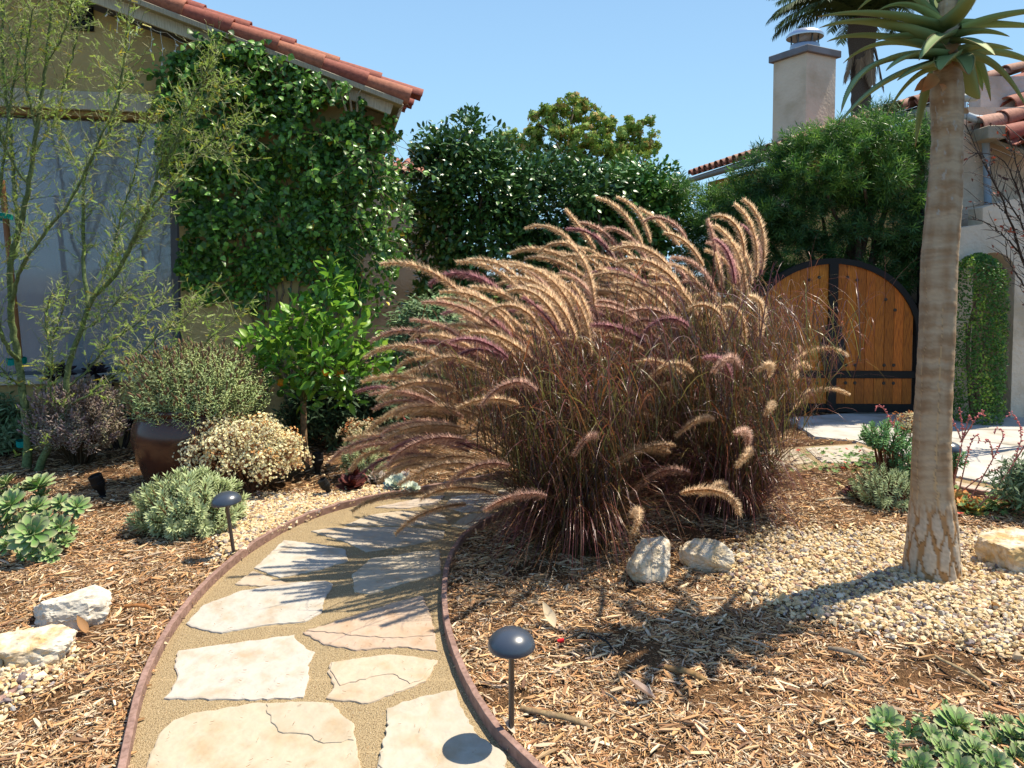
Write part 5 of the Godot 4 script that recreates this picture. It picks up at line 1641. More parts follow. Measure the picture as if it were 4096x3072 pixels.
func clump(label: String, base: Vector3, plumes: int, dome: Vector3, lib: Array, seed_: int, wind: float, blades: int) -> void:
	rng.seed = seed_
	var o := thing("fountain_grass", label, "ornamental grass", base, 0.0, "purple fountain grasses beside the path")
	# leaves
	var mb := MB.new()
	for i in blades:
		var a := rf(0, TAU)
		var r0 := 0.19 * sqrt(rng.randf())
		var root := Vector3(cos(a) * r0, 0.0, sin(a) * r0)
		var az := a + rf(-0.8, 0.8)
		var out := Vector3(cos(az), 0, sin(az))
		var q := rng.randf()
		# most leaves leave their culm some way up
		if rng.randf() < 0.68:
			var hgt := dome.y * 0.62 * pow(rng.randf(), 0.8)
			root += out * hgt * rf(0.08, 0.7) + Vector3(wind * 0.3 * hgt, hgt, 0)
			az = rf(0, TAU)
			out = Vector3(cos(az), 0, sin(az))
		var L := rf(0.3, 0.72)
		var lean := rf(0.15, 0.75)
		var top := root + out * L * lean * 0.6 + Vector3(wind * 0.1, L * (1.0 - 0.5 * lean), 0)
		var droop := rf(-0.1, 1.0)
		var tip := top + out * L * lean * rf(0.4, 0.9) + Vector3(wind * 0.2, -L * 0.6 * droop, 0)
		if tip.y < 0.02: tip.y = 0.02
		var pts := []
		for k in 7: pts.append(bez(root, top, tip, k / 6.0) + Vector3(rf(-0.003, 0.003), 0, rf(-0.003, 0.003)))
		var c0 := lin(0.1, 0.11, 0.03)
		var c1 := lin(0.2, 0.06, 0.07)
		if q < 0.2:
			c0 = lin(0.16, 0.1, 0.035); c1 = lin(0.36, 0.09, 0.04)
		elif q < 0.34:
			c0 = lin(0.17, 0.19, 0.05); c1 = lin(0.28, 0.2, 0.07)
		elif q < 0.39:
			c0 = lin(0.2, 0.12, 0.1); c1 = lin(0.42, 0.3, 0.29)
		elif q < 0.72:
			c0 = lin(0.1, 0.05, 0.038); c1 = lin(0.15, 0.045, 0.06)
		ribbon(mb, pts, rf(0.003, 0.008), Vector3(-sin(az) + rf(-0.6, 0.6), rf(-0.4, 0.4), cos(az) + rf(-0.6, 0.6)), vary(c0, 0.25), vary(c1, 0.25))
	# low outer leaves arching over to the mulch
	for i in blades / 9:
		var az := rf(0, TAU)
		var out := Vector3(cos(az), 0, sin(az))
		var root := out * rf(0.05, 0.22)
		var R := rf(0.25, 0.75)
		var hgt := rf(0.18, 0.6)
		var top := root + out * R * 0.55 + Vector3(0, hgt * 1.7, 0)
		var tip := root + out * R + Vector3(wind * 0.1, rf(0.0, 0.25), 0)
		var pts := []
		for k in 7: pts.append(bez(root, top, tip, k / 6.0) + Vector3(rf(-0.005, 0.005), 0, rf(-0.005, 0.005)))
		ribbon(mb, pts, rf(0.004, 0.0085), Vector3(-sin(az) + rf(-0.5, 0.5), rf(-0.2, 0.2), cos(az) + rf(-0.5, 0.5)), vary(lin(0.1, 0.07, 0.035), 0.25), vary(lin(0.2, 0.06, 0.06) if rng.randf() < 0.6 else lin(0.26, 0.13, 0.06), 0.25))
	tag(put("blades", mb.done(M.grassy), o), "", "", "", "stuff")
	# stalks with their plumes
	mb = MB.new()
	var bends := [0.12, 0.5, 0.8, 1.1, 1.35, 1.65]
	var np := 0
	for i in plumes:
		var az := i * 2.39996 + rf(-0.4, 0.4)
		var el := asin(clampf(0.02 + 0.98 * (i + 0.5) / plumes, 0.0, 1.0))
		el = lerpf(el, rf(0.1, 1.5), 0.25)
		var dir := Vector3(cos(az) * cos(el), sin(el), sin(az) * cos(el))
		if dir.z > 0.3 and el < 1.0 and dir.x > -0.45 and rng.randf() < 0.66: continue
		if dir.x > 0.4 and el < 1.0 and rng.randf() < 0.86: continue
		var k := rf(0.72, 1.04)
		var neck := Vector3(dir.x * dome.x * k * (0.82 if dir.x > 0.0 else 0.84), dir.y * dome.y * k * 0.82 + 0.2, dir.z * dome.z * k)
		neck.x += wind * (0.35 + 0.5 * neck.y) * rf(0.5, 1.2)
		# outer, lower stems on the lee side reach further out
		var root := Vector3(dir.x, 0, dir.z) * 0.14 * rng.randf()
		var mid := root.lerp(neck, 0.42)
		mid.x = root.x * 0.5 + neck.x * 0.22
		mid.z = root.z * 0.5 + neck.z * 0.22
		mid.y = maxf(neck.y * 0.72, 0.2)
		var pts := []
		for s in 10: pts.append(bez(root, mid, neck, s / 9.0))
		var t0 := (neck - mid).normalized()
		t0 = (t0 + Vector3(wind * 0.9, 0.3 * rf(-0.4, 1.2), 0)).normalized()
		var tone := 0
		var q := rng.randf()
		if q < 0.1: tone = 2
		elif q < 0.36: tone = 1
		var stalk := lin(0.2, 0.12, 0.05) if tone < 2 else lin(0.16, 0.04, 0.045)
		tube(mb, pts, [0.0022, 0.002, 0.0019, 0.0018, 0.0017, 0.0016, 0.0015, 0.0014, 0.0013, 0.0012], 4, vary(lin(0.16, 0.15, 0.05), 0.2), false, stalk)
		# bows with gravity and the breeze towards the path
		var pull := (Vector3(-1.0, -0.95, 0.1) + Vector3(dir.x * 0.45, 0, dir.z * 0.5) + rv() * 0.25)
		var bx_ := (pull - t0 * pull.dot(t0)).normalized()
		var bi := 2 + rng.randi() % 4
		if el > 1.2 and rng.randf() < 0.45: bi = rng.randi() % 2
		if t0.y < 0.1: bi = mini(bi, 2)
		if tone == 2 and rng.randf() < 0.4: bi = mini(bi, 2)
		var b := Basis(bx_, t0, bx_.cross(t0))
		put_n("plume", np, lib[tone][bi], o, Transform3D(b.scaled_local(Vector3(1.0, rf(0.85, 1.15), 1.0) * rf(0.78, 1.06)), neck))
		np += 1
	tag(put("stalks", mb.done(M.grassy), o), "", "", "", "stuff")

# ================================================================ planted beds
func shoot_mesh(n: int, leaf_l: float, leaf_w: float, col: Color, col2: Color, tight := 0.5, top := 0.35) -> ArrayMesh:
	# an upright shoot, 1 long: narrow leaves set round a stem, crowded to the tip
	var mb := MB.new()
	tube(mb, [Vector3.ZERO, Vector3(0, 0.5, 0), Vector3(0, 0.92, 0)], [0.035, 0.03, 0.02], 5, lin(0.22, 0.12, 0.06), false)
	for i in n:
		var k := pow(float(i) / n, 0.75)
		var a := i * 2.39996
		var lift := lerpf(0.15, 1.4, pow(k, 1.6)) + tight * 0.3
		var dir := Vector3(cos(a), lift, sin(a)).normalized()
		leaf(mb, Transform3D(facing(dir, Vector3(-cos(a) * lift, 1, -sin(a) * lift)), Vector3(0, 0.12 + 0.8 * k, 0)), leaf_l * lerpf(1.0, 0.6, k) * rf(0.85, 1.1), leaf_w * rf(0.85, 1.1), vary(col, 0.12), 0.2, 0.12, 3, 0.9, vary(col2, 0.12))
	return mb.done(M.leaf_matt)

func mound(called: String, label: String, category: String, base: Vector3, centre: Vector3, radii: Vector3, count: int, meshes: Array, size: float, stem_col: Color, group := "") -> Node3D:
	var o := thing(called, label, category, base, 0.0, group)
	var mb := MB.new()
	var c := centre - base
	for i in count:
		var k := (i + 0.5) / count
		var y := lerpf(1.0, -0.45, k)
		var q := sqrt(maxf(0.0, 1.0 - y * y))
		var az := i * 2.39996 + rf(-0.3, 0.3)
		var d := Vector3(q * cos(az), y, q * sin(az))
		var s := size * rf(0.75, 1.2)
		var tip := c + d * radii * rf(0.8, 1.04)
		if tip.y < 0.03: tip.y = rf(0.03, 0.07)
		var dir := (d + Vector3(0, 0.75, 0) + rv() * 0.18).normalized()
		var foot := tip - dir * s
		if foot.y < 0.01: foot.y = 0.01
		put_n("shoot", i, meshes[rng.randi() % meshes.size()], o, Transform3D((facing(dir, rv())).scaled_local(Vector3.ONE * s), foot))
		var root := Vector3(rf(-0.05, 0.05), -0.01, rf(-0.05, 0.05))
		tube(mb, [root, bez(root, Vector3(foot.x * 0.7, foot.y * 0.25, foot.z * 0.7), foot, 0.5), foot], [0.006, 0.005, 0.004], 4, vary(stem_col, 0.2), false)
	tag(put("stems", mb.done(M.bark), o), "", "", "", "stuff")
	return o

# a fleshy leaf along +y, 1 long, face to +z
func fleshy(mb: MB, xf: Transform3D, L: float, w: float, th: float, col: Color, edge: Color, peak := 2.2, cup := 0.18) -> void:
	var n := 7
	var last := PackedInt32Array()
	for i in n + 1:
		var k := float(i) / n
		var hw := w * 0.5 * maxf(0.3 * (1.0 - k * 0.5), pow(sin(PI * pow(minf(k, 0.995), peak * 0.85)), 0.6)) if i < n else w * 0.03
		var t := th * (0.3 + 0.7 * (1.0 - k)) if i < n else 0.0
		var z := cup * L * k * k
		var cc := col.lerp(edge, pow(k, 4.0))
		var ring := PackedInt32Array()
		for q in [[-1.0, 0.22, -0.6, 0.4], [-0.45, 0.06, -0.25, 1.0], [0.0, 0.0, 0.0, 1.0], [0.45, 0.06, 0.25, 1.0], [1.0, 0.22, 0.6, 0.4], [0.5, -0.6, 0.4, -1.0], [0.0, -1.0, 0.0, -1.0], [-0.5, -0.6, -0.4, -1.0]]:
			var lift: float = (q[1] * hw * 0.9 if q[1] > 0.0 else q[1] * t)
			ring.append(mb.vert(xf * Vector3(q[0] * hw, L * k, z + lift), (xf.basis * Vector3(-q[2] * 0.7, -0.25 * cup * k, q[3])).normalized(), cc.lerp(edge, 0.5 if absf(q[0]) > 0.9 else 0.0)))
		if i > 0:
			for q in 8: mb.quad(last[q], last[(q + 1) % 8], ring[(q + 1) % 8], ring[q])
		last = ring

func rosette(parent: Node3D, called: String, i: int, pos: Vector3, axis: Vector3, R: float, leaves: Array, whorls: Array) -> Node3D:
	var r := Node3D.new()
	r.name = called if i == 0 else "%s_%03d" % [called, i]
	parent.add_child(r)
	r.transform = Transform3D(facing(axis, rv()), pos)
	var n := 0
	for w in whorls:
		# [count, tilt from the axis, length, height]
		for k in w[0]:
			var a: float = n * 2.39996 + rf(-0.12, 0.12)
			var tilt: float = w[1] + rf(-0.1, 0.1)
			var dir := Vector3(cos(a) * sin(tilt), cos(tilt), sin(a) * sin(tilt))
			var nrm := Vector3(-cos(a) * cos(tilt), sin(tilt), -sin(a) * cos(tilt))
			put_n("leaf", n, leaves[rng.randi() % leaves.size()], r, Transform3D(facing(dir, nrm).scaled_local(Vector3.ONE * R * w[2] * rf(0.92, 1.06)), Vector3(0, w[3] * R, 0)))
			n += 1
	return r

func fleshy_set(tones: Array, w: float, th: float, edge: Color, peak := 2.2, cup := 0.08) -> Array:
	var out := []
	for t in tones:
		var mb := MB.new()
		fleshy(mb, Transform3D.IDENTITY, 1.0, w, th, t, edge, peak, cup)
		out.append(mb.done(M.succulent))
	return out

var FULL := [[7, 1.5, 1.0, 0.0], [7, 1.28, 0.96, 0.05], [6, 1.0, 0.8, 0.1], [5, 0.68, 0.56, 0.15], [4, 0.3, 0.34, 0.2]]

func aeonium(label: String, base: Vector3, spots: Array, leaves: Array) -> void:
	var o := thing("rosette_succulent", label, "succulent", base, 0.0, "branching green rosette succulents")
	var mb := MB.new()
	for i in spots.size():
		var p: Vector3 = spots[i][0] - base
		var axis := (Vector3(p.x * 0.8, 0.75, p.z * 0.7 + 0.6) + rv() * 0.2).normalized()
		rosette(o, "rosette", i, p, axis, spots[i][1] * 1.08, leaves, FULL)
		var root := Vector3(p.x * 0.35, -0.02, p.z * 0.35)
		var m := root.lerp(p, 0.5) + Vector3(0, -0.02, 0)
		tube(mb, [root, m, p - axis * 0.03, p + axis * 0.02], [0.013, 0.012, 0.011, 0.009], 6, vary(lin(0.33, 0.25, 0.15), 0.15), false)
		# younger side shoots
		for k in 2:
			var s := p * rf(0.7, 0.95) + Vector3(rf(-0.07, 0.07), rf(-0.09, 0.0), rf(-0.06, 0.06))
			if s.y < 0.03: s.y = 0.04
			var ax2 := (axis + rv() * 0.7 + Vector3(0, 0.2, 0.3)).normalized()
			rosette(o, "rosette", spots.size() + i * 2 + k, s, ax2, spots[i][1] * rf(0.45, 0.7), leaves, [[6, 1.4, 1.0, 0.0], [6, 1.05, 0.85, 0.08], [5, 0.6, 0.6, 0.14]])
			tube(mb, [root.lerp(p, 0.4), s], [0.007], 5, lin(0.3, 0.26, 0.14), false)
	tag(put("stems", mb.done(M.bark), o), "", "", "", "stuff")

func sprig_mesh(pairs: int, L: float, w: float, col: Color, col2: Color, m: Material, head := Color(-1, 0, 0), stem := Color(0.25, 0.22, 0.1)) -> ArrayMesh:
	# a straight twig, 1 long, with leaves in opposite pairs
	var mb := MB.new()
	tube(mb, [Vector3.ZERO, Vector3(0.02, 0.5, 0.01), Vector3(0, 1, 0)], [0.014, 0.011, 0.007], 4, stem, false)
	for i in pairs:
		var k := (i + 0.6) / pairs
		var a := i * 1.57 + rf(-0.3, 0.3)
		for s in [0.0, PI]:
			var dir := Vector3(cos(a + s), rf(0.5, 1.1), sin(a + s)).normalized()
			leaf(mb, Transform3D(facing(dir, Vector3(-cos(a + s) * 0.6, 1, -sin(a + s) * 0.6)), Vector3(0, k, 0)), L * rf(0.75, 1.15), w, vary(col, 0.15), 0.15, 0.25, 2, 0.6, vary(col2, 0.15))
	if head.r >= 0.0:
		lathe(mb, [Vector2(0.0, 0.93), Vector2(0.04, 0.97), Vector2(0.055, 1.06), Vector2(0.035, 1.18), Vector2(0.0, 1.22)], 6, head)
	return mb.done(m)

func left_plants() -> void:
	palo_verde()
	rng.seed = 201
	# variegated spurges
	var silver := []
	for k in 3: silver.append(shoot_mesh(44, 0.42, 0.052, lin(0.28, 0.37, 0.16), lin(0.52, 0.58, 0.32)))
	mound("spurge_shrub", "rounded silvery spurge shrub beside the path lamp, in front of the brown pot", "shrub", Vector3(-2.053, 0, -4.58), Vector3(-2.079, 0.138, -4.7), Vector3(0.36, 0.27, 0.32), 125, silver, 0.2, lin(0.28, 0.14, 0.08), "silvery spurges")
	mound("spurge_shrub", "small upright silvery spurge between the red rosette and the citrus tree", "shrub", Vector3(-1.165, 0, -5.737), Vector3(-1.186, 0.173, -5.85), Vector3(0.2, 0.22, 0.2), 60, silver, 0.14, lin(0.3, 0.18, 0.08), "silvery spurges")
	# buckwheat-like shrub with cream flower heads
	rng.seed = 205
	var cl := []
	for v in 3:
		var mb := MB.new()
		for k in 9:
			var d := (rv() + Vector3(0, 0.9, 0)).normalized()
			var e := d * rf(0.55, 1.0)
			tube(mb, [Vector3.ZERO, e], [0.018, 0.01], 3, lin(0.4, 0.17, 0.09), false)
			for h in 5:
				var f := (d + rv() * 0.9).normalized()
				leaf(mb, Transform3D(facing(f, (d + rv() * 0.6)), e), 0.22, 0.24, vary(lin(0.92, 0.86, 0.58), 0.1), 0.3, 0.2, 2, 0.6)
		cl.append(mb.done(M.leaf_matt))
	var cream := thing("cream_flower_shrub", "shrub covered in small cream flower heads beside the brown glazed pot", "shrub", Vector3(-1.963, 0, -5.528))
	var mb2 := MB.new()
	var xs := [[], [], []]
	var cs := [[], [], []]
	for i in 600:
		var d := rv()
		if d.y < -0.4: d.y = -d.y
		var p := Vector3(-2.036, 0.283, -5.5) + d * Vector3(0.45, 0.27, 0.34) * rf(0.6, 1.05)
		if rng.randf() < 0.3: p = Vector3(-1.846, 0.227, -5.5) + d * Vector3(0.26, 0.19, 0.26) * rf(0.6, 1.1)
		var k := rng.randi() % 3
		xs[k].append(Transform3D(facing((d + Vector3.UP).normalized(), rv()).scaled_local(Vector3.ONE * rf(0.045, 0.08)), p - cream.position))
		cs[k].append(vary(Color.WHITE if rng.randf() < 0.9 else lin(0.85, 0.6, 0.4), 0.15))
		if i % 4 == 0:
			var root := Vector3(rf(-0.06, 0.06), -0.01, rf(-0.06, 0.06))
			var q := p - cream.position
			tube(mb2, [root, bez(root, Vector3(q.x * 0.5, q.y * 0.7, q.z * 0.5), q, 0.5), q], [0.005, 0.003, 0.002], 4, vary(lin(0.28, 0.14, 0.08), 0.2), false)
	for k in 3: scatter("flower_heads", cl[k], xs[k], cs[k], cream)
	tag(put("stems", mb2.done(M.bark), cream), "", "", "", "stuff")
	# glazed pot with lavender
	rng.seed = 211
	var pb := Vector3(-2.55, 0, -5.725)
	var pot := thing("glazed_pot", "large dark brown glazed garden pot holding the lavender", "pot", pb)
	mb2 = MB.new()
	lathe(mb2, [Vector2(0.0, 0.0), Vector2(0.225, 0.0), Vector2(0.25, 0.02), Vector2(0.3, 0.1), Vector2(0.352, 0.25), Vector2(0.382, 0.38), Vector2(0.376, 0.47), Vector2(0.345, 0.55), Vector2(0.33, 0.58), Vector2(0.35, 0.595), Vector2(0.355, 0.615), Vector2(0.345, 0.63), Vector2(0.31, 0.63), Vector2(0.3, 0.61), Vector2(0.3, 0.53)], 48, lin(0.075, 0.03, 0.017))
	put("body", mb2.done(M.glaze), pot)
	mb2 = MB.new()
	lathe(mb2, [Vector2(0.305, 0.56), Vector2(0.0, 0.57)], 24, lin(0.05, 0.035, 0.025))
	put("soil", mb2.done(M.soil), pot)
	var lav := []
	for v in 4: lav.append(sprig_mesh(7, 0.22, 0.035, lin(0.36, 0.46, 0.18), lin(0.52, 0.6, 0.32), M.leaf_matt, lin(0.2, 0.12, 0.075) if v < 2 else Color(-1, 0, 0), lin(0.22, 0.22, 0.1)))
	bush("lavender_bush", "grey green lavender bush with brown spent heads growing in the glazed pot", pb + Vector3(0, 0.58, 0), pb + Vector3(0.11, 0.74, 0.02), Vector3(0.57, 0.36, 0.5), 1500, lav, 0.12, 0.2, [Color.WHITE, lin(0.85, 0.95, 0.8), lin(1.1, 1.05, 0.9)], 1.1)
	# withered lavender by the wall
	var dry := []
	for v in 3: dry.append(sprig_mesh(7, 0.2, 0.045, lin(0.38, 0.29, 0.23), lin(0.56, 0.46, 0.39), M.leaf_matt, lin(0.32, 0.25, 0.25) if v < 2 else Color(-1, 0, 0), lin(0.25, 0.16, 0.11)))
	bush("withered_bush", "withered mauve brown lavender bush below the window sill", Vector3(-3.751, 0, -6.376), Vector3(-3.707, 0.383, -6.25), Vector3(0.42, 0.36, 0.32), 1250, dry, 0.11, 0.2, [Color.WHITE, lin(0.85, 0.8, 0.8), lin(0.85, 1.0, 0.75)], 0.9)
	var sag := []
	for v in 3: sag.append(sprig_mesh(6, 0.34, 0.085, lin(0.17, 0.27, 0.13), lin(0.28, 0.38, 0.2), M.leaf_matt, Color(-1, 0, 0), lin(0.16, 0.17, 0.1)))
	bush("sage_bush", "grey green narrow leaved sage bush at the foot of the staked tree", Vector3(-4.688, 0, -6.621), Vector3(-4.654, 0.215, -6.6), Vector3(0.34, 0.34, 0.3), 330, sag, 0.16, 0.26, [Color.WHITE, lin(0.8, 0.9, 0.8)], 0.5)
	bush("sage_bush", "tall willow leaved sage bush behind the citrus tree and the grass plumes", Vector3(-0.679, 0, -7.375), Vector3(-0.758, 0.827, -7.5), Vector3(0.62, 0.62, 0.4), 900, sag, 0.2, 0.32, [Color.WHITE, lin(0.85, 1.0, 0.85), lin(1.15, 1.15, 1.1)], 0.5)
	var deep := []
	for v in 3: deep.append(sprig_mesh(6, 0.36, 0.085, lin(0.045, 0.08, 0.04), lin(0.07, 0.12, 0.06), M.leaf_matt, Color(-1, 0, 0), lin(0.08, 0.08, 0.05)))
	bush("dark_sage_bush", "dark green narrow leaved bush under the citrus tree by its trunk", Vector3(-1.57, 0, -6.795), Vector3(-1.603, 0.294, -6.95), Vector3(0.66, 0.42, 0.3), 850, deep, 0.18, 0.3, [Color.WHITE, lin(0.8, 0.9, 0.8)], 0.4)
	# black rosettes by the wall
	var black := fleshy_set([lin(0.016, 0.011, 0.014), lin(0.025, 0.015, 0.018)], 0.3, 0.05, lin(0.03, 0.014, 0.02))
	var bk := thing("black_rosette_plant", "near black rosette succulent on tall stems against the wall under the window", "succulent", Vector3(-3.688, 0, -6.922))
	mb2 = MB.new()
	var spots := [[Vector3(-3.634, 0.325, -6.95), 0.13], [Vector3(-3.575, 0.225, -6.9), 0.11], [Vector3(-4.096, 0.742, -6.7), 0.14], [Vector3(-3.845, 0.728, -6.8), 0.13], [Vector3(-3.764, 0.635, -6.85), 0.1], [Vector3(-4.142, 0.698, -6.65), 0.1]]
	for i in spots.size():
		var p: Vector3 = spots[i][0] - bk.position
		rosette(bk, "rosette", i, p, Vector3(rf(-0.4, 0.4), 1, 0.5), spots[i][1], black, [[8, 1.5, 1.0, 0.0], [8, 1.15, 0.9, 0.06], [6, 0.7, 0.6, 0.12]])
		tube(mb2, [Vector3(p.x * 0.2, -0.02, p.z * 0.2), Vector3(p.x * 0.75, p.y * 0.45, p.z * 0.8), p], [0.016, 0.014, 0.011], 6, lin(0.09, 0.07, 0.055), false)
	tag(put("stems", mb2.done(M.bark), bk), "", "", "", "stuff")
	# green rosettes in front
	rng.seed = 221
	var green := fleshy_set([lin(0.17, 0.33, 0.09), lin(0.21, 0.38, 0.105), lin(0.25, 0.38, 0.15), lin(0.14, 0.29, 0.08)], 0.42, 0.075, lin(0.36, 0.34, 0.2))
	aeonium("branching green rosette succulent beside the pale rocks left of the path", Vector3(-2.738, 0, -4.176), [[Vector3(-2.697, 0.176, -4.1), 0.118], [Vector3(-2.948, 0.278, -4.3), 0.105], [Vector3(-2.978, 0.306, -4.6), 0.11], [Vector3(-2.861, 0.232, -4.4), 0.085], [Vector3(-2.783, 0.226, -4.5), 0.07], [Vector3(-2.681, 0.203, -4.5), 0.085], [Vector3(-2.663, 0.151, -4.3), 0.08], [Vector3(-2.604, 0.062, -4.1), 0.068], [Vector3(-3.182, 0.324, -4.6), 0.085], [Vector3(-2.781, 0.17, -4.35), 0.07], [Vector3(-2.874, 0.096, -4.15), 0.07], [Vector3(-2.616, 0.081, -4.25), 0.058], [Vector3(-3.074, 0.286, -4.55), 0.075], [Vector3(-3.013, 0.213, -4.2), 0.1], [Vector3(-3.237, 0.284, -4.5), 0.09], [Vector3(-2.886, 0.184, -4.3), 0.07]], green)
	aeonium("wide green rosette succulent in the mulch, nearest the camera, right of the path lamp", Vector3(1.43, 0, -2.274), [[Vector3(1.35, 0.019, -2.6), 0.07], [Vector3(1.484, 0.005, -2.62), 0.045], [Vector3(1.592, 0.02, -2.58), 0.085], [Vector3(1.457, 0.034, -2.5), 0.052], [Vector3(1.459, 0.033, -2.42), 0.057], [Vector3(1.558, 0.037, -2.42), 0.058], [Vector3(1.341, 0.006, -2.45), 0.044], [Vector3(1.32, -0.009, -2.5), 0.042], [Vector3(1.683, 0.024, -2.5), 0.05], [Vector3(1.734, 0.037, -2.5), 0.05], [Vector3(1.682, 0.025, -2.4), 0.052], [Vector3(1.596, -0.006, -2.7), 0.042], [Vector3(1.731, 0.021, -2.6), 0.044], [Vector3(1.793, 0.017, -2.6), 0.042], [Vector3(1.242, -0.012, -2.45), 0.04], [Vector3(1.799, 0.06, -2.5), 0.055], [Vector3(1.745, 0.044, -2.4), 0.055], [Vector3(1.336, 0.031, -2.35), 0.055], [Vector3(1.432, 0.053, -2.3), 0.06], [Vector3(1.581, 0.039, -2.35), 0.055]], green)
	# small rosettes and flower stalks at the bend of the path
	rng.seed = 231
	var red := fleshy_set([lin(0.11, 0.03, 0.022), lin(0.15, 0.045, 0.03), lin(0.085, 0.025, 0.02)], 0.5, 0.12, lin(0.07, 0.02, 0.02), 1.2, 0.25)
	var rr := thing("red_rosette", "dark maroon pointed rosette succulent at the gravel edge beside two black spotlights", "succulent", Vector3(-1.206, 0, -5.504))
	rosette(rr, "rosette", 0, Vector3(0, 0.045, 0), Vector3(0.05, 1, 0.35), 0.125, red, FULL)
	rosette(rr, "rosette", 1, Vector3(0.02, 0.11, -0.05), Vector3(-0.2, 1, 0.1), 0.085, red, [[6, 0.9, 1.0, 0.0], [6, 0.5, 0.9, 0.2], [4, 0.2, 0.8, 0.4]])
	var pale := fleshy_set([lin(0.4, 0.48, 0.39), lin(0.46, 0.53, 0.42)], 0.62, 0.1, lin(0.52, 0.55, 0.44), 2.0, 0.3)
	var pr := thing("pale_rosette", "pale blue green rosette succulent at the left path edging", "succulent", Vector3(-0.868, 0, -5.481))
	rosette(pr, "rosette", 0, Vector3(0, 0.05, 0), Vector3(0, 1, 0.6), 0.105, pale, FULL)
	rosette(pr, "rosette", 1, Vector3(0.13, 0.04, 0.03), Vector3(0.2, 1, 0.4), 0.06, pale, FULL)
	var pal2 := fleshy_set([lin(0.34, 0.36, 0.29), lin(0.4, 0.37, 0.33)], 0.45, 0.1, lin(0.45, 0.35, 0.3), 1.8, 0.2)
	var fs := thing("coral_flower_succulent", "low grey succulent with curved coral red flower stalks at the bend of the path", "succulent", Vector3(-0.973, 0, -5.674))
	for i in 3: rosette(fs, "rosette", i, Vector3(-0.08 + 0.11 * i, 0.05, -0.04 + 0.02 * i), Vector3(rf(-0.3, 0.3), 1, 0.3), 0.075, pal2, FULL)
	for q in [[Vector3(-1.042, 0.057, -5.6), Vector3(-1.056, 0.16, -5.55), Vector3(-1.031, 0.231, -5.55), Vector3(-0.982, 0.256, -5.55)], [Vector3(-0.985, 0.075, -5.6), Vector3(-0.968, 0.196, -5.55), Vector3(-0.925, 0.267, -5.55), Vector3(-0.876, 0.274, -5.55)], [Vector3(-1.084, 0.039, -5.6), Vector3(-1.102, 0.114, -5.55), Vector3(-1.137, 0.136, -5.55), Vector3(-1.172, 0.128, -5.55)], [Vector3(-0.836, 0.057, -5.6), Vector3(-0.793, 0.165, -5.6), Vector3(-0.743, 0.219, -5.6), Vector3(-0.708, 0.215, -5.6)], [Vector3(-0.719, 0.036, -5.65), Vector3(-0.686, 0.116, -5.65), Vector3(-0.643, 0.159, -5.65), Vector3(-0.6, 0.152, -5.65)]]:
		flower_stalk(fs, q, lin(0.42, 0.36, 0.32), lin(0.72, 0.09, 0.1), 0.6)
	for q in [[Vector3(-0.873, -0.028, -5.9), Vector3(-0.864, 0.198, -5.9), Vector3(-0.855, 0.424, -5.9), Vector3(-0.884, 0.555, -5.9), Vector3(-0.914, 0.581, -5.9)], [Vector3(-0.713, 0.01, -5.9), Vector3(-0.701, 0.198, -5.9), Vector3(-0.674, 0.349, -5.9), Vector3(-0.714, 0.405, -5.9)]]:
		flower_stalk(fs, q, lin(0.36, 0.28, 0.15), lin(0.7, 0.2, 0.17), 0.75)
	citrus()

# a loose bush: sprigs all through a dome, pointing out and up
func bush(called: String, label: String, base: Vector3, centre: Vector3, radii: Vector3, count: int, meshes: Array, smin: float, smax: float, tints: Array, up: float) -> void:
	var o := thing(called, label, "shrub", base)
	var n := meshes.size()
	var xs := []
	var cs := []
	for k in n:
		xs.append([])
		cs.append([])
	var mb := MB.new()
	for i in count:
		var d := rv()
		if d.y < -0.55: d.y = -d.y
		var p := centre - base + d * radii * pow(rng.randf(), 0.3) * rf(0.85, 1.05)
		if base.y < 0.1 and p.y < 0.02: p.y = rf(0.02, 0.12)
		var dir := (d * 0.9 + Vector3(0, up, 0) + rv() * 0.35).normalized()
		var s := rf(smin, smax)
		var k := rng.randi() % n
		xs[k].append(Transform3D(facing(dir, rv()).scaled_local(Vector3.ONE * s), p - dir * s * 0.8))
		cs[k].append(vary(tints[rng.randi() % tints.size()], 0.16))
		if i % 12 == 0:
			var root := Vector3(d.x * 0.08, 0, d.z * 0.08)
			tube(mb, [root, bez(root, Vector3(p.x * 0.5, p.y * 0.6, p.z * 0.5), p, 0.5), p], [0.005, 0.004, 0.002], 4, lin(0.16, 0.11, 0.07), false)
	for k in n: scatter("sprigs", meshes[k], xs[k], cs[k], o)
	tag(put("stems", mb.done(M.bark), o), "", "", "", "stuff")

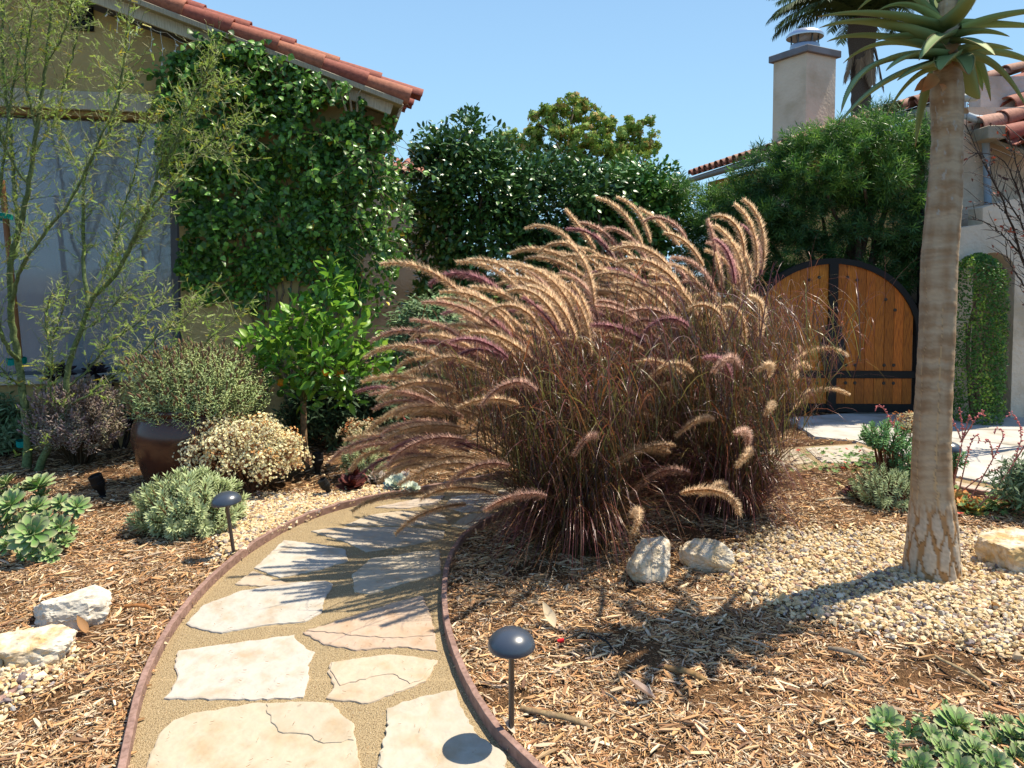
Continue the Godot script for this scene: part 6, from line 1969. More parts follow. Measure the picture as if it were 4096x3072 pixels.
# a curved stalk hung with small bells
func flower_stalk(o: Node3D, path: Array, stem: Color, bell: Color, size: float) -> void:
	var mb := MB.new()
	var cur := Curve3D.new()
	for i in path.size():
		var t: Vector3 = (path[mini(i + 1, path.size() - 1)] - path[maxi(i - 1, 0)]) * 0.18
		cur.add_point(path[i] - o.position, -t, t)
	var L := cur.get_baked_length()
	var pts := []
	for k in 17: pts.append(cur.sample_baked(L * k / 16.0))
	tube(mb, pts, [0.0055 * size, 0.0052 * size, 0.005 * size, 0.0048 * size, 0.0045 * size, 0.0042 * size, 0.004 * size, 0.0038 * size, 0.0035 * size, 0.003 * size], 5, stem, true, bell.lerp(stem, 0.35))
	var from := 0.42 * L
	var n := int((L - from) / (0.011 * size))
	for i in n:
		var s := from + (L - from) * i / n
		var p := cur.sample_baked(s)
		var tan := (cur.sample_baked(minf(L, s + 0.01)) - p).normalized()
		var d := (rv() + tan * 0.4 + Vector3(0, -0.1, 0)).normalized()
		var k := float(i) / n
		var b := size * lerpf(0.008, 0.0125, sin(PI * clampf(k, 0.1, 0.9)))
		var cc := vary(bell.lerp(stem, 0.45 * (1.0 - k)), 0.2)
		lathe(mb, [Vector2(0.0, 0.0), Vector2(b * 0.42, b * 0.3), Vector2(b * 0.45, b * 0.8), Vector2(b * 0.22, b * 1.35), Vector2(0, b * 1.4)], 5, cc, at(p + d * 0.002, facing(d, rv())))
	# small leaves clasping the lower stalk
	for i in 6:
		var p := cur.sample_baked(L * (0.05 + 0.07 * i))
		var d := (rv() + Vector3.UP * 0.8).normalized()
		leaf(mb, Transform3D(facing(d, rv()), p), 0.022 * size, 0.011 * size, stem * 1.1, 0.3, 0.2, 2, 0.8)
	put("flower_stalk", mb.done(M.succulent), o)

func citrus() -> void:
	rng.seed = 241
	var base := Vector3(-1.746, 0, -6.192)
	var o := thing("citrus_tree", "young citrus tree with bright glossy leaves and a few oranges", "tree", base)
	var fork := Vector3(-1.777, 0.556, -6.26) - base
	var mb := MB.new()
	tube(mb, [Vector3(0, -0.05, 0), Vector3(0.0, 0.1, 0), Vector3(-0.01, 0.32, 0), fork], [0.036, 0.028, 0.026, 0.025], 10, lin(0.3, 0.2, 0.12))
	put("trunk", mb.done(M.bark), o)
	var targets := []
	for q in [Vector3(-2.123, 1.067, -6.2), Vector3(-1.857, 1.23, -6.1), Vector3(-1.576, 1.262, -6.2), Vector3(-1.277, 1.102, -6.25), Vector3(-1.507, 1.572, -6.25), Vector3(-1.092, 0.86, -6.3), Vector3(-2.161, 0.82, -6.3), Vector3(-1.567, 0.935, -6), Vector3(-1.901, 0.957, -6.5), Vector3(-1.364, 0.885, -6.1)]:
		targets.append(q - base)
	for t in targets: limbs(o, fork, 0.014, [t], lin(0.14, 0.15, 0.06), "branch")
	var leaves := []
	for v in 4:
		mb = MB.new()
		leaf(mb, Transform3D.IDENTITY, 1.0, 0.46, [lin(0.11, 0.26, 0.03), lin(0.16, 0.34, 0.035), lin(0.075, 0.19, 0.028), lin(0.28, 0.46, 0.055)][v], 0.3, 0.25, 5, 0.6)
		leaves.append(mb.done(M.leaf if v % 2 == 1 else M.leaf_gloss))
	var pts := []
	for q in [[Vector3(-2.163, 1.009, -6.2), 0.16, 60], [Vector3(-1.935, 1.134, -6.1), 0.2, 90], [Vector3(-1.756, 1.227, -6.15), 0.2, 90], [Vector3(-1.556, 1.34, -6.2), 0.18, 80], [Vector3(-1.523, 1.564, -6.25), 0.12, 46], [Vector3(-1.529, 1.697, -6.25), 0.07, 18], [Vector3(-1.344, 1.145, -6.2), 0.2, 90], [Vector3(-1.2, 0.945, -6.25), 0.17, 70], [Vector3(-1.061, 0.82, -6.3), 0.1, 30], [Vector3(-2.161, 0.82, -6.3), 0.15, 55], [Vector3(-1.862, 0.885, -6.1), 0.2, 80], [Vector3(-1.567, 0.897, -6), 0.22, 100], [Vector3(-1.365, 0.808, -6.1), 0.18, 80], [Vector3(-1.54, 1.082, -6.05), 0.22, 90], [Vector3(-1.712, 0.653, -6.1), 0.14, 40], [Vector3(-1.378, 0.606, -6.15), 0.12, 30], [Vector3(-1.914, 1.035, -6.55), 0.25, 60], [Vector3(-1.313, 1.455, -6.25), 0.1, 26]]:
		for j in q[2]:
			var e := rv()
			pts.append([q[0] - base + e * q[1] * pow(rng.randf(), 0.4), (e + Vector3(0, 0.3, 0)).normalized()])
	# those nearest the front are picked out one by one
	var order := range(pts.size())
	order.sort_custom(func(x, y): return pts[x][0].z > pts[y][0].z)
	var xs := [[], [], [], []]
	var cs := [[], [], [], []]
	for i in pts.size():
		var q: Array = pts[order[i]]
		var out: Vector3 = q[1]
		var dir := (out + rv() * 0.7 + Vector3(0, 0.25, 0)).normalized()
		var nrm := (Vector3.UP * 0.7 + out * 0.5 + rv() * 0.6).normalized()
		var xf := Transform3D(facing(dir, nrm).scaled_local(Vector3.ONE * rf(0.07, 0.125)), q[0])
		var v := rng.randi() % 4
		if v == 3 and q[0].y < fork.y + 0.35: v = 1
		if i < 290:
			put_n("leaf", i, leaves[v], o, xf)
		else:
			xs[v].append(xf)
			cs[v].append(vary(Color.WHITE, 0.15))
	for v in 4: scatter("foliage", leaves[v], xs[v], cs[v], o)
	var n := 0
	for q in [[Vector3(-1.532, 0.837, -6.05), lin(0.75, 0.3, 0.02)], [Vector3(-1.426, 0.823, -6.1), lin(0.7, 0.25, 0.02)], [Vector3(-1.949, 0.731, -6.2), lin(0.72, 0.32, 0.03)], [Vector3(-1.737, 0.779, -5.98), lin(0.09, 0.19, 0.04)], [Vector3(-1.982, 0.621, -6.3), lin(0.07, 0.15, 0.03)]]:
		mb = MB.new()
		var r := 0.034
		lathe(mb, [Vector2(0, -r), Vector2(r * 0.5, -r * 0.87), Vector2(r * 0.87, -r * 0.5), Vector2(r, 0), Vector2(r * 0.87, r * 0.5), Vector2(r * 0.5, r * 0.85), Vector2(r * 0.12, r * 0.93), Vector2(0, r * 0.9)], 14, q[1])
		put_n("fruit", n, mb.done(M.succulent), o, at(q[0] - base))
		n += 1

func palo_verde() -> void:
	rng.seed = 251
	var base := Vector3(-4.044, 0, -6.162)
	var o := thing("staked_green_tree", "young green barked tree with fine feathery leaves in front of the window", "tree", base)
	var bark_ := lin(0.19, 0.25, 0.11)
	var twigs := MB.new()
	var sp := []
	for v in 3:
		var mb := MB.new()
		tube(mb, [Vector3.ZERO, Vector3(0, 0.5, 0.03), Vector3(0, 1, 0)], [0.02, 0.014, 0.008], 3, lin(0.3, 0.3, 0.1), false)
		for k in 13:
			for s in [-1.0, 1.0]:
				var y := 0.1 + k * 0.07
				leaf(mb, Transform3D(facing(Vector3(s, 0.4, rf(-0.2, 0.2)), Vector3(rf(-0.3, 0.3), 0.2, 1)), Vector3(0, y, 0.03)), 0.15 * (1.0 - 0.4 * k / 13.0), 0.05, vary(lin(0.44, 0.62, 0.1), 0.2), 0.1, 0.1, 2, 0.7)
		sp.append(mb.done(M.leaf))
	var xs := [[], [], []]
	var cs := [[], [], []]
	# [points, radius at the foot, radius at the end, leafiness]
	var runs := [
		[[Vector3(-4.112, -0.026, -6.2), Vector3(-4.093, 0.204, -6.2), Vector3(-4.088, 0.362, -6.2), Vector3(-4.129, 0.692, -6.2), Vector3(-4.149, 0.911, -6.2), Vector3(-4.163, 1.265, -6.15), Vector3(-4.117, 1.764, -6.1), Vector3(-4.037, 2.018, -6.1), Vector3(-3.921, 2.363, -6.05), Vector3(-3.876, 2.612, -6.05), Vector3(-3.809, 2.788, -6), Vector3(-3.772, 3.031, -6), Vector3(-3.718, 3.337, -6), Vector3(-3.671, 3.701, -6), Vector3(-3.631, 4.036, -6)], 0.05, 0.011, 0.5],
		[[Vector3(-4.117, 1.764, -6.1), Vector3(-4.184, 1.924, -6.3), Vector3(-4.236, 2.332, -6.35), Vector3(-4.285, 2.731, -6.4), Vector3(-4.354, 3.134, -6.45), Vector3(-4.408, 3.608, -6.5), Vector3(-4.375, 4.157, -6.5)], 0.026, 0.009, 0.7],
		[[Vector3(-4.149, 0.911, -6.2), Vector3(-4.124, 1.086, -6), Vector3(-4.154, 1.466, -5.9), Vector3(-4.097, 2.053, -5.9), Vector3(-4.006, 2.599, -5.9), Vector3(-3.949, 3.153, -5.95), Vector3(-3.885, 3.675, -6)], 0.024, 0.008, 0.9],
		[[Vector3(-3.99, -0.028, -6.15), Vector3(-3.805, 0.32, -6.1), Vector3(-3.683, 0.564, -6.1), Vector3(-3.694, 0.707, -6.1), Vector3(-3.661, 0.923, -6.1), Vector3(-3.551, 1.18, -6.1), Vector3(-3.456, 1.448, -6.1), Vector3(-3.3, 1.556, -6.05), Vector3(-3.156, 1.714, -6), Vector3(-3.011, 1.986, -6), Vector3(-2.868, 2.278, -5.95), Vector3(-2.779, 2.644, -5.95), Vector3(-2.7, 2.899, -5.95)], 0.045, 0.008, 0.75],
		[[Vector3(-3.496, 1.383, -6.1), Vector3(-3.547, 1.688, -6.15), Vector3(-3.57, 2.189, -6.2), Vector3(-3.555, 2.446, -6.2), Vector3(-3.461, 2.648, -6.2), Vector3(-3.348, 2.859, -6.25), Vector3(-3.271, 3.153, -6.25), Vector3(-3.242, 3.51, -6.3), Vector3(-3.213, 3.776, -6.3)], 0.024, 0.007, 0.9],
		[[Vector3(-4.138, 1.421, -6.12), Vector3(-3.986, 1.65, -6), Vector3(-3.849, 1.786, -5.9), Vector3(-3.514, 2.159, -5.85), Vector3(-3.38, 2.375, -5.85), Vector3(-3.199, 2.69, -5.8), Vector3(-3.067, 2.938, -5.8), Vector3(-2.993, 3.327, -5.8)], 0.022, 0.007, 0.9],
		[[Vector3(-3.876, 2.612, -6.05), Vector3(-3.787, 2.914, -6.2), Vector3(-3.754, 3.242, -6.3), Vector3(-3.647, 3.586, -6.3), Vector3(-3.561, 3.928, -6.3)], 0.016, 0.006, 1.0],
		[[Vector3(-3.809, 2.788, -6), Vector3(-3.809, 3.069, -5.9), Vector3(-3.786, 3.341, -5.85), Vector3(-3.689, 3.678, -5.8)], 0.014, 0.006, 1.0],
		[[Vector3(-3.156, 1.714, -6), Vector3(-2.872, 2.083, -5.8), Vector3(-2.627, 2.328, -5.75), Vector3(-2.387, 2.567, -5.7), Vector3(-2.208, 2.707, -5.7), Vector3(-2.023, 2.812, -5.7)], 0.018, 0.005, 1.1],
		[[Vector3(-2.868, 2.278, -5.95), Vector3(-2.736, 2.615, -6), Vector3(-2.58, 2.983, -6), Vector3(-2.464, 3.202, -6), Vector3(-2.379, 3.421, -6)], 0.013, 0.005, 1.5],
		[[Vector3(-2.779, 2.644, -5.95), Vector3(-2.664, 2.819, -6.1), Vector3(-2.509, 3.042, -6.1), Vector3(-2.318, 3.191, -6.1)], 0.011, 0.004, 1.5],
		[[Vector3(-3.683, 0.564, -6.1), Vector3(-3.429, 0.659, -5.95), Vector3(-3.238, 0.798, -5.9), Vector3(-2.959, 0.99, -5.85), Vector3(-2.766, 1.178, -5.8), Vector3(-2.582, 1.287, -5.8), Vector3(-2.445, 1.425, -5.8)], 0.014, 0.004, 1.0],
		[[Vector3(-3.694, 0.707, -6.1), Vector3(-3.568, 0.833, -6.2), Vector3(-3.395, 1.048, -6.2), Vector3(-3.157, 1.223, -6.2), Vector3(-2.932, 1.398, -6.2), Vector3(-2.699, 1.398, -6.2)], 0.014, 0.004, 1.0],
		[[Vector3(-2.959, 0.99, -5.85), Vector3(-2.751, 1.025, -5.8), Vector3(-2.582, 0.941, -5.8), Vector3(-2.365, 1.128, -5.75), Vector3(-2.182, 1.272, -5.75), Vector3(-2.08, 1.37, -5.75)], 0.008, 0.003, 0.8],
		[[Vector3(-3.785, 0.363, -6.1), Vector3(-3.939, 0.51, -6.25), Vector3(-3.993, 0.7, -6.3), Vector3(-3.956, 1.018, -6.3), Vector3(-3.85, 1.256, -6.3), Vector3(-3.763, 1.532, -6.3)], 0.012, 0.004, 0.9],
		[[Vector3(-3.752, 0.441, -6.1), Vector3(-3.735, 0.716, -5.95), Vector3(-3.67, 0.984, -5.9), Vector3(-3.736, 1.244, -5.9), Vector3(-3.674, 1.466, -5.9)], 0.012, 0.004, 0.9],
		[[Vector3(-4.087, 0.421, -6.2), Vector3(-3.897, 0.297, -6.05), Vector3(-3.748, 0.262, -5.95)], 0.008, 0.003, 0.2],
		[[Vector3(-4.129, 0.692, -6.2), Vector3(-4.095, 0.803, -6), Vector3(-4.134, 0.947, -5.9)], 0.012, 0.005, 0.8],
		[[Vector3(-3.456, 1.448, -6.1), Vector3(-3.403, 1.768, -6.3), Vector3(-3.342, 2.124, -6.35), Vector3(-3.24, 2.483, -6.4), Vector3(-3.173, 2.798, -6.4), Vector3(-3.067, 3.111, -6.4)], 0.014, 0.005, 1.2],
		[[Vector3(-3.921, 2.363, -6.05), Vector3(-3.971, 2.563, -5.9), Vector3(-4.035, 2.878, -5.85), Vector3(-4.02, 3.341, -5.85)], 0.012, 0.006, 1.0],
		[[Vector3(-3.551, 1.18, -6.1), Vector3(-3.273, 1.281, -5.9), Vector3(-3.087, 1.467, -5.85), Vector3(-2.945, 1.577, -5.85)], 0.009, 0.003, 1.0],
		[[Vector3(-3.718, 3.337, -6), Vector3(-3.543, 3.463, -5.9), Vector3(-3.435, 3.66, -5.85), Vector3(-3.364, 3.852, -5.8)], 0.01, 0.005, 1.3],
		[[Vector3(-3.786, 3.341, -5.85), Vector3(-3.939, 3.57, -5.9), Vector3(-4.003, 3.819, -5.9)], 0.01, 0.005, 1.3],
		[[Vector3(-3.555, 2.446, -6.2), Vector3(-3.732, 2.664, -6.3), Vector3(-3.804, 2.857, -6.3), Vector3(-3.907, 3.061, -6.35)], 0.009, 0.004, 1.1],
		[[Vector3(-2.387, 2.567, -5.7), Vector3(-2.226, 2.559, -5.65), Vector3(-2.122, 2.507, -5.65), Vector3(-2.054, 2.385, -5.65)], 0.006, 0.003, 1.2]]
	var n := 0
	for r in runs:
		var cur := Curve3D.new()
		var ps: Array = r[0]
		for i in ps.size():
			var t: Vector3 = (ps[mini(i + 1, ps.size() - 1)] - ps[maxi(i - 1, 0)]) * 0.17
			cur.add_point(ps[i] - base, -t, t)
		var L := cur.get_baked_length()
		var m := int(L / 0.06) + 3
		var pts := []
		var rad := []
		for k in m + 1:
			var q := cur.sample_baked(L * k / m)
			if k > 0 and k < m: q += rv() * 0.007
			pts.append(q)
			rad.append(lerpf(r[1], r[2], pow(float(k) / m, 0.7)) * 0.78)
		var mb := MB.new()
		tube(mb, pts, rad, 9 if r[1] > 0.02 else 6, bark_, true, lin(0.15, 0.19, 0.08))
		put("trunk" if n == 0 or n == 3 else "branch", mb.done(M.bark), o)
		n += 1
		# twigs
		var tw := int(L * 46.0 * r[3])
		for i in tw:
			var s := L * lerpf(0.12 if r[1] < 0.03 else 0.4, 1.0, rng.randf())
			var p := cur.sample_baked(s)
			var tan := (cur.sample_baked(minf(L, s + 0.05)) - cur.sample_baked(maxf(0.0, s - 0.05))).normalized()
			var d := (tan * 0.8 + rv() * 1.0 + Vector3(0.1, 0.25, 0)).normalized()
			var tl := rf(0.12, 0.36)
			var e := p + d * tl * 0.5
			var d2 := (d + rv() * 0.35).normalized()
			var f := e + d2 * tl * 0.5
			tube(twigs, [p, e, f], [0.0028, 0.0022, 0.0012], 3, vary(lin(0.17, 0.2, 0.08), 0.2), false)
			var cnt := 6 + rng.randi() % 4
			for k in cnt:
				var q := (k + rng.randf()) / cnt
				var b := p.lerp(e, q * 2.0) if q < 0.5 else e.lerp(f, q * 2.0 - 1.0)
				var dd := (d2 * 0.6 + rv()).normalized()
				if rng.randf() < 0.42:
					tube(twigs, [b, b + dd * rf(0.03, 0.075)], [0.0015, 0.0006], 3, lin(0.5, 0.48, 0.27), false)
				else:
					var v := rng.randi() % 3
					xs[v].append(Transform3D(facing(dd, (rv() + Vector3(0, 0.5, 0.4))).scaled_local(Vector3.ONE * rf(0.036, 0.076)), b))
					cs[v].append(vary(Color.WHITE if rng.randf() < 0.93 else lin(1.6, 1.0, 0.3), 0.2))
	tag(put("twigs", twigs.done(M.plain), o), "", "", "", "stuff")
	for v in 3: scatter("leaf_sprays", sp[v], xs[v], cs[v], o)
	# stake and its ties
	var st := thing("tree_stake", "orange brown wooden stake tied to the green barked tree", "stake", Vector3(-4.033, 0, -6.133))
	var mb := MB.new()
	var foot := Vector3(-4.152, -0.066, -6.32) - st.position
	var head := Vector3(-4.323, 2.434, -6.32) - st.position
	tube(mb, [foot - Vector3(0, 0.05, 0), foot.lerp(head, 0.5), head], [0.024], 10, lin(0.34, 0.15, 0.06))
	put("pole", mb.done(M.wood), st)
	var k2 := 0
	for q in [Vector3(-4.144, 0.21, -6.26), Vector3(-4.205, 0.904, -6.26), Vector3(-4.277, 2.124, -6.25)]:
		mb = MB.new()
		var ring := []
		for i in 17:
			var a := TAU * i / 16.0
			ring.append(q - st.position + Vector3(cos(a) * 0.068, 0.006 * sin(a * 3.0), sin(a) * 0.088))
		for i in 16:
			var u := Vector3(0, 0.025, 0)
			mb.flat4(ring[i] - u, ring[i + 1] - u, ring[i + 1] + u, ring[i] + u, lin(0.015, 0.24, 0.2))
		put_n("tie", k2, mb.done(M.cloth), st, Transform3D.IDENTITY)
		k2 += 1

func right_plants() -> void:
	rng.seed = 301
	var grey := []
	var fresh := []
	for k in 3:
		grey.append(shoot_mesh(42, 0.42, 0.05, lin(0.21, 0.29, 0.13), lin(0.38, 0.45, 0.25)))
		fresh.append(shoot_mesh(28, 0.42, 0.085, lin(0.12, 0.27, 0.09), lin(0.19, 0.36, 0.14)))
	mound("spurge_shrub", "low dense grey spurge mound left of the aloe trunk", "shrub", Vector3(2.646, 0, -5.162), Vector3(2.673, 0.121, -5.2), Vector3(0.27, 0.17, 0.24), 85, grey, 0.13, lin(0.25, 0.1, 0.07), "spurges beside the aloe")
	mound("spurge_shrub", "taller fresh green spurge head on bare red stems behind the grey mound", "shrub", Vector3(2.789, 0, -5.378), Vector3(2.764, 0.441, -5.45), Vector3(0.2, 0.13, 0.18), 46, fresh, 0.14, lin(0.33, 0.13, 0.07), "spurges beside the aloe")
	mound("spurge_shrub", "small green spurge just left of the aloe trunk", "shrub", Vector3(2.862, 0, -5.322), Vector3(2.881, 0.248, -5.35), Vector3(0.15, 0.16, 0.15), 34, fresh, 0.12, lin(0.3, 0.12, 0.07), "spurges beside the aloe")
	mound("spurge_shrub", "green spurge sprig peeking out right of the aloe trunk under the lamp", "shrub", Vector3(3.318, 0, -5.552), Vector3(3.322, 0.262, -5.5), Vector3(0.1, 0.1, 0.1), 16, fresh, 0.11, lin(0.3, 0.12, 0.07), "spurges beside the aloe")
	# cream heads behind the trunk
	rng.seed = 305
	var cl := MB.new()
	for k in 9:
		var d := (rv() + Vector3(0, 0.9, 0)).normalized()
		var e := d * rf(0.55, 1.0)
		tube(cl, [Vector3.ZERO, e], [0.018, 0.01], 3, lin(0.4, 0.22, 0.1), false)
		for h in 5:
			leaf(cl, Transform3D(facing((d + rv() * 0.9).normalized(), (d + rv() * 0.6)), e), 0.22, 0.24, vary(lin(0.72, 0.64, 0.4), 0.12), 0.3, 0.2, 2, 0.6)
	var clm := cl.done(M.leaf_matt)
	for q in [["cream flower sprig showing left of the aloe trunk above the spurges", Vector3(3.089, 0, -5.552), Vector3(2.989, 0.514, -5.5), 60, 0.12], ["pale cream flower sprig over the small silvery spurge by the citrus", Vector3(-1.173, 0, -5.868), Vector3(-1.231, 0.394, -5.9), 40, 0.14]]:
		var o := thing("cream_flower_sprig", q[0], "flower", q[1])
		var xs := []
		var cs := []
		var mb := MB.new()
		for i in q[3]:
			var d := rv()
			var p: Vector3 = q[2] + d * Vector3(q[4], q[4] * 0.6, q[4]) * rf(0.3, 1.0) - q[1]
			xs.append(Transform3D(facing((d + Vector3.UP).normalized(), rv()).scaled_local(Vector3.ONE * rf(0.035, 0.06)), p))
			cs.append(vary(Color.WHITE if rng.randf() < 0.8 else lin(0.8, 0.4, 0.25), 0.15))
			if i % 5 == 0: tube(mb, [Vector3.ZERO, Vector3(p.x * 0.4, p.y * 0.6, p.z * 0.4), p], [0.004, 0.003, 0.002], 4, lin(0.33, 0.16, 0.09), false)
		scatter("flower_heads", clm, xs, cs, o)
		tag(put("stems", mb.done(M.bark), o), "", "", "", "stuff")
	# pink flowering succulent right of the trunk
	rng.seed = 311
	var ruff := fleshy_set([lin(0.42, 0.4, 0.06), lin(0.3, 0.36, 0.08), lin(0.46, 0.36, 0.07)], 0.7, 0.07, lin(0.6, 0.2, 0.08), 1.6, 0.3)
	var o2 := thing("pink_flower_succulent", "yellow green succulent sending up tall pink flower stalks right of the aloe trunk", "succulent", Vector3(3.158, 0, -5.09))
	var rs := [[Vector3(3.152, 0.014, -5.15), 0.12], [Vector3(3.166, 0.013, -5.05), 0.1], [Vector3(3.17, -0.01, -5.3), 0.09], [Vector3(3.315, 0.004, -5.2), 0.06]]
	for i in rs.size():
		rosette(o2, "rosette", i, rs[i][0] - o2.position, Vector3(rf(-0.3, 0.3), 1, 0.5), rs[i][1], ruff, FULL)
	var stem := lin(0.42, 0.2, 0.15)
	var pink := lin(0.66, 0.2, 0.2)
	for q in [[Vector3(3.161, 0.076, -5.25), Vector3(3.171, 0.259, -5.22), Vector3(3.193, 0.47, -5.2), Vector3(3.186, 0.586, -5.2), Vector3(3.166, 0.702, -5.2)], [Vector3(3.193, 0.454, -5.2), Vector3(3.148, 0.553, -5.2), Vector3(3.113, 0.619, -5.2), Vector3(3.104, 0.586, -5.2)], [Vector3(3.193, 0.47, -5.2), Vector3(3.23, 0.557, -5.18), Vector3(3.264, 0.652, -5.15), Vector3(3.296, 0.684, -5.15), Vector3(3.31, 0.645, -5.15)], [Vector3(3.199, 0.487, -5.2), Vector3(3.219, 0.563, -5.2), Vector3(3.24, 0.649, -5.2), Vector3(3.251, 0.616, -5.2)], [Vector3(3.177, 0.091, -5.2), Vector3(3.195, 0.353, -5.15), Vector3(3.205, 0.475, -5.12), Vector3(3.23, 0.532, -5.1), Vector3(3.253, 0.506, -5.1), Vector3(3.238, 0.467, -5.1)], [Vector3(3.186, 0.059, -5.1), Vector3(3.303, 0.346, -5.05), Vector3(3.35, 0.528, -5), Vector3(3.336, 0.586, -5), Vector3(3.301, 0.598, -5), Vector3(3.286, 0.554, -5)], [Vector3(3.194, 0.055, -5), Vector3(3.274, 0.195, -4.95), Vector3(3.362, 0.391, -4.9), Vector3(3.404, 0.551, -4.9), Vector3(3.385, 0.657, -4.9), Vector3(3.333, 0.719, -4.9), Vector3(3.297, 0.694, -4.9)], [Vector3(3.177, 0.085, -5.2), Vector3(3.271, 0.199, -5.15), Vector3(3.366, 0.281, -5.1), Vector3(3.455, 0.327, -5.1)], [Vector3(3.315, 0.375, -5.05), Vector3(3.303, 0.456, -5.05), Vector3(3.276, 0.511, -5.05), Vector3(3.257, 0.478, -5.05)], [Vector3(3.362, 0.391, -4.9), Vector3(3.395, 0.519, -4.85), Vector3(3.452, 0.642, -4.85)], [Vector3(2.903, 0.01, -5.4), Vector3(2.841, 0.459, -5.4), Vector3(2.783, 0.579, -5.4), Vector3(2.717, 0.672, -5.4), Vector3(2.679, 0.679, -5.4), Vector3(2.67, 0.638, -5.4)]]:
		flower_stalk(o2 if q[0].x > 3.0 else o2, q, stem, pink, 1.0)
	# maroon rosette beside the spurge mound
	var red := fleshy_set([lin(0.1, 0.03, 0.025), lin(0.13, 0.04, 0.03)], 0.5, 0.12, lin(0.07, 0.02, 0.02), 1.2, 0.25)
	var rr := thing("red_rosette", "small maroon rosette succulent at the left foot of the grey spurge mound", "succulent", Vector3(2.508, 0, -5.322))
	rosette(rr, "rosette", 0, Vector3(0, 0.04, 0), Vector3(-0.3, 1, 0.4), 0.1, red, FULL)
	var sag := []
	for v in 3: sag.append(sprig_mesh(6, 0.36, 0.075, lin(0.13, 0.2, 0.11), lin(0.22, 0.29, 0.17), M.leaf_matt, Color(-1, 0, 0), lin(0.16, 0.17, 0.1)))
	bush("sage_bush", "grey green narrow leaved sage bush in the corner of the driveway edging", Vector3(3.555, 0, -5.01), Vector3(3.505, 0.211, -4.95), Vector3(0.24, 0.22, 0.2), 150, sag, 0.14, 0.22, [Color.WHITE, lin(0.85, 1.0, 0.85)], 0.5)
	# creeping green with coral flowers at the foot of the second grass clump
	rng.seed = 321
	var cov := MB.new()
	for k in 6:
		var a := k * 1.05
		leaf(cov, Transform3D(facing(Vector3(cos(a), 0.6, sin(a)), Vector3.UP)), 1.0, 0.55, lin(0.17, 0.26, 0.08), 0.2, 0.3, 2, 0.6)
	var cm := cov.done(M.leaf_matt)
	var xs2 := []
	var cs2 := []
	for i in 900:
		var p := Vector3(2.796, 0, -6.376) + Vector3(rng.randfn(0, 0.28), 0, rng.randfn(0, 0.22))
		if i % 4 == 0: p = Vector3(3.349, 0, -5.06) + Vector3(rng.randfn(0, 0.16), 0, rng.randfn(0, 0.07))
		if in_poly(p.x, p.z, path_poly) and rng.randf() < 0.9: continue
		p.y = bed(p.x, p.z) + 0.1 * pow(rng.randf(), 1.6)
		xs2.append(Transform3D(facing((rv() + Vector3.UP * 1.5).normalized(), rv()).scaled_local(Vector3.ONE * rf(0.016, 0.034)), p))
		cs2.append(vary(Color.WHITE if rng.randf() < 0.9 else lin(3.2, 0.35, 0.7), 0.2))
	scatter("ground_cover", cm, xs2, cs2)
	bare_shrub()
	rng.seed = 341
	var sp := thing("strap_leaf_plant", "dark strap leaved plant in the shade right of the clipped hedge", "plant", Vector3(6.092, 0, -8.801))
	var mbs := MB.new()
	for i in 46:
		var a := rf(0, TAU)
		var out := Vector3(cos(a), 0, sin(a))
		var L := rf(0.45, 0.85)
		var pts := []
		for k in 7: pts.append(bez(out * 0.03, out * L * 0.3 + Vector3(0, L, 0), out * L * 0.75 + Vector3(0, L * rf(0.5, 1.0), 0), k / 6.0))
		ribbon(mbs, pts, rf(0.02, 0.032), Vector3(-sin(a), 0, cos(a)), vary(lin(0.07, 0.06, 0.035), 0.3), vary(lin(0.12, 0.07, 0.05), 0.3))
	tag(put("leaves", mbs.done(M.leaf), sp), "", "", "", "stuff")

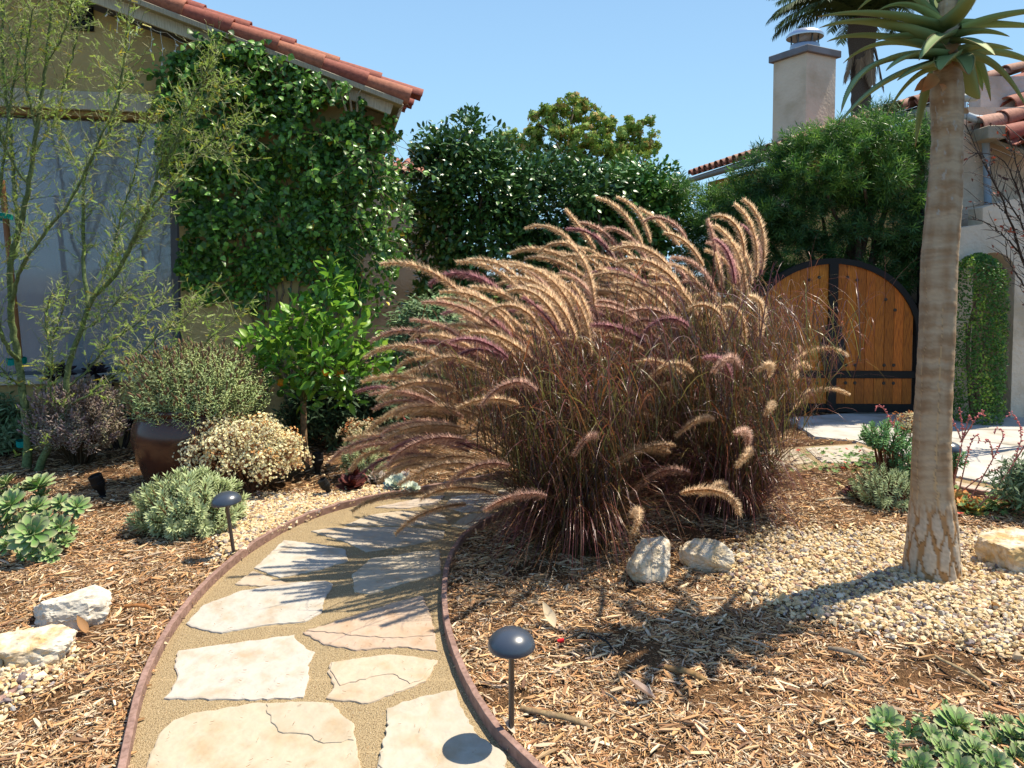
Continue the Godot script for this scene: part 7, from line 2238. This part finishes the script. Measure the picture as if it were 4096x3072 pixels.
func bare_shrub() -> void:
	rng.seed = 331
	var base := Vector3(5.286, 0, -7.073)
	var o := thing("bare_shrub", "nearly leafless dark twiggy shrub with a few red leaves before the stepped wall", "shrub", base)
	var mb := MB.new()
	var tips := []
	for r in [[[Vector3(5.306, -0.006, -7.1), Vector3(5.016, 1.168, -7), Vector3(4.82, 1.781, -7), Vector3(4.55, 2.383, -6.95), Vector3(4.291, 2.803, -6.9), Vector3(4.178, 3.014, -6.9)], 0.03], [[Vector3(5.192, 0.714, -7.1), Vector3(5.028, 1.606, -7.1), Vector3(4.856, 2.135, -7.1), Vector3(4.602, 2.487, -7.1), Vector3(4.461, 2.792, -7.1)], 0.022], [[Vector3(5.065, 0.992, -7), Vector3(4.81, 1.951, -6.9), Vector3(4.631, 2.457, -6.85), Vector3(4.475, 2.71, -6.85), Vector3(4.176, 2.752, -6.85)], 0.02], [[Vector3(5.068, 0.904, -7), Vector3(4.924, 1.779, -6.9), Vector3(4.686, 2.325, -6.8), Vector3(4.567, 2.744, -6.8), Vector3(4.499, 2.911, -6.8)], 0.02], [[Vector3(5.156, 0.904, -7), Vector3(5.177, 1.783, -7.1), Vector3(5.003, 2.355, -7.1), Vector3(4.861, 2.923, -7.1)], 0.02], [[Vector3(4.775, 1.846, -7), Vector3(4.528, 2.036, -6.9), Vector3(4.397, 2.122, -6.9), Vector3(4.267, 2.165, -6.9)], 0.01], [[Vector3(4.665, 2.168, -6.95), Vector3(4.542, 2.302, -7), Vector3(4.389, 2.324, -7)], 0.008], [[Vector3(4.849, 1.435, -6.9), Vector3(4.68, 1.607, -6.85), Vector3(4.547, 1.777, -6.8), Vector3(4.516, 1.946, -6.8)], 0.012]]:
		var cur := Curve3D.new()
		var ps: Array = r[0]
		for i in ps.size():
			var t: Vector3 = (ps[mini(i + 1, ps.size() - 1)] - ps[maxi(i - 1, 0)]) * 0.16
			cur.add_point(ps[i] - base, -t, t)
		var L := cur.get_baked_length()
		var pts := []
		var rad := []
		for k in 25:
			pts.append(cur.sample_baked(L * k / 24.0) + rv() * 0.008)
			rad.append(lerpf(r[1], 0.003, pow(k / 24.0, 0.7)))
		var bm := MB.new()
		tube(bm, pts, rad, 6, lin(0.055, 0.04, 0.035))
		put("branch", bm.done(M.bark), o)
		for i in int(L * 16.0):
			var s := L * rf(0.3, 1.0)
			var p := cur.sample_baked(s)
			var d := ((cur.sample_baked(minf(L, s + 0.05)) - p).normalized() + rv() * 0.8).normalized()
			var e := p + d * rf(0.06, 0.22)
			var f := e + (d + rv() * 0.5).normalized() * rf(0.05, 0.15)
			tube(mb, [p, e, f], [0.004, 0.003, 0.001], 4, lin(0.07, 0.055, 0.05), false)
			tips.append(f)
			tips.append(e)
	tag(put("twigs", mb.done(M.plain), o), "", "", "", "stuff")
	var lf := MB.new()
	leaf(lf, Transform3D.IDENTITY, 1.0, 0.5, Color.WHITE, 0.3, 0.4, 3, 0.5)
	var xs := []
	var cs := []
	for t in tips:
		if rng.randf() < 0.42:
			xs.append(Transform3D(facing(Vector3(rf(-1, 1), rf(-1, 0.4), rf(-1, 1)), rv()).scaled_local(Vector3.ONE * rf(0.03, 0.05)), t))
			cs.append(vary(lin(0.28, 0.06, 0.03) if rng.randf() < 0.6 else lin(0.07, 0.035, 0.03), 0.3))
	scatter("leaves", lf.done(M.leaf_matt), xs, cs, o)

# ================================================================ small things
func path_lamp(label: String, base: Vector3, tilt: Vector3) -> void:
	var o := thing("path_lamp", label, "garden lamp", base, 0.0, "mushroom path lamps")
	o.rotation = tilt
	var mb := MB.new()
	lathe(mb, [Vector2(0.0105, -0.05), Vector2(0.0105, 0.2), Vector2(0.012, 0.201), Vector2(0.012, 0.21), Vector2(0.0105, 0.211), Vector2(0.0105, 0.325), Vector2(0.016, 0.33), Vector2(0.018, 0.352), Vector2(0.0, 0.353)], 16, lin(0.055, 0.045, 0.038))
	put("stem", mb.done(M.bronze), o)
	mb = MB.new()
	var prof := [Vector2(0.0, 0.34), Vector2(0.074, 0.335), Vector2(0.081, 0.333), Vector2(0.084, 0.337)]
	for k in 10:
		var a := k / 9.0 * PI * 0.5
		prof.append(Vector2(0.084 * cos(a), 0.34 + 0.058 * sin(a)))
	lathe(mb, prof, 40, lin(0.045, 0.055, 0.075))
	put("dome", mb.done(M.bronze), o)

func spot_lamp(label: String, base: Vector3, dir: Vector3, size: float) -> void:
	var o := thing("spot_lamp", label, "spotlight", base, 0.0, "small black garden spotlights")
	var c := lin(0.014, 0.014, 0.015)
	var mb := MB.new()
	var stake_top := Vector3(0, 0.045, 0) * size
	lathe(mb, [Vector2(0.012, -0.04), Vector2(0.014, 0.0), Vector2(0.02, 0.01), Vector2(0.02, 0.03), Vector2(0.0, 0.045)], 10, c, at(Vector3.ZERO, Basis().scaled(Vector3.ONE * size)))
	put("bracket", mb.done(M.iron), o)
	mb = MB.new()
	lathe(mb, [Vector2(0.0, 0.0), Vector2(0.016, 0.0), Vector2(0.02, 0.012), Vector2(0.02, 0.035), Vector2(0.031, 0.05), Vector2(0.036, 0.06), Vector2(0.036, 0.074), Vector2(0.039, 0.076), Vector2(0.039, 0.084), Vector2(0.036, 0.086), Vector2(0.037, 0.125), Vector2(0.034, 0.127), Vector2(0.031, 0.112), Vector2(0.0, 0.11)], 20, c, Transform3D(facing(dir, Vector3.BACK).scaled_local(Vector3.ONE * size), stake_top - dir.normalized() * 0.01))
	put("housing", mb.done(M.iron), o)

func boulder(called: String, label: String, base: Vector3, size: Vector3, seed_: int, sink: float, yaw: float, c1: Color, c2: Color, cuts := 7, rough := 0.2) -> void:
	var m := rock_mesh(seed_, size, 4, cuts, rough, c1, c2, M.rock, true, yaw)
	var o := put(called, m)
	tag(o, label, "rock", "pale quartz rocks in the beds")
	o.position = base + Vector3(0, size.y * (0.5 - sink), 0)

func small_things() -> void:
	rng.seed = 401
	path_lamp("black mushroom path lamp nearest the camera, on the right edging", Vector3(-0.002, 0, -2.55), Vector3(0, 0, 0.0))
	path_lamp("black mushroom path lamp leaning beside the silvery spurge left of the path", Vector3(-1.604, 0, -4.21), Vector3(0.03, 0, 0.11))
	path_lamp("black mushroom path lamp half hidden behind the aloe trunk by the driveway", Vector3(3.248, 0, -5.457), Vector3(0, 0, -0.02))
	spot_lamp("black spotlight in the mulch between green rosettes and silvery spurge", Vector3(-2.968, 0, -5.3), Vector3(-0.25, 1, 0.25), 1.25)
	spot_lamp("black spotlight standing upright at the foot of the citrus trunk", Vector3(-1.57, 0, -5.908), Vector3(0.02, 1, -0.05), 1.25)
	spot_lamp("black ribbed spotlight tipped over at the gravel edge", Vector3(-1.348, 0, -5.389), Vector3(-0.5, 1, 0.3), 0.95)
	var white := lin(0.74, 0.68, 0.56)
	var gold := lin(0.6, 0.42, 0.19)
	boulder("boulder", "white angular rock behind the flatter one beside the left path edging", Vector3(-2.072, 0, -3.394), Vector3(0.4, 0.24, 0.26), 11, 0.22, 0.25, white, white * 0.92, 8, 0.12)
	boulder("boulder", "flat yellow stained white rock at the gravel patch, left of the path", Vector3(-2.038, 0, -3.08), Vector3(0.46, 0.21, 0.3), 14, 0.2, -0.1, white, gold, 8, 0.12)
	boulder("boulder", "knobbly pale rock with a notched top in front of the grasses", Vector3(0.765, 0, -3.956), Vector3(0.32, 0.29, 0.26), 23, 0.18, 0.4, white * 0.95, gold.lerp(white, 0.45), 8, 0.12)
	boulder("boulder", "pitted pale rock slab right of the notched rock", Vector3(1.083, 0, -4.043), Vector3(0.3, 0.22, 0.22), 29, 0.2, -0.5, white * 0.9, gold.lerp(white, 0.25), 7, 0.12)
	boulder("boulder", "large golden based white rock on the gravel right of the aloe", Vector3(2.789, 0, -4.043), Vector3(0.42, 0.31, 0.32), 37, 0.2, 0.2, white, gold, 7, 0.12)
	# drip line with its red plug
	var dl := thing("drip_line", "black drip irrigation tube with a red plug lying on the mulch", "hose", Vector3(0.355, 0, -3.189))
	var mb := MB.new()
	var pts := []
	for q in [Vector3(0.223, 0, -3.173), Vector3(0.262, 0, -3.201), Vector3(0.309, 0, -3.217), Vector3(0.362, 0, -3.201), Vector3(0.417, 0, -3.153), Vector3(0.46, 0, -3.083)]:
		pts.append(q - dl.position + Vector3(0, 0.045, 0))
	pts[2].y += 0.012
	pts[3].y += 0.012
	pts[5].y -= 0.04
	tube(mb, pts, [0.0042], 8, lin(0.02, 0.02, 0.022))
	put("tube", mb.done(M.iron), dl)
	mb = MB.new()
	tube(mb, [pts[0] + Vector3(0.004, 0, 0), pts[0] + Vector3(-0.016, -0.003, 0.003), pts[0] + Vector3(-0.024, -0.004, 0.004)], [0.009, 0.009, 0.006], 8, lin(0.6, 0.02, 0.03))
	put("plug", mb.done(M.succulent), dl)
	var sp := thing("wire_staple", "small rusty wire staple over the drip tube in the shaded mulch", "staple", Vector3(0.482, 0, -3.072))
	mb = MB.new()
	var arc := []
	for k in 13:
		var a := PI * k / 12.0
		arc.append(Vector3(-cos(a) * 0.018, 0.035 + sin(a) * 0.016, 0))
	arc.push_front(Vector3(-0.018, -0.02, 0))
	arc.push_back(Vector3(0.018, -0.02, 0))
	tube(mb, arc, [0.0016], 6, lin(0.06, 0.04, 0.03))
	put("wire", mb.done(M.iron), sp)
	# larger scraps of bark and leaf
	scrap("bark_strip", "long curved strip of grey brown bark beside the nearest path lamp", "bark", Vector3(0.033, 0, -2.693), Vector3(0.283, 0, -2.558), 0.026, lin(0.34, 0.24, 0.14), 0.012)
	scrap("bark_strip", "split wood stick lying in the aloe crown shadow on the mulch", "bark", Vector3(0.627, 0, -2.967), Vector3(0.758, 0, -2.856), 0.03, lin(0.3, 0.19, 0.09), 0.012)
	scrap("bark_strip", "grey weathered stick at the gravel border below the aloe trunk", "bark", Vector3(1.361, 0, -3.118), Vector3(1.467, 0, -3.006), 0.022, lin(0.22, 0.18, 0.14), 0.012)
	scrap("bark_strip", "thin tan splinter lying across mulch above the wide green rosettes", "bark", Vector3(1.776, 0, -3.035), Vector3(1.835, 0, -2.792), 0.012, lin(0.42, 0.32, 0.19), 0.008)
	scrap("bark_strip", "reddish wood sliver by the left edging near the pale flat rock", "bark", Vector3(-1.866, 0, -3.498), Vector3(-1.725, 0, -3.459), 0.018, lin(0.4, 0.18, 0.07), 0.012)
	scrap("dry_twig", "long dry twig on the mulch in front of the grey spurge mound", "twig", Vector3(2.185, 0, -5.257), Vector3(2.515, 0, -5.278), 0.01, lin(0.5, 0.42, 0.3), 0.01)
	for q in [["pale folded dry leaf on the mulch above the red drip plug", Vector3(0.194, 0, -3.306), 0.13, 0.5, lin(0.62, 0.5, 0.33)], ["curled grey brown dry leaf near the shadow of the aloe crown", Vector3(0.546, 0, -2.743), 0.13, 1.6, lin(0.42, 0.31, 0.25)], ["tan dry leaf at the foot of the nearest path lamp", Vector3(0.01, 0, -2.526), 0.07, 0.9, lin(0.62, 0.5, 0.38)], ["brown dry leaf lying on the gravel below the large golden rock", Vector3(2.342, 0, -3.498), 0.09, 2.2, lin(0.42, 0.24, 0.1)], ["brown leaf scrap beside the flat yellow stained rock", Vector3(-1.907, 0, -3.25), 0.1, 1.0, lin(0.36, 0.19, 0.08)]]:
		mb = MB.new()
		leaf(mb, Transform3D(Basis(Vector3.UP, q[3]) * Basis(Vector3.RIGHT, -1.25)), q[2], q[2] * 0.42, q[4], 0.7, -0.35, 7, 0.5, q[4] * 0.85)
		var lf := put("dry_leaf", mb.done(M.leaf_matt))
		tag(lf, q[0], "leaf")
		lf.position = q[1] + Vector3(0, 0.035, 0)
	# lantern on a post behind the grasses
	var ln := thing("lantern_post", "dark metal lantern on a post half hidden behind the right grass clump", "lantern", Vector3(Vector3(1.989, 1.148, -7.3).x, 0, -7.3))
	var top := Vector3(1.985, 1.477, -7.3).y
	mb = MB.new()
	lathe(mb, [Vector2(0.03, -0.05), Vector2(0.03, top - 0.28), Vector2(0.06, top - 0.27), Vector2(0.06, top - 0.255), Vector2(0.0, top - 0.25)], 12, lin(0.02, 0.022, 0.025))
	put("post", mb.done(M.iron), ln)
	mb = MB.new()
	lathe(mb, [Vector2(0.115, top - 0.07), Vector2(0.12, top - 0.055), Vector2(0.08, top - 0.03), Vector2(0.03, top - 0.012), Vector2(0.0, top)], 20, lin(0.06, 0.07, 0.08))
	put("cap", mb.done(M.iron), ln)
	mb = MB.new()
	lathe(mb, [Vector2(0.075, top - 0.25), Vector2(0.09, top - 0.075)], 16, lin(0.5, 0.5, 0.45))
	put("glass_shade", mb.done(M.glass), ln)
	for k in 4:
		var a := PI * 0.25 + PI * 0.5 * k
		put_n("cage_bar", k, box(Vector3(0.008, 0.2, 0.008), lin(0.02, 0.022, 0.025), M.iron, 0.001), ln, at(Vector3(cos(a) * 0.092, top - 0.165, sin(a) * 0.092)))

func scrap(called: String, label: String, category: String, a: Vector3, b: Vector3, w: float, col: Color, th: float) -> void:
	var mid := (a + b) * 0.5
	var mb := MB.new()
	var along := (b - a)
	var side := along.cross(Vector3.UP).normalized()
	var n := 14
	var last := PackedInt32Array()
	for i in n + 1:
		var k := float(i) / n
		var p := a.lerp(b, k) - mid + side * 0.012 * sin(k * 5.0) + Vector3(0, 0.022 + 0.018 * sin(PI * k) + bed(mid.x, mid.z), 0)
		var ww := w * 0.5 * (0.35 + 0.65 * pow(sin(PI * clampf(k, 0.04, 0.96)), 0.5)) * rf(0.8, 1.15)
		var cc := vary(col, 0.18)
		var ring := PackedInt32Array()
		for q in [[-1.0, -0.6, -1.0, 0.0], [-0.7, 0.45, -0.5, 0.8], [0.0, 0.7, 0.0, 1.0], [0.7, 0.35, 0.5, 0.8], [1.0, -0.6, 1.0, 0.0], [0.0, -0.8, 0.0, -1.0]]:
			ring.append(mb.vert(p + side * q[0] * ww + Vector3.UP * q[1] * th * rf(0.75, 1.2), (side * q[2] + Vector3.UP * q[3]).normalized(), cc))
		if i > 0:
			for q in 6: mb.quad(last[q], last[(q + 1) % 6], ring[(q + 1) % 6], ring[q])
		last = ring
	var o := put(called, mb.done(M.bark))
	tag(o, label, category)
	o.position = mid

# ================================================================ loose ground cover
func chip_mesh(r2: RandomNumberGenerator) -> ArrayMesh:
	# a split sliver of wood, 1 long, ragged ends
	var mb := MB.new()
	var w := r2.randf_range(0.06, 0.19)
	var h := r2.randf_range(0.04, 0.09)
	var bend := r2.randf_range(-0.06, 0.06)
	var top := []
	var bot := []
	for k in 4:
		var x := -0.5 + k / 3.0
		var ww := w * (r2.randf_range(0.25, 0.8) if k == 0 or k == 3 else r2.randf_range(0.8, 1.1))
		var z0 := r2.randf_range(-0.03, 0.03)
		var y := bend * (1.0 - 4.0 * x * x)
		top.append([Vector3(x, y + h, z0 - ww * 0.5), Vector3(x, y + h * r2.randf_range(0.6, 1.2), z0 + ww * 0.5)])
		bot.append([Vector3(x, y, z0 - ww * 0.5), Vector3(x, y, z0 + ww * 0.5)])
	var W := Color.WHITE
	for k in 3:
		mb.flat4(top[k][0], top[k + 1][0], top[k + 1][1], top[k][1], W)
		mb.flat4(top[k][0], bot[k][0], bot[k + 1][0], top[k + 1][0], W)
		mb.flat4(top[k][1], top[k + 1][1], bot[k + 1][1], bot[k][1], W)
	mb.flat4(top[0][0], top[0][1], bot[0][1], bot[0][0], W)
	mb.flat4(top[3][0], bot[3][0], bot[3][1], top[3][1], W)
	return mb.done(M.chip)

func stone_mesh(r2: RandomNumberGenerator) -> ArrayMesh:
	# an angular piece of crushed rock
	var g := ico(0)
	var mb := MB.new()
	var s := Vector3(r2.randf_range(0.8, 1.2), r2.randf_range(0.4, 0.75), r2.randf_range(0.55, 1.0))
	var ps := []
	for p in g[0]:
		ps.append(p * s * r2.randf_range(0.62, 1.3) * 0.5)
	for i in range(0, g[1].size(), 3):
		mb.flat3(ps[g[1][i]], ps[g[1][i + 2]], ps[g[1][i + 1]], Color.WHITE)
	return mb.done(M.pebble)

func loose_ground() -> void:
	rng.seed = 99
	var r2 := RandomNumberGenerator.new()
	r2.seed = 17
	var kinds := 7
	var xs := []
	var cs := []
	for k in kinds:
		xs.append([])
		cs.append([])
	var tones := [lin(0.52, 0.33, 0.17), lin(0.44, 0.24, 0.105), lin(0.62, 0.44, 0.25), lin(0.32, 0.165, 0.075), lin(0.5, 0.285, 0.13), lin(0.19, 0.105, 0.06), lin(0.68, 0.54, 0.36), lin(0.44, 0.33, 0.22)]
	var tried := 0
	var z := 0.0
	# bands of distance, thinner with distance
	var bands := [[1.9, 3.0, 17000.0], [3.0, 4.2, 11000.0], [4.2, 5.6, 6500.0], [5.6, 7.4, 2400.0], [7.4, 9.2, 800.0]]
	for b in bands:
		var half: float = b[1] * 0.74 + 0.35
		var cnt := int((b[1] - b[0]) * half * 2.0 * b[2])
		for i in cnt:
			var x := rf(-half, half)
			z = -rf(b[0], b[1])
			if in_poly(x, z, path_poly) or in_poly(x, z, drive_poly) or in_poly(x, z, strip_poly): continue
			var gr := in_poly(x, z, gravel_right) or in_poly(x, z, gravel_left) or in_poly(x, z, gravel_corner)
			if gr and rng.randf() > 0.03: continue
			# bare, dark patches of soil
			var bare := bed_noise.get_noise_2d(x * 3.0 + 90.0, z * 3.0)
			if bare > 0.3 and rng.randf() < 0.8: continue
			var L := rf(0.009, 0.027) * (1.0 if b[0] < 4.0 else 1.25)
			var roll := rng.randf()
			if roll < 0.07: L = rf(0.04, 0.085)
			elif roll < 0.3: L *= 1.5
			var y := bed(x, z) + rf(-0.002, 0.016)
			var bas := Basis(Vector3.UP, rf(0, TAU)) * Basis(Vector3.BACK, rf(-0.2, 0.2)) * Basis(Vector3.RIGHT, rf(-0.4, 0.4))
			var k := rng.randi() % kinds
			xs[k].append(Transform3D(bas.scaled_local(Vector3(L, L * rf(0.7, 1.2), L * rf(0.6, 1.3))), Vector3(x, y, z)))
			cs[k].append(vary(tones[rng.randi() % 8], 0.22))
	for k in kinds:
		scatter("wood_chips", chip_mesh(r2), xs[k], cs[k])
	# gravel
	xs = []
	cs = []
	for k in 6:
		xs.append([])
		cs.append([])
	var gt := [lin(0.56, 0.41, 0.215), lin(0.6, 0.475, 0.29), lin(0.5, 0.345, 0.16), lin(0.62, 0.52, 0.37), lin(0.54, 0.41, 0.24)]
	for spec in [[gravel_right, 24000, 0.85], [gravel_left, 13000, 0.85], [gravel_corner, 2200, 0.85]]:
		var poly: PackedVector2Array = spec[0]
		var lo := poly[0]
		var hi := poly[0]
		for p in poly:
			lo = lo.min(p)
			hi = hi.max(p)
		var n := 0
		var guard := 0
		while n < spec[1] and guard < 90000:
			guard += 1
			var x := rf(lo.x - 0.12, hi.x + 0.12)
			z = rf(lo.y - 0.12, hi.y + 0.12)
			if not in_poly(x + rf(-0.12, 0.12), z + rf(-0.1, 0.1), poly): continue
			if in_poly(x, z, path_poly) or in_poly(x, z, strip_poly): continue
			n += 1
			var s: float = rf(0.016, 0.038) * spec[2] * 1.15
			if rng.randf() < 0.06: s *= 1.6
			var k := rng.randi() % 6
			var bas := Basis(rv(), rf(0, TAU)) * Basis(Vector3.UP, rf(0, TAU))
			bas = Basis(Vector3.UP, rf(0, TAU)) * Basis(Vector3.RIGHT, rf(-0.5, 0.5)) * Basis(Vector3.BACK, rf(-0.5, 0.5))
			xs[k].append(Transform3D(bas.scaled_local(Vector3.ONE * s), Vector3(x, bed(x, z) + rf(0.002, 0.036), z)))
			var col: Color = gt[rng.randi() % 5]
			var q := rng.randf()
			if q < 0.1: col = lin(0.19, 0.15, 0.14)
			elif q < 0.15: col = lin(0.38, 0.34, 0.3)
			elif q < 0.2: col = lin(0.3, 0.17, 0.1)
			cs[k].append(vary(col, 0.16))
	for k in 6:
		scatter("gravel", stone_mesh(r2), xs[k], cs[k])
	# grit on the granite between the flagstones
	var gx := []
	var gc := []
	var guard2 := 0
	while gx.size() < 15000 and guard2 < 60000:
		guard2 += 1
		z = -rf(2.1, 5.6)
		var x := rf(-1.7, 0.9)
		if not in_poly(x, z, path_poly): continue
		var s := rf(0.0025, 0.006)
		gx.append(Transform3D(Basis(rv(), rf(0, TAU)).scaled_local(Vector3.ONE * s), Vector3(x, 0.003, z)))
		gc.append(vary(lin(0.58, 0.47, 0.31) if rng.randf() < 0.7 else lin(0.26, 0.17, 0.09), 0.25))
	scatter("granite_grit", stone_mesh(r2), gx, gc)
	# dry scraps blown onto the flagstones
	var lx := []
	var lc := []
	while lx.size() < 330:
		z = -rf(2.2, 5.0)
		var x := rf(-1.5, 0.4)
		if not in_poly(x, z, path_poly): continue
		lx.append(Transform3D((Basis(Vector3.UP, rf(0, TAU)) * Basis(Vector3.RIGHT, rf(-0.6, 0.6))).scaled_local(Vector3(1, 0.9, 1) * rf(0.008, 0.016)), Vector3(x, 0.02, z)))
		lc.append(vary(lin(0.24, 0.12, 0.05), 0.4))
	scatter("dry_leaf_litter", chip_mesh(r2), lx, lc)
